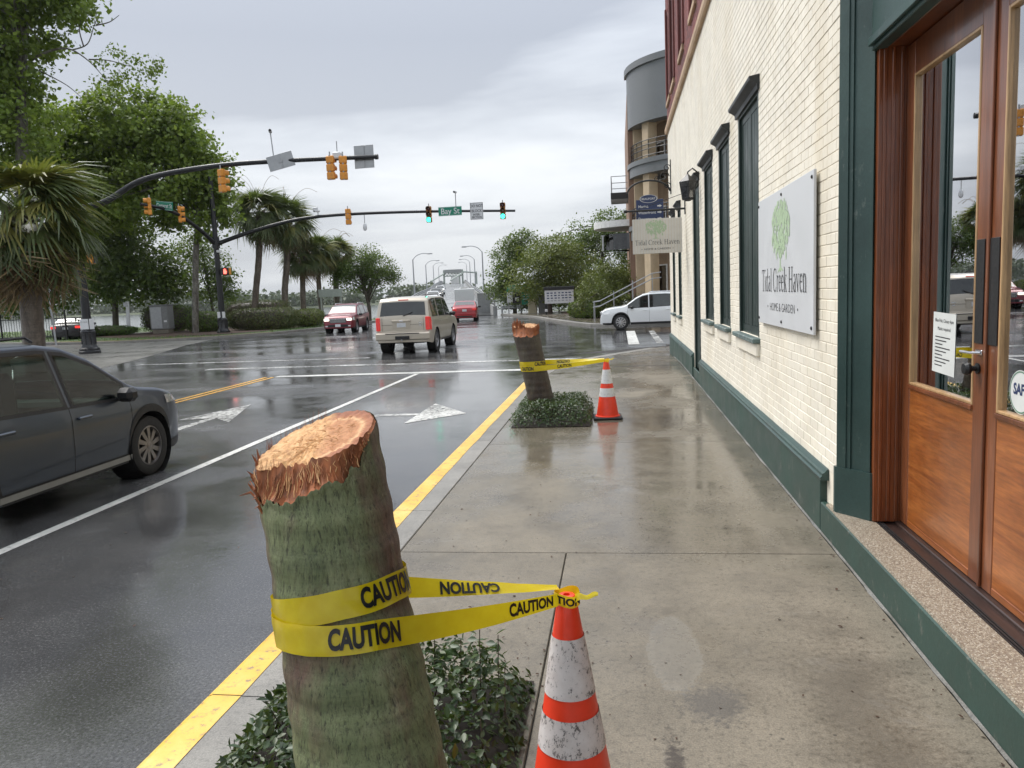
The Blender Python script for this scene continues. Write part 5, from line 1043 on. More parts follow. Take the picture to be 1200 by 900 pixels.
def tape(st, cn, ztop, label, up, lo, tang, wd=.076, words=True, crn=.006):
    off = Vector((cn[0], cn[1], 0)); root = empty('caution_tape', tuple(off), label=label, cat='caution tape', group='tapes between stump and cone')
    def wrap(knots, n, seed, dr=.004):
        dr = dr + .0025
        ths = [k[0] for k in knots]; zs_ = [k[1] for k in knots]; C_ = []; U_ = []; W_ = []
        for i in range(n + 1):
            t = ths[0] + (ths[-1] - ths[0]) * i / n; asc = ths[0] < ths[-1]; z = float(np.interp(t, ths if asc else ths[::-1], zs_ if asc else zs_[::-1])); rr_ = max(st.r(R(t + u), z + q) for q in (-.04, -.02, 0, .02, .04) for u in (-4, 0, 4)) + dr
            C_.append(Vector(st.P(R(t), z, rr_))); ax = (st.T - st.B).normalized(); rad = Vector((math.cos(R(t)), math.sin(R(t)), 0)); U_.append(ax); W_.append(wd)
        for _ in range(3):
            C_ = [C_[0]] + [(C_[i - 1] + C_[i] * 2 + C_[i + 1]) / 4 for i in range(1, n)] + [C_[-1]]
        # width direction square to the run of the tape
        for i in range(n + 1):
            tt = (C_[min(i + 1, n)] - C_[max(i - 1, 0)]).normalized(); U_[i] = (U_[i] - tt * U_[i].dot(tt)).normalized()
        return C_, U_, W_
    tip = Vector((cn[0], cn[1], ztop)); segs = []
    C1, U1, W1 = wrap(up, 70, 1, .005); C2, U2, W2 = wrap(lo, 60, 2, .008)
    ribbon('upper_band', C1, U1, W1, 'tape_yellow', root, off, crn * .45, 1); ribbon('lower_band', C2, U2, W2, 'tape_yellow', root, off, crn * .5, 2)
    def stream(C_, U_, end, name, seed, tw_, w1, sag, nstep=30):
        a = C_[-1]; u0 = U_[-1]; d = end - a; Cs, Us, Ws = [], [], []
        for i in range(nstep + 1):
            q = i / nstep; c = a + d * q; c.z -= sag * math.sin(math.pi * q); dn = d.normalized(); u = (u0 - dn * u0.dot(dn)).normalized(); ang = tw_ * q ** 1.4; n_ = dn.cross(u); u = u * math.cos(ang) + n_ * math.sin(ang); Cs.append(c); Us.append(u); Ws.append(wd + (w1 - wd) * q ** 1.5)
        ribbon(name, Cs, Us, Ws, 'tape_yellow', root, off, crn * .45, seed); return Cs, Us, Ws
    e1 = tip + Vector((-.025, -.036, -.012)); e2 = tip + Vector((-.03, .03, .004))
    Cs1, Us1, Ws1 = stream(C2, U2, e1, 'front_streamer', 3, R(10), .040, .008)
    Cs2, Us2, Ws2 = stream(C1[::-1], U1[::-1], e2, 'rear_streamer', 4, R(-62), .030, .006)
    # knot round the cone tip and a loose tail
    Ck = [tip + Vector((.043 * math.cos(a), .043 * math.sin(a), -.016 + .006 * math.sin(2 * a))) for a in np.linspace(0, 2 * math.pi, 25)]; ribbon('knot', Ck, [Vector((0, 0, 1))] * 25, [.040] * 25, 'tape_yellow', root, off, .004, 6)
    tl = [tip + Vector((.03 + .075 * q, -.03 - .01 * q, -.008 + .018 * q + .004 * math.sin(q * 9))) for q in np.linspace(0, 1, 9)]; ribbon('tail', tl, [Vector((0, .5, .85)).normalized()] * 9, [.03, .024, .02, .016, .015, .016, .018, .016, .01], 'tape_yellow', root, off, .004, 8)
    return root, off, (C1, U1, W1), (C2, U2, W2), (Cs1, Us1, Ws1), (Cs2, Us2, Ws2), Ck
tr, off, b1, b2_, s1, s2, ck = tape(S1, CN1, .838, 'yellow caution tape from the big green stump to the front cone',
    [(140, .985), (60, 1.01), (22, 1.028), (-20, 1.050), (-68, 1.043), (-110, 1.022), (-158, .985), (-200, .965)], [(-215, .95), (-158, .945), (-110, .962), (-68, .960), (-46, .957)], None)
alen = lambda C_, k: sum((b - a).length for a, b in zip(C_[:k], C_[1:k + 1]))
rev = lambda t: tuple(list(x)[::-1] for x in t)
n1 = len(b1[0]); ib = rev(b1)   # run from the left round to the right
full = alen(ib[0], n1 - 1)
tape_text('CAUTION', ib[0], ib[1], ib[2], full * ((-55 + 200) / 340.0), tr, off, 1)
# the lower word runs over the band and on to the front streamer
jc = b2_[0] + s1[0][1:]; ju = b2_[1] + s1[1][1:]; jw = b2_[2] + s1[2][1:]
l2 = alen(b2_[0], len(b2_[0]) - 1)
tape_text('CAUTION', jc, ju, jw, l2 - .125, tr, off, 1, lift=.003); tape_text('CAUTION', jc, ju, jw, l2 + .49, tr, off, 1, lift=.0025)
tape_text('CAUTION', s2[0], s2[1], s2[2], .60, tr, off, -1, True, lift=.004); tape_text('CAUTION', s2[0], s2[1], s2[2], .60, tr, off, 1, True, lift=.004)
o = tape_text('CAUTION', ck[:], [Vector((0, 0, 1))] * 25, [.036] * 25, .10, tr, off, 1, lift=.0035, xs=.5)
tr2, off2, b1, b2_, s1, s2, ck = tape(S2, CN2, .838, 'yellow caution tape from the leaning brown stump to the far cone',
    [(110, .79), (20, .80), (-90, .80), (-200, .79)], [(-215, .725), (-150, .73), (-90, .735), (-80, .735)], None, crn=.006)
ib = rev(b1); full = alen(ib[0], len(ib[0]) - 1); tape_text('CAUTION', ib[0], ib[1], ib[2], full * .40, tr2, off2, 1)
jc = b2_[0] + s1[0][1:]; ju = b2_[1] + s1[1][1:]; jw = b2_[2] + s1[2][1:]; l2 = alen(b2_[0], len(b2_[0]) - 1); tape_text('CAUTION', jc, ju, jw, l2 - .22, tr2, off2, 1); tape_text('CAUTION', jc, ju, jw, l2 + .32, tr2, off2, 1); tape_text('CAUTION', s2[0], s2[1], s2[2], .62, tr2, off2, -1, True); tape_text('CAUTION', s2[0], s2[1], s2[2], .62, tr2, off2, 1, True)

# ------------------------------------------------------------------ litter: scraps of leaf and grit, too many and small to count
g = np.random.default_rng(91); n = 420
x = np.concatenate([g.uniform(-1.55, 1.35, 170), g.normal(1.36, .02, 110).clip(1.2, 1.40), g.normal(-.6, .35, 80), g.uniform(-4.8, -2.05, 60)]); y = np.concatenate([g.uniform(2.6, 12, 170), g.uniform(2.4, 16, 110), g.normal(3.4, .5, 80), g.uniform(4, 14, 60)])
z = np.where(x < -1.98, ZR + .006, .004); ok = (y < 16.5) & (y > 1.5); P = np.stack([x, y, z], 1)[ok]; V, F = leaves(P, np.stack([g.normal(0, .25, len(P)), g.normal(0, .25, len(P)), np.ones(len(P))], 1), g.uniform(.008, .030, len(P)), g); tag(mesh('leaf_litter', V, F, 'mulch'), 'scraps of leaf and grit scattered over the wet sidewalk', 'litter', None, 'stuff')
V = []; F = []; n = 150   # pale dirty seam where the sidewalk meets the wall
for i in range(n + 1):
    y = 1.0 + 20 * (i / n) ** 1.6; w_ = .008 + .012 * mnoise.noise((y * 2.3, 3, 1)) + .010 * mnoise.noise((y * 11, 3, 1)); V += [(1.4105, y, zs(y) + .016), (1.4085 - max(.003, w_), y, zs(y) + .0035)]
F = [(2 * i, 2 * i + 1, 2 * i + 3, 2 * i + 2) for i in range(n)]; mesh('wall_seam', V, F, 'apron')['kind'] = 'structure'
# ------------------------------------------------------------------ vehicles (local axes: forward +y, right +x, ground z = 0)
m, t, b = newmat('auto_glass')
b.inputs['Base Color'].default_value = (0.010, 0.013, 0.012, 1); b.inputs['Roughness'].default_value = 0.03; b.inputs['Coat Weight'].default_value = 0.6; b.inputs['Coat Roughness'].default_value = 0.02
L(t, ramp(t, tex(t, 3, 3, 0.5), [(0.3, (0.008, 0.010, 0.010)), (0.7, (0.020, 0.026, 0.024))]), b.inputs['Base Color'])
class Body:
    def __init__(s, Lg, W, prof, belt, sill, axles, rw, tumble=.28, rc=.09, crown=.03, plan=(.55, .16)):
        s.L, s.W, s.prof, s.belt, s.sill, s.ax, s.rw, s.tum, s.rc, s.crown, s.plan = Lg, W, prof, belt, sill, axles, rw, tumble, rc, crown, plan
    def zt(s, y): return float(np.interp(y, [p[0] for p in s.prof], [p[1] for p in s.prof]))
    def zbelt(s, y): return float(np.interp(y, [p[0] for p in s.belt], [p[1] for p in s.belt]))
    def zb(s, y):
        z = s.sill
        e = (abs(y) - (s.L / 2 - .30)) / .30
        if e > 0: z += .06 * e
        for a in s.ax:
            ra = s.rw + .055; d = abs(y - a)
            if d < ra: z = max(z, s.rw + math.sqrt(max(0, ra * ra - d * d)))
        return z
    def wp(s, y):
        a = s.L / 2 - s.plan[0]; d = abs(y) - a
        return s.W / 2 * (1 - (s.plan[1] * (max(0, d) / s.plan[0]) ** 2.6))
    def xs(s, y, z):
        w_ = s.wp(y); zb_ = s.zbelt(y); f = float(np.interp(z, [s.sill, s.sill + .14, s.sill + .34, zb_ - .12, zb_], [.955, .975, .997, 1.0, .972]))
        return w_ * f - max(0, z - zb_) * s.tum
    def wtop(s, y): z = s.zt(y); return s.xs(y, max(z - s.rc, s.zb(y)))
    def half(s, y):
        zb_, zt_ = s.zb(y), s.zt(y); zb_ = min(zb_, zt_ - .02); rc = min(s.rc, (zt_ - zb_) * .5); ze = zt_ - rc; zl = min(s.zbelt(y), ze); P = []
        for q in np.linspace(0, 1, 8): z = zb_ + (zl - zb_) * q; P.append((s.xs(y, z), z))
        for q in (.25, .5, .75, 1): z = zl + (ze - zl) * q; P.append((s.xs(y, z), z))
        x0 = P[-1][0]
        for a in (22, 45, 68, 90): P.append((x0 - rc * (1 - math.cos(R(a))), ze + rc * math.sin(R(a))))
        x1 = P[-1][0]
        for q in (.7, .4, 0): P.append((x1 * q, zt_ + s.crown * (1 - q * q) * min(1, x1)))
        return P
    def cols(s):
        ys_ = set(); pr = [p[0] for p in s.prof]
        for a, b in zip(pr[:-1], pr[1:]):
            n = max(1, int((b - a) / .07)); ys_ |= {round(a + (b - a) * i / n, 4) for i in range(n + 1)}
        for a in s.ax:
            for k in range(-10, 11): ys_.add(round(a + (s.rw + .055) * math.sin(k / 10 * math.pi / 2), 4))
        return sorted(y for y in ys_ if -s.L / 2 <= y <= s.L / 2)
    def shell(s, parent, mat, name='body', cut=(), ws=None, rear=None):
        V = []; F = []; ys_ = s.cols()
        for y in ys_:
            h = s.half(y); V += [(x, y, z) for x, z in h] + [(-x, y, z) for x, z in h[-2::-1]]
        n = len(s.half(0)) * 2 - 1
        for i in range(len(ys_) - 1):
            ym = (ys_[i] + ys_[i + 1]) / 2
            for k in range(n - 1):
                kk = k if k < n // 2 else n - 2 - k
                if 7 <= kk <= 10 and any(a + .01 < ym < b - .01 for a, b in cut): continue
                if kk >= 15 and any(w_ and w_[0] + .03 < ym < w_[1] - .03 for w_ in (ws, rear)): continue
                F.append((i * n + k, i * n + k + 1, (i + 1) * n + k + 1, (i + 1) * n + k))
        F.append(tuple(range(n))[::-1]); F.append(tuple(range((len(ys_) - 1) * n, len(ys_) * n)))
        return mesh(name, V, [f[::-1] for f in F], mat, parent, 28)
    def side(s, parent, name, mat, y0, y1, lo, hi, off=.004, sides=(1, -1), n=None, m_=4, each=True):
        lo_ = lo if callable(lo) else (lambda y: lo); hi_ = hi if callable(hi) else (lambda y: hi); n = n or max(2, int((y1 - y0) / .06)); out_ = []
        for sd in sides:
            V = []; F = []
            for i in range(n + 1):
                y = y0 + (y1 - y0) * i / n; a, b = lo_(y), hi_(y); b = max(a + .001, b)
                for j in range(m_ + 1): z = a + (b - a) * j / m_; V.append((sd * (s.xs(y, z) + off), y, z))
            for i in range(n):
                for j in range(m_): k = i * (m_ + 1) + j; F.append((k, k + 1, k + m_ + 2, k + m_ + 1)[::(-1 if sd > 0 else 1)])
            out_.append(mesh(name, V, F, mat, parent, 40))
        return out_
    def top(s, parent, name, mat, y0, y1, x0, x1, off=.004, n=None, m_=6):
        """x0, x1: fractions of the flat half width (-1..1) or functions of y giving metres"""
        n = n or max(2, int((y1 - y0) / .04)); V = []; F = []
        for i in range(n + 1):
            y = y0 + (y1 - y0) * i / n; w_ = s.wtop(y) - s.rc; sl = (s.zt(y + .01) - s.zt(y - .01)) / .02; l_ = math.sqrt(1 + sl * sl)
            a = x0(y) if callable(x0) else x0 * w_; b = x1(y) if callable(x1) else x1 * w_
            for j in range(m_ + 1): x = a + (b - a) * j / m_; z = s.zt(y) + s.crown * (1 - (x / max(.1, w_)) ** 2) * min(1, w_); V.append((x, y - sl / l_ * off, z + off / l_))
        for i in range(n):
            for j in range(m_): k = i * (m_ + 1) + j; F.append((k, k + 1, k + m_ + 2, k + m_ + 1))
        return mesh(name, V, F, mat, parent, 40)
def wheel(parent, x, y, r, wd, rimmat, spokes=10, side=1, twist=.0):
    w_ = empty('wheel'); w_.parent = parent; w_.location = (x, y, r); w_.rotation_euler = (0, 0, 0 if side > 0 else math.pi)
    rr_ = r * .66; h = wd / 2
    MB().lathe([(rr_, -h * .9), (r * .86, -h), (r * .965, -h * .86), (r, -h * .55), (r, h * .55), (r * .965, h * .86), (r * .86, h), (rr_, h * .9), (rr_ * .97, h * .4), (rr_ * .97, -h * .4), (rr_, -h * .9)], 32, axis='x', cap=False).build('tyre', 'tyre', w_, 40)
    MB().lathe([(rr_ * 1.0, h * .86), (rr_ * .93, h * .90), (rr_ * .90, h * .66), (rr_ * .92, -h * .3)], 32, axis='x', cap=False).build('rim_ring', rimmat, w_, 40)
    MB().lathe([(rr_ * .94, h * .2), (0.01, h * .2)], 24, axis='x', cap=False).build('brake_disc', 'trim_black', w_)
    mb = MB(); mb.lathe([(rr_ * .22, h * .5), (rr_ * .2, h * .80), (rr_ * .10, h * .86), (.001, h * .86)], 16, axis='x', cap=False)
    for k in range(spokes):
        a = 2 * math.pi * k / spokes; a2 = a + twist; wi, wo = rr_ * .085, rr_ * (.13 if spokes > 7 else .2)
        P = lambda r0, ang, o, xx: (xx, r0 * math.cos(ang) - o * math.sin(ang), r0 * math.sin(ang) + o * math.cos(ang))
        V = [P(rr_ * .16, a, -wi, h * .78), P(rr_ * .16, a, wi, h * .78), P(rr_ * .93, a2, wo, h * .72), P(rr_ * .93, a2, -wo, h * .72), P(rr_ * .16, a, -wi, h * .5), P(rr_ * .16, a, wi, h * .5), P(rr_ * .93, a2, wo, h * .45), P(rr_ * .93, a2, -wo, h * .45)]
        mb.add(V, [(0, 1, 2, 3), (4, 7, 6, 5), (0, 4, 5, 1), (1, 5, 6, 2), (2, 6, 7, 3), (3, 7, 4, 0)])
    mb.build('spokes', rimmat, w_)
    return w_
def car(name, label, cat, loc, rz, B, paint_, rim='rim', spokes=10, twist=.12, doors=(), panes=(), ws=None, rw_=None, clad=None, group=None, mirror=None, handles=(), cladmat='trim_black', wheel_w=.225, grille=None, hollow=False):
    c = empty(name, loc, rz, label, cat, group); B.shell(c, paint_, 'body', panes if hollow else (), ws if hollow else None, rw_ if hollow else None); gl_ = 'car_glass' if hollow else 'auto_glass'
    box('underbody', (0, 0, B.sill + .28), (B.W - .62, B.L - .5, .55), 'gap_black', c)
    for a in B.ax: # dark wheel housings
        for sd in (1, -1): MB().lathe([(B.rw + .05, 0), (B.rw + .05, .30)], 20, (sd * (B.W / 2 - .16) - .15, a, B.rw), axis='x', cap=False).build('wheel_housing', 'gap_black', c)
    for a in B.ax:
        for sd in (1, -1): wheel(c, sd * (B.W / 2 - wheel_w / 2 - .015), a, B.rw, wheel_w, rim, spokes, sd, twist)
    up_ = lambda y: B.zt(y) - B.rc - .012
    for y0, y1 in panes:
        if hollow:
            B.side(c, 'window_seal', 'trim_black', y0 - .03, y1 + .03, lambda y: B.zbelt(y) - .004, lambda y: B.zbelt(y) + .034, .004, m_=1); B.side(c, 'window_seal', 'trim_black', y0 - .03, y1 + .03, lambda y: max(B.zbelt(y) + .02, up_(y) - .022), lambda y: up_(y) + .024, .004, m_=1)
            for a_, b_ in ((y0 - .035, y0 + .03), (y1 - .03, y1 + .035)): B.side(c, 'window_seal', 'trim_black', a_, b_, lambda y: B.zbelt(y), lambda y: up_(y) + .02, .0035, m_=3, n=2)
        else: B.side(c, 'window_surround', 'trim_black', y0 - .03, y1 + .03, lambda y: B.zbelt(y) + .004, lambda y: up_(y) + .018, .003)
        B.side(c, 'side_window', gl_, y0, y1, lambda y: B.zbelt(y) + .028, lambda y: up_(y) - .012, .006)
    if ws: B.top(c, 'windscreen', gl_, ws[0], ws[1], -.99, .99, .005)
    if rw_: B.top(c, 'rear_window', gl_, rw_[0], rw_[1], -.94, .94, .005)
    for y in doors: B.side(c, 'door_gap', 'gap_black', y - .004, y + .004, lambda q: max(B.zb(q) + .05, B.sill + .08), lambda q: B.zbelt(q), .0015, n=1, m_=10)
    if clad:
        B.side(c, 'side_cladding', cladmat, -B.L / 2 + .12, B.L / 2 - .12, lambda y: B.zb(y) - .004, lambda y: max(B.zb(y) + clad[1], B.sill + clad[0]) if B.zb(y) > B.sill + .08 else B.sill + clad[0], .007, n=110, m_=2)
    for y, z in handles:
        for sd in (1, -1):
            x = sd * (B.xs(y, z) + .018); box('door_handle', (x, y, z), (.030, .20, .032), paint_, c, .010)
    if mirror:
        for sd in (1, -1):
            y, z = mirror; x = B.xs(y, z); mb = MB(); mb.box((sd * (x + .13), y - .0, z + .055), (.21, .16, .15), sd * R(-8), .045); mb.build('mirror', mirror[2] if len(mirror) > 2 else paint_, c, 40) if False else mb.build('mirror', 'trim_black', c)
            mb = MB(); mb.box((sd * (x + .02), y + .03, z + .01), (.09, .07, .05), 0, .01); mb.build('mirror_stalk', 'trim_black', c)
    return c
def plate_(c, y, z, back=True, w_=.31, h=.155): return box('number_plate', (0, y, z), (w_, .012, h), 'plate', c, .004)
P_ = lambda **k: k
# --- dark grey crossover in the next lane
tu = Body(4.48, 1.85, [(-2.24, .5), (-2.23, .85), (-2.14, 1.03), (-1.98, 1.27), (-1.75, 1.50), (-1.45, 1.60), (-.7, 1.655), (-.05, 1.645), (.28, 1.595), (.62, 1.45), (1.12, 1.105), (1.26, 1.055), (1.65, 1.00), (1.95, .93), (2.10, .85), (2.19, .70), (2.24, .45)],
    [(-2.3, 1.12), (-1.2, 1.03), (0, .985), (1.0, .955), (1.3, .96), (2.3, .75)], .24, (-1.33, 1.34), .352, .34, .07, .03, (.75, .22))
c = car('grey_suv', 'dark grey compact SUV entering at the left edge of the photo', 'car', (-6.40, 6.93, ZR), 0, tu, 'car_grey', 'rim_bronze', 10, .22, (-.98, .06, 1.02), ((-1.62, -1.08), (-.93, .02), (.13, .98)), (.36, 1.10), (-2.08, -1.74), (.10, .085), None, (.82, .965), ((-.80, .885), (.24, .865)), hollow=True)
box('dashboard', (0, .88, .86), (1.42, .42, .22), 'seat_dark', c, .05); box('cabin_floor', (0, -.3, .60), (1.5, 2.6, .1), 'seat_dark', c)
for x in (-.38, .38): MB().box((x, .02, .78), (.5, .52, .2), 0, .06).box((x, -.28, 1.08), (.48, .16, .62), 0, .07).box((x, -.31, 1.46), (.26, .11, .2), 0, .045).build('front_seat', 'seat_dark', c)
MB().box((0, -.95, .80), (1.3, .5, .2), 0, .06).box((0, -1.24, 1.08), (1.3, .16, .6), 0, .07).build('rear_seat', 'seat_dark', c); MB().tube([(-.38 + .19 * math.cos(a), .60 + .05 * math.sin(a), 1.02 + .18 * math.sin(a)) for a in np.linspace(0, 2 * math.pi, 25)], .016, 6).build('steering_wheel', 'trim_black', c)
tu.side(c, 'chrome_sill', 'sill_grey', -1.0, .98, .262, .322, .012, m_=1); tu.side(c, 'belt_trim', 'trim_black', -1.6, 1.0, lambda y: tu.zbelt(y) - .002, lambda y: tu.zbelt(y) + .012, .005, m_=1)
tu.side(c, 'headlight', 'lamp_clear', 1.72, 2.12, lambda y: .80 - .02 * (y - 1.7), lambda y: min(.90, tu.zt(y) - .055), .008); tu.side(c, 'taillight', 'lamp_red', -2.2, -1.85, .86, 1.0, .006)
tu.side(c, 'body_crease', 'car_grey', -.95, .95, lambda y: .47 + .05 * y, lambda y: .482 + .05 * y, .006, m_=1)
mb = MB()
for sd in (1, -1): mb.tube([(sd * .62, -1.3, 1.655), (sd * .63, -1.2, 1.70), (sd * .63, -.1, 1.715), (sd * .62, .0, 1.665)], .016, 6)
mb.build('roof_rail', 'trim_black', c); box('grille', (0, 2.215, .55), (1.1, .03, .26), 'trim_black', c, .01)
# --- big tan SUV seen from behind
ta_ = Body(5.10, 2.0, [(-2.55, .45), (-2.54, .74), (-2.45, .78), (-2.44, 1.20), (-2.40, 1.30), (-2.22, 1.80), (-2.12, 1.89), (-1.6, 1.935), (0, 1.945), (.45, 1.90), (.62, 1.82), (1.18, 1.24), (1.30, 1.18), (2.1, 1.12), (2.42, 1.04), (2.52, .8), (2.55, .5)],
    [(-2.6, 1.24), (1.0, 1.20), (1.4, 1.12), (2.6, .95)], .34, (-1.52, 1.45), .405, .18, .08, .03, (.5, .10))
def big_suv(name, label, loc, rz, paint_):
    c = car(name, label, 'car', loc, rz, ta_, paint_, 'rim', 6, .0, (-1.0, .02, 1.02), ((-2.05, -1.22), (-1.02, -.06), (.06, 1.0)), (.58, 1.20), (-2.40, -2.235), None, None, (.86, 1.20), ((-.85, 1.06), (.2, 1.06)), wheel_w=.28)
    for sd in (1, -1):
        f = lambda y, sd=sd: sd * (ta_.wtop(y) - .02)
        mb = MB(); mb.box((sd * .875, -2.455, 1.03), (.15, .05, .46), 0, .02); mb.build('taillight', 'lamp_red', c); ta_.side(c, 'taillight_side', 'lamp_red', -2.43, -2.33, .80, 1.24, .012, (sd,))
        mb = MB(); mb.tube([(sd * .72, -1.9, 1.93), (sd * .73, -1.8, 1.99), (sd * .73, .1, 2.0), (sd * .72, .25, 1.92)], .02, 6); mb.build('roof_rail', 'trim_black', c)
        ta_.side(c, 'running_board', 'trim_black', -1.0, .95, .36, .42, .06, (sd,), m_=1)
    box('tailgate_gap', (0, -2.4535, 1.0), (1.50, .003, .008), 'gap_black', c)
    for sd in (1, -1): box('tailgate_gap', (sd * .73, -2.4535, 1.02), (.008, .003, .44), 'gap_black', c)
    box('plate_recess', (-.05, -2.456, 1.03), (.62, .012, .30), paint_, c, .005); box('plate_garnish', (-.05, -2.47, 1.13), (.66, .04, .065), 'chrome' if False else paint_, c, .012); o = plate_(c, -2.466, .99); o.location.x = -.05
    box('emblem', (-.05, -2.494, 1.13), (.13, .008, .045), 'chrome', c, .003); box('rear_bumper', (0, -2.53, .60), (1.92, .14, .26), paint_, c, .04); box('bumper_step', (0, -2.60, .70), (1.2, .02, .03), 'trim_black', c, .006)
    box('tow_hitch', (0, -2.61, .56), (.5, .05, .12), 'trim_black', c, .01); MB().tube([(0, -2.60, .50), (0, -2.70, .46), (0, -2.72, .52)], .025, 8).build('tow_ball', 'chrome', c)
    MB().tube([(.02, -2.43, 1.30), (.34, -2.385, 1.42)], .016, 6).build('wiper', 'trim_black', c); box('badge', (.62, -2.454, 1.06), (.14, .006, .03), 'chrome', c); box('badge', (.62, -2.454, .97), (.10, .006, .03), 'chrome', c)
    box('brake_light', (0, -2.20, 1.845), (.36, .03, .03), 'lamp_red', c, .006)
    return c
big_suv('tan_suv', 'large tan SUV seen from behind crossing the intersection', (-7.44, 28.35, ZR), R(1.0), 'car_tan')
# --- crossovers with a visible front
gm = Body(4.63, 1.84, [(-2.31, .5), (-2.30, .9), (-2.2, 1.08), (-2.05, 1.3), (-1.85, 1.52), (-1.5, 1.62), (-.7, 1.67), (0, 1.66), (.35, 1.6), (.62, 1.48), (1.12, 1.13), (1.25, 1.08), (1.75, 1.03), (2.08, .97), (2.20, .88), (2.28, .66), (2.31, .42)],
    [(-2.4, 1.1), (0, 1.0), (1.2, .98), (2.4, .8)], .25, (-1.36, 1.36), .36, .3, .07, .03, (.6, .16))
def crossover(name, label, loc, rz, paint_, group=None, on=True, rim='rim', spk=5, front=True):
    c = car(name, label, 'car', loc, rz, gm, paint_, rim, spk, .0, (-1.0, .06, 1.04), ((-1.75, -1.1), (-.95, .02), (.12, 1.0)), (.36, 1.10), (-2.16, -1.87), (.10, .06), group, (.84, .98), ((-.8, .9), (.25, .88)))
    gm.side(c, 'headlight', 'lamp_clear', 1.86, 2.20, lambda y: .74, lambda y: min(.93, gm.zt(y) - .06), .010); gm.side(c, 'taillight', 'lamp_red', -2.27, -1.9, .9, 1.06, .008)
    if front:
        for sd in (1, -1): box('headlamp_lens', (sd * .66, 2.255, .80), (.30, .05, .14), 'headlamp_on' if on else 'lamp_clear', c, .02); box('fog_light', (sd * .66, 2.30, .42), (.16, .03, .07), 'lamp_clear', c, .01)
        box('grille', (0, 2.285, .72), (.96, .05, .22), 'trim_black', c, .02)
        for k in range(4): box('grille_bar', (0, 2.314, .645 + k * .05), (.92, .008, .014), 'chrome', c)
        box('grille_frame', (0, 2.30, .84), (1.02, .035, .03), 'chrome', c, .006); box('lower_grille', (0, 2.30, .44), (1.2, .03, .15), 'trim_black', c, .01); box('number_plate', (0, 2.325, .46), (.31, .01, .15), 'plate', c)
        for sd in (1, -1): MB().tube([(sd * .66, -1.5, 1.64), (sd * .67, -1.4, 1.70), (sd * .67, -.1, 1.71), (sd * .66, .05, 1.65)], .018, 6).build('roof_rail', 'chrome', c)
    return c
crossover('maroon_suv', 'maroon SUV facing the camera beside the hedge', (-16.35, 45.2, ZR), R(186), 'car_maroon')
crossover('silver_suv', 'silver vehicle mostly hidden behind the tan SUV', (-14.6, 51.0, ZR), R(188), 'sill_grey')
c = crossover('white_suv', 'white SUV waiting at the side street corner beyond the cream building', (1.42, 36.98, ZR), R(90), 'car_white', on=False, spk=10)
# --- saloon cars
se = Body(4.75, 1.82, [(-2.37, .45), (-2.36, .78), (-2.30, .95), (-2.15, 1.04), (-1.75, 1.09), (-1.55, 1.14), (-1.0, 1.38), (-.5, 1.445), (.05, 1.45), (.35, 1.39), (1.05, 1.02), (1.2, .97), (1.9, .86), (2.2, .74), (2.33, .58), (2.37, .40)],
    [(-2.4, 1.0), (-1.5, 1.0), (0, .95), (1.1, .92), (2.4, .7)], .22, (-1.38, 1.40), .325, .36, .07, .03, (.6, .15))
def saloon(name, label, loc, rz, paint_, group=None, lit=False, tail='lamp_red'):
    c = car(name, label, 'car', loc, rz, se, paint_, 'rim', 5, .0, (-1.0, .1, 1.05), ((-1.15, -.9), (-.85, .05), (.16, .9)), (.40, 1.08), (-1.52, -1.0), None, group, (.8, .93), ((-.75, .85), (.25, .83)), wheel_w=.21)
    for sd in (1, -1): box('taillight', (sd * .70, -2.345, .86), (.30, .06, .15), tail, c, .02); box('headlight', (sd * .64, 2.25, .68), (.34, .08, .11), 'headlamp_on' if lit else 'lamp_clear', c, .02)
    box('number_plate', (0, -2.385, .80), (.31, .01, .155), 'plate', c); box('rear_bumper', (0, -2.36, .48), (1.62, .07, .20), paint_, c, .03); box('bumper_grille', (0, -2.39, .37), (1.1, .03, .08), 'trim_black', c, .01); box('boot_gap', (0, -2.375, .70), (1.2, .004, .008), 'gap_black', c); box('grille', (0, 2.345, .52), (.9, .04, .16), 'trim_black', c, .01); box('brake_light', (0, -1.38, 1.20), (.3, .03, .03), 'lamp_red_on', c, .006)
    return c
saloon('red_saloon', 'bright red saloon seen from behind driving on to the bridge', (-11.35, 56.9, ZR), R(9), 'car_red', None, False, 'lamp_red')
saloon('dark_saloon', 'dark saloon parked behind the near left palm trunk', (-36.0, 47.2, -.08), R(24), 'car_dark', None, False, 'lamp_red_on')
for i, (yy, pn, kind, lab) in enumerate(((104, 'car_white', 0, 'nearest of the oncoming cars on the bridge, white'), (118, 'car_dark', 1, 'dark SUV second in the oncoming queue on the bridge'), (133, 'sill_grey', 0, 'grey car third in the oncoming queue on the bridge'), (150, 'car_white', 1, 'white SUV farthest back in the oncoming bridge queue'))):
    loc = (bxr(yy) - BW + 2.1, yy, bz(yy)); rz = R(192)
    (saloon if kind == 0 else crossover)('oncoming_car', lab, loc, rz, pn, 'oncoming cars on the bridge', **({'lit': True} if kind == 0 else {}))
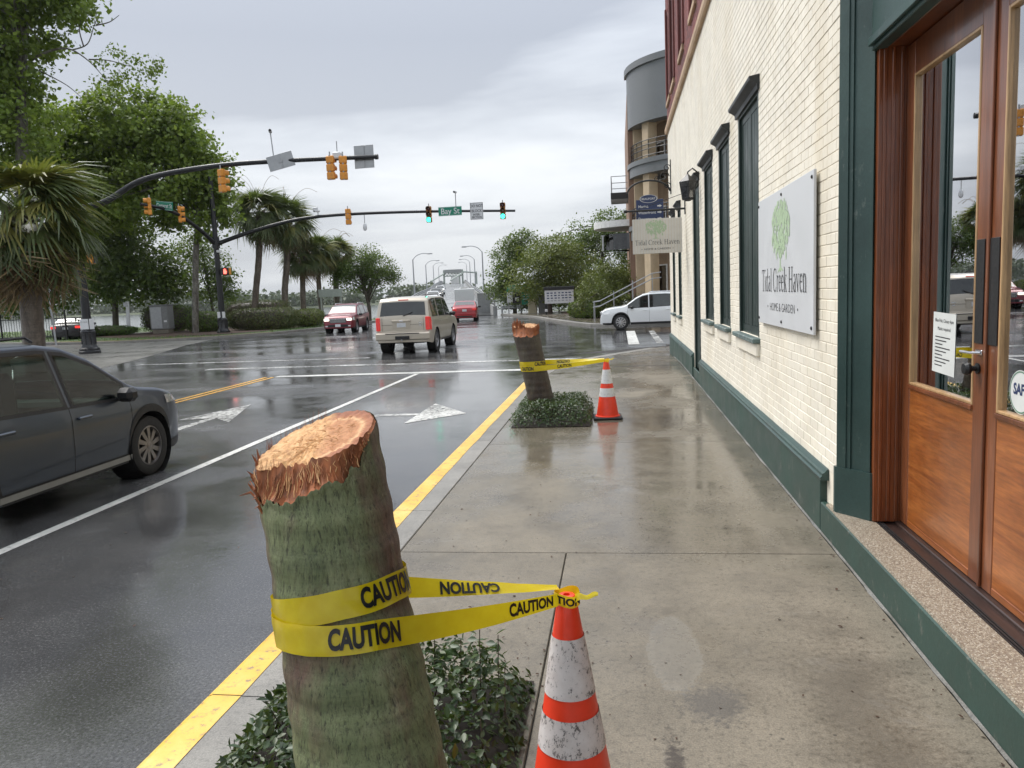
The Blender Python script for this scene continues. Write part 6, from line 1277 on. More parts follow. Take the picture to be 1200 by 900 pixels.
# --- white box-bodied camper climbing the bridge
yv = 84; v_ = empty('camper_van', (bxr(yv) - 2.35, yv, bz(yv) - .02), R(11.5), 'white box camper van ahead of the red saloon on the bridge', 'van')
MB().prism([(-3.2, .55), (2.0, .55), (2.0, 1.9), (2.9, 2.2), (2.9, 2.75), (2.4, 2.9), (-3.1, 2.9), (-3.2, 2.8)], 2.3, (-1.15, 0, 0), (0, 1, 0), (0, 0, 1)).build('camper_body', 'van_white', v_); MB().prism([(2.0, .5), (3.4, .5), (3.45, 1.0), (3.2, 1.2), (2.7, 1.9), (2.0, 1.9)], 1.9, (-.95, 0, 0), (0, 1, 0), (0, 0, 1)).build('cab', 'van_white', v_)
box('rear_panel', (0, -3.21, 1.75), (2.0, .02, 1.7), 'van_white', v_, .005); box('rear_bumper', (0, -3.28, .6), (2.2, .12, .16), 'trim_black', v_, .02); box('roof_box', (0, -.4, 2.98), (1.1, 2.0, .16), 'van_white', v_, .04); box('roof_unit', (0, -2.0, 2.99), (.8, .8, .18), 'sill_grey', v_, .04)
for sd in (1, -1):
    box('taillight', (sd * .95, -3.225, .85), (.16, .03, .3), 'lamp_red', v_, .01)
    for y in (-1.9, 2.4): wheel(v_, sd * .95, y, .36, .25, 'rim', 6, sd)
v_.scale = (.90, .9, .74)
# ------------------------------------------------------------------ traffic signals
def signal_head(parent, loc, rz, lit=None, back=False, n=3):
    """yellow three-lamp head; local front is -y. Parts: housing, visors, lenses"""
    h = empty('signal_head'); h.parent = parent; h.location = loc; h.rotation_euler = (0, 0, rz)
    s = .33
    for k in range(n):
        z = (n / 2 - .5 - k) * s
        MB().box((0, .08, z), (.33, .20, s - .012), 0, .035).build('housing', 'signal_yellow', h)
        V = []; F = []; m_ = 16
        for i in range(m_ + 1):
            a = R(-40 + 260 * i / m_); L_ = .20
            for (r_, y) in ((.135, -.02), (.145, -.02 - L_)): V.append((r_ * math.cos(a), y, z + r_ * math.sin(a)))
        F = [(2 * i, 2 * i + 1, 2 * i + 3, 2 * i + 2) for i in range(m_)]
        mesh('visor', V, F, 'trim_black' if not back else 'signal_yellow', h, 60)
        mt = ('lens_dark_red', 'lens_dark_amber', 'lens_green')[k]
        if k == 2 and lit != 'green': mt = 'trim_black'
        MB().lathe([(.13, -.018), (.12, -.035), (.07, -.05), (0, -.055)], 20, (0, 0, z), cap=False, axis='y').build('lens', mt, h, 60)
        MB().box((0, -.005, z), (.31, .02, s - .03), 0, .008).build('door', 'trim_black' if not back else 'signal_yellow', h)
    MB().tube([(0, .1, n * s / 2), (0, .1, n * s / 2 + .16)], .03, 8).build('mount', 'galv', h); MB().box((0, .14, .0), (.06, .06, n * s), 0).build('strap', 'galv', h)
    return h
def lantern_base(parent, r=.14):
    MB().lathe([(.46, 0), (.46, .10), (.43, .13), (.43, .22), (.36, .27), (.33, .34), (.30, .40), (.30, .95), (.32, .98), (.30, 1.03), (.24, 1.10), (.21, 1.16)], 16, cap=True).build('base', 'pole_black', parent, 30)
    for k in range(8):
        a = k * math.pi / 4 + .2; MB().tube([(.305 * math.cos(a), .305 * math.sin(a), .42), (.305 * math.cos(a), .305 * math.sin(a), .93)], .022, 6).build('base_flute', 'pole_black', parent)
def curve(pts, n=8):
    P = [Vector(p) for p in pts]; out_ = []
    for i in range(len(P) - 1):
        p0, p1, p2, p3 = P[max(i - 1, 0)], P[i], P[i + 1], P[min(i + 2, len(P) - 1)]
        for k in range(n):
            t = k / n; out_.append(.5 * ((2 * p1) + (p2 - p0) * t + (2 * p0 - 5 * p1 + 4 * p2 - p3) * t * t + (3 * p1 - p0 - 3 * p2 + p3) * t ** 3))
    return out_ + [P[-1]]
def hcam(parent, loc, rz, mast):
    h = empty('camera_unit'); h.parent = parent; h.location = loc; h.rotation_euler = (0, 0, rz)
    MB().tube([(0, 0, 0), (0, 0, mast)], .028, 8).build('camera_mast', 'galv', h); MB().box((0, -.05, mast + .07), (.13, .34, .13), 0, .03).build('camera_housing', 'sign_white', h); MB().lathe([(.06, 0), (.05, -.03), (0, -.03)], 12, (0, -.22, mast + .07), axis='y', cap=False).build('camera_lens', 'trim_black', h)
def street_sign(parent, loc, rz, s, w_, h, size, xs=1.0):
    b_ = empty('street_name_sign'); b_.parent = parent; b_.location = loc; b_.rotation_euler = (0, 0, rz); box('panel', (0, 0, 0), (w_, .03, h), 'sign_green', b_, .004)
    text('lettering', s, (0, -.018, -.01), (R(90), 0, 0), size, 'sign_white', b_, .006, xs); bd = MB()
    for a, b in (((-w_ / 2 + .02, -.0165, -h / 2 + .02), (w_ / 2 - .02, -.0155, -h / 2 + .035)), ((-w_ / 2 + .02, -.0165, h / 2 - .035), (w_ / 2 - .02, -.0155, h / 2 - .02))): bd.b2(a, b)
    bd.build('border', 'sign_white', b_); return b_
# --- near mast arm: its heads and boards show their backs
p1 = empty('traffic_signal', (-23.87, 32.1, ZR), label='near black mast arm signal with yellow heads seen from behind', cat='traffic signal', group='mast arm traffic signals')
lantern_base(p1); MB().tube([(0, 0, 1.1), (0, 0, 7.05)], [.19, .14], 16).build('pole', 'pole_black', p1, 40); MB().lathe([(.16, 7.0), (.17, 7.1), (.1, 7.18), (0, 7.2)], 16).build('pole_cap', 'pole_black', p1, 40)
arm = curve([(0, 0, 6.45), (1.5, 0, 6.68), (3.5, 0, 7.53), (6.7, 0, 7.87), (9.8, 0, 7.90), (14.05, 0, 7.80)], 8); MB().tube(arm, list(np.linspace(.15, .085, len(arm))), 12).build('arm', 'pole_black', p1, 50); MB().lathe([(.11, -.06), (.11, .06), (0, .07)], 12, (14.0, 0, 7.80), axis='x').build('arm_cap', 'pole_black', p1)
signal_head(p1, (7.15, -.05, 7.22), R(152), None, True); signal_head(p1, (12.05, -.1, 7.45), R(172), None, True); signal_head(p1, (12.55, -.05, 7.42), R(196), None, True)
for loc, rz, w_, h in (((9.85, -.15, 7.86), R(12), 1.1, .62), ((13.42, .12, 7.86), R(-3), .86, .94)):
    b_ = empty('sign_board'); b_.parent = p1; b_.location = loc; b_.rotation_euler = (0, R(-14) if w_ > 1 else 0, rz); box('panel', (0, 0, 0), (w_, .02, h), 'alu', b_, .003); box('stiffener', (0, -.025, 0), (.05, .03, h * .9), 'alu', b_); box('clamp', (0, -.03, 0), (.16, .04, .1), 'galv', b_)
MB().tube([(9.5, 0, 7.85), (9.42, 0, 9.05)], .025, 8).build('camera_mast', 'galv', p1); hcam(p1, (9.42, 0, 9.0), R(20), .08)
MB().box((12.3, 0, 7.95), (.34, .34, .30), 0, .05).build('sensor', 'sign_white', p1); MB().tube([(12.3, 0, 7.9), (12.3, 0, 8.55)], .02, 6).build('sensor_mast', 'galv', p1)
b_ = empty('pedestrian_signal'); b_.parent = p1; b_.location = (.62, -.1, 4.24); b_.rotation_euler = (0, 0, R(118))
for x in (-.22, .22): box('housing', (x, 0, 0), (.42, .26, .48), 'signal_yellow', b_, .04)
box('visor', (0, -.16, 0), (.84, .05, .44), 'trim_black', b_); MB().tube([(-.6, .1, .15), (.2, .1, .15)], .03, 6).build('bracket', 'signal_yellow', b_)
# stapled bill round the post
box('notice_panel', (.04, -.25, 1.33), (.42, .012, .46), 'sign_white', p1); box('notice_panel', (.33, -.14, 1.33), (.012, .3, .46), 'sign_white', p1); text('notice_lettering', 'TO CROSS', (.04, -.2575, 1.42), (R(90), 0, 0), .075, 'ink', p1)
# --- far mast arm facing the camera
p2 = empty('traffic_signal', (-25.6, 47.4, ZR), label='far black mast arm signal with two green lights facing the camera', cat='traffic signal', group='mast arm traffic signals')
lantern_base(p2); MB().tube([(0, 0, 1.1), (0, 0, 10.1)], [.20, .13], 16).build('pole', 'pole_black', p2, 40); MB().lathe([(.14, 10.05), (.15, 10.14), (0, 10.2)], 16).build('pole_cap', 'pole_black', p2)
arm = curve([(0, 0, 5.75), (.6, 0, 5.98), (2.8, 0, 6.55), (5.7, 0, 7.08), (9.0, 0, 7.22), (14.2, 0, 7.10), (19.5, 0, 6.85)], 7); MB().tube(arm, list(np.linspace(.15, .07, len(arm))), 12).build('arm', 'pole_black', p2, 50); MB().lathe([(.24, 5.55), (.24, 6.25)], 16).build('arm_collar', 'pole_black', p2)
signal_head(p2, (14.15, -.12, 6.92), R(2), 'green'); signal_head(p2, (18.75, -.12, 6.88), R(2), 'green'); signal_head(p2, (9.0, -.06, 7.05), R(186), None, True)
street_sign(p2, (15.5, -.14, 7.03), 0, 'Bay St', 1.45, .54, .50, .95)
b_ = empty('regulatory_sign'); b_.parent = p2; b_.location = (17.15, -.14, 6.95); box('panel', (0, 0, 0), (.80, .02, 1.02), 'sign_white', b_, .003)
for s_, z in (('DO NOT', .30), ('BLOCK', .0), ('INTER-', -.22), ('SECTION', -.38)): text('lettering', s_, (0, -.0115, z), (R(90), 0, 0), .23 if z > -.1 else .17, 'ink', b_, .004, .86)
bd = MB()
for a, b in (((-.385, -.0115, -.495), (.385, -.0105, -.475)), ((-.385, -.0115, .475), (.385, -.0105, .495)), ((-.385, -.0115, -.475), (-.365, -.0105, .475)), ((.365, -.0115, -.475), (.385, -.0105, .475))): bd.b2(a, b)
bd.build('border', 'ink', b_)
hcam(p2, (15.85, 0, 7.1), R(-10), 1.0); hcam(p2, (7.0, 0, 7.15), R(-60), .3); MB().box((6.85, 0, 7.62), (.3, .22, .3), 0, .04).build('sensor', 'sign_white', p2)
MB().tube([(10.0, 0, 7.15), (10.0, 0, 6.55)], .022, 6).build('camera_drop', 'galv', p2); MB().lathe([(.05, .3), (.12, .22), (.13, .0), (.09, -.12), (0, -.16)], 14, (10.0, 0, 6.3)).build('dome_camera', 'sign_white', p2, 40)
arm = curve([(0, 0, 5.75), (-.25, -1.0, 6.5), (-.5, -2.9, 7.35), (-.85, -4.2, 7.7), (-1.35, -5.6, 7.85)], 8); MB().tube(arm, list(np.linspace(.14, .08, len(arm))), 10).build('side_arm', 'pole_black', p2, 50)
signal_head(p2, (-1.22, -5.1, 7.75), R(-62), None, True); signal_head(p2, (-.48, -2.95, 7.45), R(120), None, True); b_ = street_sign(p2, (-.78, -4.15, 7.86), R(-22), 'Carteret St', 1.5, .50, .36, .85); b_.rotation_euler = (0, R(8), R(-22))
b_ = empty('pedestrian_signal'); b_.parent = p2; b_.location = (.62, -.25, 4.05); b_.rotation_euler = (0, 0, R(14)); box('housing', (0, 0, 0), (.46, .24, .46), 'trim_black', b_, .03); box('back', (.27, .06, 0), (.1, .26, .44), 'signal_yellow', b_, .02)
mb = MB(); mb.add([(-.09, -.125, -.16), (.09, -.125, -.16), (.12, -.125, .02), (.07, -.125, .0), (.07, -.125, .14), (.035, -.125, .14), (.03, -.125, .02), (.01, -.125, .17), (-.025, -.125, .17), (-.03, -.125, .02), (-.05, -.125, .14), (-.085, -.125, .13), (-.09, -.125, -.03)], [tuple(range(13))]); mb.build('raised_hand', 'hand_red', b_); MB().tube([(-.6, .1, .1), (-.1, .05, .1)], .03, 6).build('bracket', 'pole_black', b_)
box('junction_box', (.18, -.05, 5.35), (.28, .2, .16), 'sign_white', p2, .03); box('notice_panel', (-.1, -.22, 1.28), (.2, .012, .4), 'sign_white', p2); box('notice_panel', (.22, -.2, 1.28), (.2, .012, .4), 'sign_white', p2)
# ------------------------------------------------------------------ bridge lamps
def lamp(x, y, z, h, side, label):
    l = empty('street_lamp', (x, y, z), R(12), label, 'street lamp', 'lamps along the bridge'); MB().tube([(0, 0, 0), (0, 0, h)], [.13, .075], 8).build('post', 'galv', l); MB().lathe([(.25, 0), (.25, .3), (.14, .36)], 8).build('base', 'galv', l)
    a = curve([(0, 0, h - .1), (side * .5, 0, h + .45), (side * 1.3, 0, h + .75), (side * 2.1, 0, h + .72)], 5); MB().tube(a, .055, 6).build('arm', 'galv', l); MB().box((side * 2.4, 0, h + .70), (.75, .3, .16), 0, .05).build('luminaire', 'galv', l); MB().box((side * 2.45, 0, h + .61), (.5, .22, .03), 0, .01).build('lens', 'lens_clear', l)
for i, (yr, nm) in enumerate(((105, 'nearest'), (150, 'second'), (200, 'third'), (262, 'fourth'))):
    lamp(bxr(yr) + .6, yr, bz(yr) - .1, 6.6, -1, f'{nm} street lamp on the right side of the bridge'); yl = yr + 1; lamp(bxr(yl) - BW - .6, yl, bz(yl) - .1, 6.0, 1, f'{nm} street lamp on the left side of the bridge')
# ------------------------------------------------------------------ roadside things on the right, by the bridge foot
g = empty('direction_sign', (-8.35, 64.6, 0), R(2), 'green direction sign with black panel at the bridge foot', 'sign')
for x in (-.85, .85): MB().tube([(x, .05, 0), (x, .05, 2.2)], .05, 6).build('post', 'galv', g)
box('panel', (0, 0, 2.12), (1.95, .04, .52), 'sign_green', g, .005); box('panel', (.62, -.002, 1.30), (.68, .04, 1.1), 'sign_green', g, .005); box('white_panel', (-.72, -.002, 1.4), (.46, .04, .86), 'sign_white', g, .005); box('black_panel', (-.12, -.01, 1.36), (.70, .05, .92), 'trim_black', g, .01); box('small_plate', (-.12, -.045, 1.24), (.32, .01, .24), 'sign_white', g)
for s_, z in (('Visitors Center', 2.24), ('Waterfront', 2.04)): text('lettering', s_, (0, -.022, z), (R(90), 0, 0), .17, 'sign_white', g, .002)
for k in range(3): box('lettering_bar', (.62, -.024, 1.6 - k * .2), (.5, .004, .05), 'sign_white', g)
ms = empty('notice_board', (-4.40, 57.8, -.15), R(3), 'white message board on two posts beneath the right trees', 'sign')
for x in (-1.0, 1.0): box('post', (x, .05, .45), (.14, .14, 1.0), 'trim_black', ms, .01); box('post_foot', (x, -.02, .5), (.2, .16, .2), 'sign_white', ms, .01)
box('panel', (0, 0, 1.5), (2.15, .1, 1.0), 'sign_white', ms, .01); box('hood', (0, .1, 2.12), (2.3, .4, .26), 'trim_black', ms, .02); box('footing', (0, .05, .09), (2.6, .5, .18), 'concrete', ms, .02)
text('lettering', 'FOR SALE', (0, -.055, 1.68), (R(90), 0, 0), .36, 'sign_blue', ms, .004, .9) if False else None
rr = random.Random(8)
for k in range(4):
    for q in range(7): box('lettering_bar', (-.82 + q * .27 + rr.uniform(-.02, .02), -.053, 1.78 - k * .19), (.2 * rr.uniform(.6, 1), .006, .085), 'sign_blue' if k < 3 else 'alu', ms)
wp = empty('marker_post', (-2.55, 52.5, 0), label='thin weathered wooden post at the edge of the planting bed', cat='post'); MB().lathe([(.06, 0), (.055, 1.6), (.03, 1.64)], 8).build('shaft', 'bark_tree', wp)
for (x, y, w_, d_, h, mt, lab, nm) in ((-6.1, 64.6, 1.1, .8, 1.6, 'cabinet', 'grey equipment cabinet beside the green direction sign', 'equipment_cabinet'), (-7.15, 64.4, .7, .5, 1.2, 'cream_box', 'small cream box beside the green direction sign', 'utility_box'), (-12.7, 74, 1.6, .8, 1.9, 'bridge_grey', 'grey concrete block at the start of the bridge rail', 'concrete_block')):
    b_ = empty(nm, (x, y, -.1), 0, lab, 'cabinet'); box('body', (0, 0, h / 2), (w_, d_, h), mt, b_, .03); box('lid', (0, 0, h + .02), (w_ + .08, d_ + .08, .06), mt, b_, .02); box('door_panel', (0, -d_ / 2 - .008, h * .52), (w_ * .8, .015, h * .8), mt, b_, .005); box('hinge', (-w_ * .38, -d_ / 2 - .02, h * .5), (.03, .02, .2), 'galv', b_)
gr_ = empty('guard_rail', (-10.1, 66.8, -.1), label='steel guard rail along the kerb at the bridge foot', cat='guard rail'); path = [(0, 0), (1.6, .6), (3.2, 2.0), (4.6, 4.6)]
for x, y in path: box('post', (x, y, .38), (.14, .14, .76), 'galv', gr_, .01)
MB().tube([(x, y - .1, .55) for x, y in path], .10, 6).build('rail', 'galv', gr_); MB().tube([(x, y - .1, .72) for x, y in path], .06, 6).build('rail', 'galv', gr_)
# ------------------------------------------------------------------ roadside things on the left
ub = empty('signal_cabinet', (-31.2, 49.6, 0), R(8), 'grey traffic signal cabinet between the hedge and tree trunk', 'cabinet'); box('plinth', (0, 0, .15), (1.1, .8, .3), 'concrete', ub, .02); box('body', (0, 0, 1.1), (1.25, .9, 1.6), 'cabinet', ub, .02); box('roof', (0, 0, 1.94), (1.35, 1.0, .08), 'cabinet', ub, .02); box('door_panel', (-.18, -.46, 1.1), (.74, .02, 1.45), 'galv', ub, .01); box('side_panel', (.42, -.46, 1.1), (.34, .02, 1.45), 'cabinet', ub, .01); box('label_plate', (.42, -.475, .85), (.2, .006, .12), 'sign_white', ub)
mp_ = empty('marker_post', (-34.4, 50.5, 0), label='pale slanted flat post standing on the grass left of the cabinet', cat='post'); o = box('shaft', (0, 0, 1.15), (.26, .06, 2.3), 'sign_white', mp_, .01); o.rotation_euler = (0, R(3), 0); box('cap', (-.02, -.04, 2.1), (.3, .03, .3), 'alu', mp_, .005)
sp_ = empty('sign_post', (-31.8, 40.0, -.1), label='bare galvanised sign post beside the near left palm', cat='sign post'); MB().tube([(0, 0, 0), (-.12, 0, 3.2)], .055, 8).build('shaft', 'galv', sp_); box('plate', (-.35, -.02, 3.12), (1.0, .02, .16), 'alu', sp_, .003)
# iron railing
fn = empty('iron_fence', (-46, 46.5, -.1), R(-8), 'black iron railing behind the near left palm', 'fence')
for i in range(46):
    x = -2 + i * .22; MB().tube([(x, 0, .1), (x, 0, 1.75)], .016, 5).build('picket', 'iron_black', fn) if i == 0 else None
pk = MB().tube([(0, 0, .1), (0, 0, 1.72)], .016, 5).lathe([(.03, 1.70), (0, 1.85)], 5).me('picket', 'iron_black')
for i in range(1, 60): link('picket', pk, fn, (-2 + i * .22, 0, 0))
for z in (.3, 1.45): MB().b2((-2, -.02, z), (11.2, .02, z + .05)).build('rail', 'iron_black', fn)
for i in range(6): box('post', (-2 + i * 2.64, 0, 1.0), (.09, .09, 2.0), 'iron_black', fn, .01)
# flat sign seen under the palms
fs = empty('park_sign', (-22.4, 58.5, 0), R(4), 'flat grey-green park sign under the palms above the maroon SUV', 'sign'); box('panel', (0, 0, 2.35), (1.9, .08, .6), 'bridge_green', fs, .01); 
for x in (-.8, .8): box('post', (x, .06, 1.1), (.1, .1, 2.3), 'bridge_green', fs, .01)
# ------------------------------------------------------------------ vegetation
def crown_points(lobes, n, rg, fill=.45):
    """cluster centres, mostly near the lobe surfaces, weighted by lobe area"""
    a = np.array([l[3] * l[4] for l in lobes]); idx = rg.choice(len(lobes), n, p=a / a.sum()); d = rg.normal(size=(n, 3)); d /= np.linalg.norm(d, axis=1, keepdims=True)
    r = np.where(rg.uniform(size=n) < fill, rg.uniform(.2, .9, n), rg.uniform(.82, 1.08, n)); lb_ = np.array(lobes)[idx]
    depth = (lb_[:, 5] if lb_.shape[1] > 5 else lb_[:, 3] * .85)
    P = np.stack([lb_[:, 0] + d[:, 0] * r * lb_[:, 3], lb_[:, 1] + d[:, 1] * r * depth, lb_[:, 2] + d[:, 2] * r * lb_[:, 4]], 1)
    return P, d
def tree(name, label, base, trunk, lobes, nclu, per, leaf, mat, seed, tr=(.28, .12), limbs=26, group=None, spread=.42, barkm='bark_tree', droop=.0, fill=.45, cat='tree', minz=.25, big=None):
    rg = np.random.default_rng(seed); rr = random.Random(seed); root = empty(name, base, label=label, cat=cat, group=group); off = Vector(base)
    P, d = crown_points(lobes, nclu, rg, fill); ok = P[:, 2] > base[2] + minz; P, d = P[ok], d[ok]
    mb = MB(); T_ = curve([Vector(p) - off for p in trunk], 6); mb.tube(T_, list(np.linspace(tr[0], tr[1], len(T_))), 10); mb.build('trunk', barkm, root, 60)
    for k in range(limbs):
        q = Vector(P[rr.randrange(len(P))]) - off; i = min(len(T_) - 1, max(int(len(T_) * .35), int(len(T_) * rr.uniform(.4, 1.0)))); a = T_[i]; dv = q - a; mid = a + dv * .45 + Vector((rr.uniform(-.1, .1), rr.uniform(-.1, .1), .12)) * dv.length; r0 = tr[1] * rr.uniform(.45, .8)
        mb = MB(); mb.tube(curve([a, mid, q], 5), list(np.linspace(r0, .02, 11)), 6)
        if k > 4:
            q2 = q + Vector((rr.gauss(0, 1), rr.gauss(0, 1), rr.gauss(0, .6))) * dv.length * .22; mb.tube(curve([mid, mid.lerp(q2, .5) + Vector((0, 0, .1)), q2], 4), list(np.linspace(r0 * .5, .012, 9)), 5)
        mb.build('limb', barkm, root, 60)
    n = len(P) * per; c = np.repeat(P, per, 0) + rg.normal(0, 1, (n, 3)) * np.array([spread, spread, spread * .62]); c[:, 2] -= droop * np.abs(rg.normal(0, 1, n))
    nr = np.repeat(d, per, 0) * .55 + rg.normal(0, .75, (n, 3)) + np.array([0, 0, .55]); ok = c[:, 2] > base[2] + .06; c, nr = c[ok], nr[ok]; s = leaf * rg.uniform(.55, 1.3, len(c))
    V, F = leaves(c - np.array(base), nr, s, rg, CARD, CARD_F); tag(mesh('crown', V, F, mat, root), kind='stuff')
    return root
# left bank trees
tA = tree('plane_tree', 'tall broad leaved tree at the left edge with pale trunk and bare branch', (-33.4, 40, -.05), [(-33.4, 40, 0), (-33.2, 40, 5), (-32.2, 40, 13.7), (-31.7, 40, 17), (-31.4, 40, 20)],
    [(-33.3, 40, 15.96, 2.5, 3.2), (-29.2, 40, 18.4, 2.5, 1.5), (-33.4, 40, 12.2, 3.0, 3.0), (-35.75, 40, 20.31, 6.4, 5.2), (-37.2, 40, 14.09, 4.8, 5.1), (-30.9, 40, 20.6, 3.9, 2.7)], 560, 74, .31, 'leaf_broad', 21, (.42, .16), 34, 'trees on the left bank', .46)
mb = MB(); o_ = Vector((-33.4, 40, -.05)); br = [((-31.9, 40, 15.2), (-30.68, 40, 15.75), (-29.2, 40, 15.9), (-27.9, 39.9, 15.1), (-26.9, 39.9, 13.9)), ((-28.9, 40, 15.8), (-27.9, 39.9, 16.0), (-27.4, 39.9, 16.9), (-26.9, 39.8, 17.5)), ((-27.9, 39.9, 15.2), (-26.6, 39.8, 15.0), (-25.2, 39.8, 14.5)), ((-31.0, 40, 14.9), (-29.4, 39.9, 14.0), (-28.5, 39.9, 13.2)), ((-27.3, 39.9, 16.9), (-26.5, 39.9, 17.0), (-25.9, 39.9, 17.3)), ((-28.2, 40, 15.9), (-28.2, 39.8, 16.9), (-27.6, 39.8, 17.8))]
for i, p in enumerate(br): MB().tube([q - o_ for q in curve(p, 5)], list(np.linspace(.085 if i == 0 else .04, .012, (len(p) - 1) * 5 + 1)), 6).build('bare_branch', 'bark_tree', tA)
g_ = np.random.default_rng(4); P, d = crown_points([(-26.3, 39.9, 15.0, 1.0, .5), (-24.9, 39.8, 14.4, 1.1, .55), (-26.9, 39.9, 14.0, .7, .4)], 34, g_, .6); c_ = np.repeat(P, 22, 0) + g_.normal(0, .2, (34 * 22, 3)); V, F = leaves(c_ - np.array(o_), g_.normal(0, .8, c_.shape) + np.array([0, 0, .5]), .2 * g_.uniform(.6, 1.2, len(c_)), g_, CARD, CARD_F); tag(mesh('branch_leaves', V, F, 'leaf_broad', tA), kind='stuff')
tree('broadleaf_tree', 'large spreading green tree behind the near mast arm', (-28.2, 48.5, 0), [(-28.2, 48.5, 0), (-27.7, 48.5, 5), (-27.2, 48.5, 8.6), (-27.9, 48.5, 11.3), (-29, 48.5, 13)],
    [(-31.67, 48.5, 13.3, 3.9, 2.5), (-28.2, 48.5, 12.6, 2.4, 2.2), (-26.9, 48.5, 10.4, 1.8, 1.6), (-30.4, 48.5, 9.35, 4.2, 2.4), (-26.3, 48.5, 8.06, 1.2, 1.9), (-34.6, 48.5, 10.1, 3.3, 3.3), (-36.8, 48.5, 11.8, 3.2, 3.4)], 760, 74, .30, 'leaf_broad', 22, (.22, .12), 30, 'trees on the left bank', .42)
tree('broadleaf_tree', 'dark low tree with drooping branches by the river behind the cabinet', (-37.5, 53.5, -.1), [(-37.5, 53.5, -.1), (-37.2, 53.4, 2.5), (-36.5, 53, 5), (-37, 53, 7)],
    [(-35.4, 52.5, 5.3, 3.2, 2.6), (-38.53, 53, 6.2, 2.6, 3.2), (-32.8, 52, 4.2, 2.6, 1.7), (-41.86, 53.5, 4.6, 3.2, 2.3), (-45, 53, 5.2, 3.2, 3.2), (-36.6, 53, 8.6, 3.0, 1.8)], 640, 60, .28, 'leaf_dark', 23, (.25, .12), 34, 'trees on the left bank', .42, 'bark_dark', .35)
tree('small_tree', 'small dark tree behind the far mast pole', (-32.2, 58.5, 0), [(-32.2, 58.5, 0), (-32.4, 58.5, 2), (-32.6, 58.4, 5)], [(-32.2, 58, 4.5, 1.9, 2.2), (-30.7, 58, 2.8, 1.2, 1.1), (-33.2, 58, 6.4, 1.5, 1.6), (-31.2, 58, 3.7, 1.0, 1.0)], 170, 34, .2, 'leaf_dark', 24, (.13, .07), 14, 'trees on the left bank', .36, 'bark_dark', .2)
tree('live_oak', 'round dark oak tree right of the row of palms', (-20.6, 62, -.05), [(-20.5, 62, -.05), (-20.5, 62, 1.2), (-20.7, 62, 2.3), (-20.9, 62, 3.6)],
    [(-21.7, 62, 3.75, 1.7, 1.35), (-19.5, 62, 3.8, 1.5, 1.2), (-20.5, 62, 5.0, 1.4, 1.05), (-22.8, 62, 4.0, .9, 1.2), (-18.5, 62, 3.5, .75, .6)], 330, 38, .15, 'leaf_dark', 25, (.17, .12), 30, None, .26, 'bark_dark', minz=2.2)
# right bank
for nm, lab, base, tk, lobes, nc, per, lf, mt, sd in (
    ('broadleaf_tree', 'dark tree at the left end of the right bank trees', (-9.2, 68.5, -.1), [(-9.2, 68.5, -.1), (-9.2, 68.5, 2), (-9.0, 68.5, 5)], [(-9.38, 68, 4.2, 1.6, 2.3), (-10.3, 68, 2.4, 1.3, 1.3), (-8.3, 68, 5.6, 1.4, 1.4)], 240, 36, .19, 'leaf_dark', 31),
    ('broadleaf_tree', 'wide olive green tree in the middle of the right bank trees', (-5.6, 63.5, 0), [(-5.6, 63.5, 0), (-5.6, 63.5, 1.5), (-5.4, 63.4, 4)], [(-5.66, 62.5, 4.2, 2.3, 1.9), (-7.0, 62.5, 2.7, 2.2, 1.5), (-3.8, 62.5, 3.4, 2.1, 2.1), (-4.94, 62.5, 5.1, 1.9, .95), (-5.5, 64, 2.0, 3.0, 1.2)], 430, 40, .17, 'leaf_olive', 32),
    ('broadleaf_tree', 'tall dark tree behind the round bush and tan building', (-1.5, 73, 0), [(-1.5, 73, 0), (-1.5, 73, 4), (-1.2, 73, 7)], [(-2.59, 72, 6.5, 2.7, 2.0), (-.55, 72, 7.4, 2.0, 1.5), (1.1, 72, 6.3, 1.6, 2.1), (-5.0, 72, 5.0, 2.2, 2.2), (-1.5, 72.5, 3.6, 4.0, 1.8), (1.8, 72, 3.8, 2.4, 2.2)], 560, 36, .2, 'leaf_dark', 33),
    ('undergrowth', 'dark undergrowth below the right bank trees', (-6.0, 67.5, 0), [(-6, 67.5, 0), (-6, 67.5, .6), (-6, 67.4, 1.4)], [(-6.1, 67, 1.2, 3.0, 1.1), (-9.0, 68.2, 1.0, 1.7, .8), (-2.5, 66, 1.4, 2.7, 1.4)], 220, 34, .18, 'leaf_dark', 34)):
    tree(nm, lab, base, tk, lobes, nc, per, lf, mt, sd, (.2, .1), 18, 'trees on the right bank', .34, 'bark_dark')
tree('round_bush', 'bright green rounded bush beside the stairs', (-.4, 49.2, 0), [(-.4, 49.2, 0), (-.4, 49.2, .5), (-.35, 49.2, 1.6)], [(-.55, 49, 1.55, 1.95, 1.5), (-1.3, 49, 1.15, 1.35, 1.05), (.6, 49.3, 1.8, 1.25, 1.5), (-.34, 49, 2.65, 1.15, .85)], 360, 44, .12, 'leaf_olive', 41, (.08, .05), 10, None, .22, 'bark_dark', 0, .3, 'bush', .1)
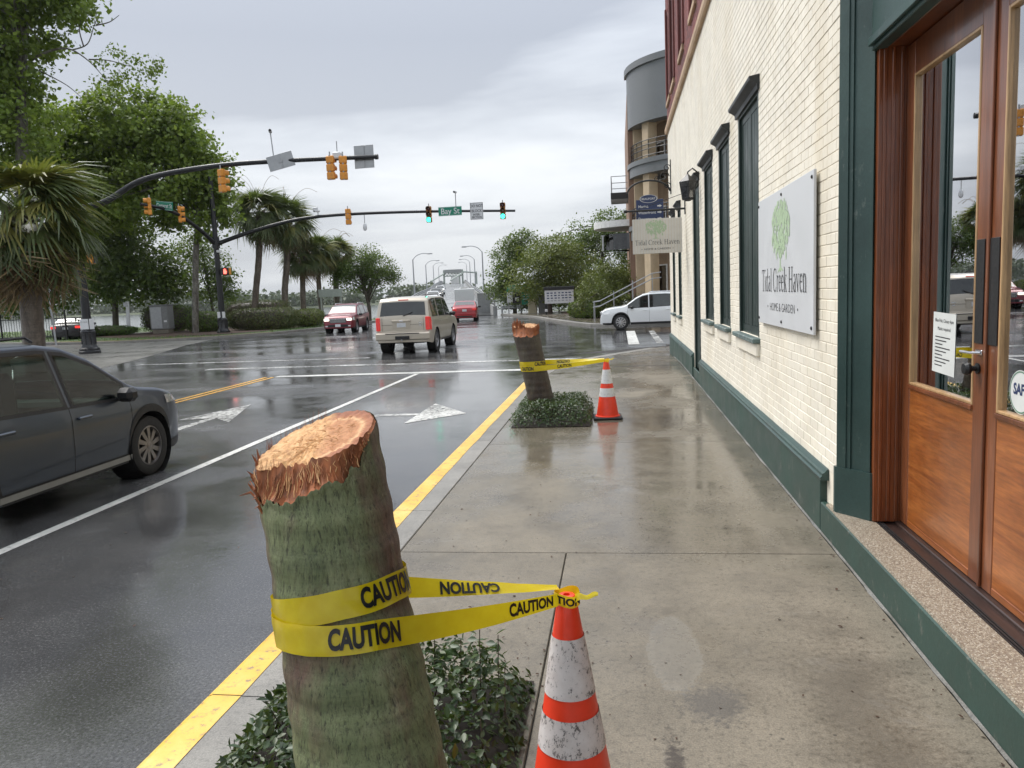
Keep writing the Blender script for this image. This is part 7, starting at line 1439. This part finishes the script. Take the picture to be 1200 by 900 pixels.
# clipped hedges: dense leaf skin round a rounded block
def hedge(name, label, c, d, seed, n, mat='leaf_hedge', rz=0.0, group='clipped hedges', leaf=.11, power=4.0):
    rg = np.random.default_rng(seed); root = empty(name, c, rz, label, 'hedge', group); u = rg.normal(size=(n, 3)); u /= (np.abs(u) ** power).sum(1, keepdims=True) ** (1 / power); P = u * np.array([d[0] / 2, d[1] / 2, d[2] / 2]) * rg.uniform(.86, 1.03, (n, 1)); P[:, 2] += d[2] / 2; ok = P[:, 2] > .02; P, u = P[ok], u[ok]
    V, F = leaves(P, u * 1.0 + rg.normal(0, .6, u.shape), leaf * rg.uniform(.6, 1.3, len(P)), rg, CARD, CARD_F); tag(mesh('foliage', V, F, mat, root), kind='stuff')
    ico = []; fc = []; nn = 12
    for i in range(nn + 1):
        for j in range(2 * nn):
            a, b = math.pi * i / nn, math.pi * j / nn; q = np.array([math.sin(a) * math.cos(b), math.sin(a) * math.sin(b), math.cos(a)]); q /= (np.abs(q) ** power).sum() ** (1 / power); q = q * np.array(d) / 2 * .86; ico.append((q[0], q[1], max(0, q[2] + d[2] / 2)))
    fc = [(i * 2 * nn + j, (i + 1) * 2 * nn + j, (i + 1) * 2 * nn + (j + 1) % (2 * nn), i * 2 * nn + (j + 1) % (2 * nn)) for i in range(nn) for j in range(2 * nn)]; mesh('twig_core', ico, fc, 'bark_dark', root, 60); return root
hedge('clipped_hedge', 'long clipped hedge right of the far mast pole', (-24.1, 50.2, 0), (4.9, 1.7, 1.45), 51, 9000); hedge('clipped_hedge', 'short clipped hedge left of the far mast pole', (-28.4, 50.2, 0), (2.3, 1.6, 1.35), 52, 4500, 'leaf_dark'); hedge('clipped_hedge', 'rounded hedge end nearest the maroon SUV', (-22.0, 52.8, 0), (2.2, 2.4, 1.25), 53, 4500, 'leaf_olive', leaf=.10, power=2.8); hedge('clipped_hedge', 'brown clipped hedge behind the palms', (-27.2, 55.6, 0), (5.4, 1.6, 2.0), 54, 6500, 'leaf_hedge'); hedge('clipped_hedge', 'dark hedge behind the grey signal cabinet', (-32.4, 52.3, 0), (4.0, 1.4, 1.9), 55, 5000, 'leaf_dark')
hedge('clipped_hedge', 'low dark hedge in front of the round bush', (-2.1, 49.6, 0), (3.3, 1.3, 1.05), 56, 4500, 'leaf_dark', R(-58)); hedge('grass_mound', 'low green clipped mound on the grass left of the cabinet', (-35.6, 49.5, -.05), (5.0, 1.6, .75), 57, 4200, 'grass', 0, 'clipped hedges', .1, 2.4)
# ------------------------------------------------------------------ palms: every frond a part
def frond_mesh(name, mat, seed, pet=.85, fan=.95, nl=34, droop=.35, fold=.35):
    rr = random.Random(seed); V = []; F = []
    def q(*p): V.extend(p); k = len(V); F.append((k - 4, k - 3, k - 2, k - 1))
    P = [Vector((0, t * pet, .10 * t - droop * .25 * t * t)) for t in (0, .5, 1)]
    for a, b, w0, w1 in ((P[0], P[1], .030, .020), (P[1], P[2], .020, .014)): q(a + Vector((-w0, 0, 0)), a + Vector((w0, 0, 0)), b + Vector((w1, 0, 0)), b + Vector((-w1, 0, 0)))
    hub = P[2]
    for i in range(nl):
        u = i / (nl - 1) * 2 - 1; ang = u * R(128); l = fan * (1 - .32 * abs(u) ** 1.5) * rr.uniform(.88, 1.08); d = Vector((math.sin(ang), math.cos(ang) * .9 + .25, 0)).normalized(); side = Vector((d.y, -d.x, 0)); w_ = l * .031; lift = -fold * abs(math.sin(ang)) ; dr = droop * rr.uniform(.6, 1.5)
        pts = [hub + d * (l * t) + Vector((0, 0, lift * l * t * .6 - dr * l * t ** 2.4)) for t in (.02, .42, .72, 1.0)]; ws_ = (w_ * .6, w_ * 1.25, w_ * .8, w_ * .12); pts[3] += Vector((rr.uniform(-.03, .03), 0, -rr.uniform(.0, .10) * l)); pts[3] = pts[2] + (pts[3] - pts[2]) * rr.uniform(.7, 1.15)
        for j in range(3): q(pts[j] - side * ws_[j], pts[j] + side * ws_[j], pts[j + 1] + side * ws_[j + 1], pts[j + 1] - side * ws_[j + 1])
    return rawmesh(name, [tuple(v) for v in V], F, mat)
FR = {m_: [frond_mesh('frond', m_, s_ + k, dr_p, fn_, 34, dp) for k, s_ in enumerate((1, 5, 9))] for m_, dr_p, fn_, dp in (('frond_green', .85, 1.1, .48), ('frond_yellow', .8, 1.05, .60), ('frond_dead', .6, 1.0, .95))}
def palm(name, label, trunk, r, nf, size, seed, dead=.12, yellow=.15, low=-55, group='palms by the hedge', high=85):
    rr = random.Random(seed); base = trunk[0]; root = empty(name, base, label=label, cat='palm tree', group=group); off = Vector(base); T_ = curve([Vector(p) - off for p in trunk], 8); n = len(T_)
    rad = [r * (1.15 if i < 2 else 1.0) * (1 + .05 * math.sin(i * 2.3)) * (1.0 if i < n * .8 else 1.18) for i in range(n)]; mb = MB(); mb.tube(T_, rad, 14); mb.build('trunk', 'bark_palm', root, 60); top = T_[-1]
    mb = MB()  # old leaf bases round the head of the trunk
    for k in range(36):
        a = k * 2.4; z = top.z - .1 - k * .025 * size; p = Vector((top.x + r * 1.1 * math.cos(a), top.y + r * 1.1 * math.sin(a), z)); mb.tube([p, p + Vector((math.cos(a) * .12, math.sin(a) * .12, .22)) * size], [.05 * size, .02 * size], 5)
    mb.build('leaf_bases', 'bark_palm', root)
    for k in range(nf):
        q = (k + .5) / nf; el = high - (high - low) * q ** .85 + rr.uniform(-9, 9); az = k * 137.5 + rr.uniform(-14, 14)
        m_ = 'frond_dead' if q > 1 - dead else ('frond_yellow' if rr.random() < yellow else 'frond_green'); s = size * rr.uniform(.86, 1.12) * (.8 if el > 65 else 1)
        o = link('frond', FR[m_][rr.randrange(3)], root, top + Vector((0, 0, .05 - .35 * q)) * size, None, (s, s, s)); o.rotation_mode = 'XYZ'; o.rotation_euler = (R(el), R(rr.uniform(-25, 25)), R(az))
    mb = MB()
    for k in range(4 if group else 0): a = rr.uniform(0, 6.28); mb.tube(curve([top, top + Vector((math.cos(a) * .5, math.sin(a) * .5, 1.2)) * size, top + Vector((math.cos(a) * 1.3, math.sin(a) * 1.3, 1.75)) * size, top + Vector((math.cos(a) * 2.0, math.sin(a) * 2.0, 1.5)) * size], 4), .012, 4)
    if mb.V: mb.build('flower_stalks', 'frond_dead', root)
    return root
palm('cabbage_palm', 'near palm at the left edge with drooping brown dead fronds', [(-13.32, 16.0, 0.0), (-13.26, 16.0, 1.17), (-13.23, 16.0, 2.5), (-13.24, 16.0, 4.1)], .225, 90, .98, 61, .34, .34, -86, None, 70)
for lab, tk, r_, nf, sz, sd, yl in (('tallest palm, leftmost of the row by the hedge', [(-27.2, 55, 0), (-26.9, 55, 2.4), (-26.4, 55, 5.2), (-26.05, 55, 8.5)], .24, 52, 1.34, 62, .1), ('second palm from the left in the row by the hedge', [(-25.5, 57, 0), (-25.5, 57, 2.4), (-25.1, 57, 5.0), (-24.85, 57, 8.0)], .25, 52, 1.28, 63, .22), ('shorter middle palm of the row by the hedge', [(-24.9, 59, 0), (-24.9, 59, 2), (-24.65, 59, 5.5)], .22, 46, 1.12, 64, .1), ('slender yellowish palm, second from the right of the row', [(-23.8, 60, 0), (-23.9, 60, 2.6), (-23.8, 60, 5.7)], .19, 44, 1.0, 65, .55), ('rightmost palm of the row, next to the oak', [(-23.4, 62.5, 0), (-23.4, 62.5, 2.9), (-23.2, 62.5, 5.6)], .24, 44, 1.0, 66, .45)):
    palm('cabbage_palm', lab, tk, r_, nf, sz, sd, .10, yl)
# ------------------------------------------------------------------ woods on the far shore, one mass
rg = np.random.default_rng(77); n = 2100; x = rg.uniform(-900, 620, n); ysh = 478 + 14 * np.sin(x * .011) + 9 * np.sin(x * .031) + rg.uniform(6, 40, n); hgt = 9.5 + 2.6 * np.sin(x * .013) + 2.0 * np.sin(x * .041 + 1) + rg.uniform(-2, 3.0, n); per = 24
u = rg.normal(size=(n, per, 3)); u /= np.linalg.norm(u, axis=2, keepdims=True); c_ = np.stack([x, ysh, hgt * .5 - 1.5], 1)[:, None, :] + u * np.stack([rg.uniform(2.2, 5, n), rg.uniform(2, 4, n), hgt * .55], 1)[:, None, :]; c_ = c_.reshape(-1, 3); c_[:, 2] = np.maximum(c_[:, 2], -2.2)
V, F = leaves(c_, u.reshape(-1, 3) + rg.normal(0, .5, c_.shape), rg.uniform(1.6, 3.6, len(c_)), rg, CARD, CARD_F); tag(mesh('far_woods', V, F, 'leaf_far'), 'low grey-green line of woods on the far shore of the river', 'woods', None, 'stuff')
# grass on the left bank, nobody could count the blades
n = 16000; px = rg.uniform(-60, -20.4, n); py = rg.uniform(41, 67, n)
def inside(x, y): 
    e = np.interp(y, [41.2, 42.2, 43.4, 45.6, 49, 61, 67.4], [-28.3, -25.8, -23.6, -21.5, -20.7, -20.4, -19.9]); lo = np.interp(x, [-62, -45, -36.2, -31, -28.6, -20], [52.6, 47.1, 43.6, 41.9, 41.4, 41.0]); bed_ = (x > -36) & (x < -22.6) & (y > 44.4) & (y < 57.6); return (x < e - .1) & (y > lo + .1) & ~bed_
ok = inside(px, py); P = np.stack([px[ok], py[ok], np.full(ok.sum(), -.01)], 1); bl = np.array([(-.12, 0, 0), (.12, 0, 0), (0, 1, .25)], dtype=np.float32); V, F = leaves(P, rg.normal(0, .5, P.shape) * np.array([1, 1, .2]) + np.array([0, -.6, 0]), rg.uniform(.07, .16, len(P)), rg, bl, np.array([(0, 1, 2)])); V = V.reshape(-1, 3, 3); base_ = V.mean(1, keepdims=True); 
up = np.stack([rg.normal(0, .03, len(P)), rg.normal(0, .03, len(P)), rg.uniform(.07, .15, len(P))], 1); a_ = rg.uniform(0, 6.28, len(P)); sd_ = np.stack([np.cos(a_) * .02, np.sin(a_) * .02, a_ * 0], 1); V = np.stack([P - sd_, P + sd_, P + up], 1).reshape(-1, 3); F = np.arange(len(V)).reshape(-1, 3)
tag(mesh('grass', V, F, 'grass'), 'short green grass on the left river bank', 'grass', None, 'stuff')
# ------------------------------------------------------------------ damp air
hz_ = MB().b2((-2620, -320, -4.8), (2620, 3220, 28)).build('haze', None); hz_['kind'] = 'stuff'; hz_['label'] = 'thin damp grey air over the whole place'; hz_['category'] = 'haze'
m = bpy.data.materials.new('damp_air'); m.use_nodes = True; t = m.node_tree; t.nodes.clear(); o_ = N(t, 'ShaderNodeOutputMaterial'); pv = N(t, 'ShaderNodeVolumePrincipled'); pv.inputs['Color'].default_value = (0.9, 0.93, 0.97, 1); pv.inputs['Density'].default_value = 0.00011; pv.inputs['Anisotropy'].default_value = 0.2
L(t, pv.outputs[0], o_.inputs['Volume']); hz_.data.materials.append(m)
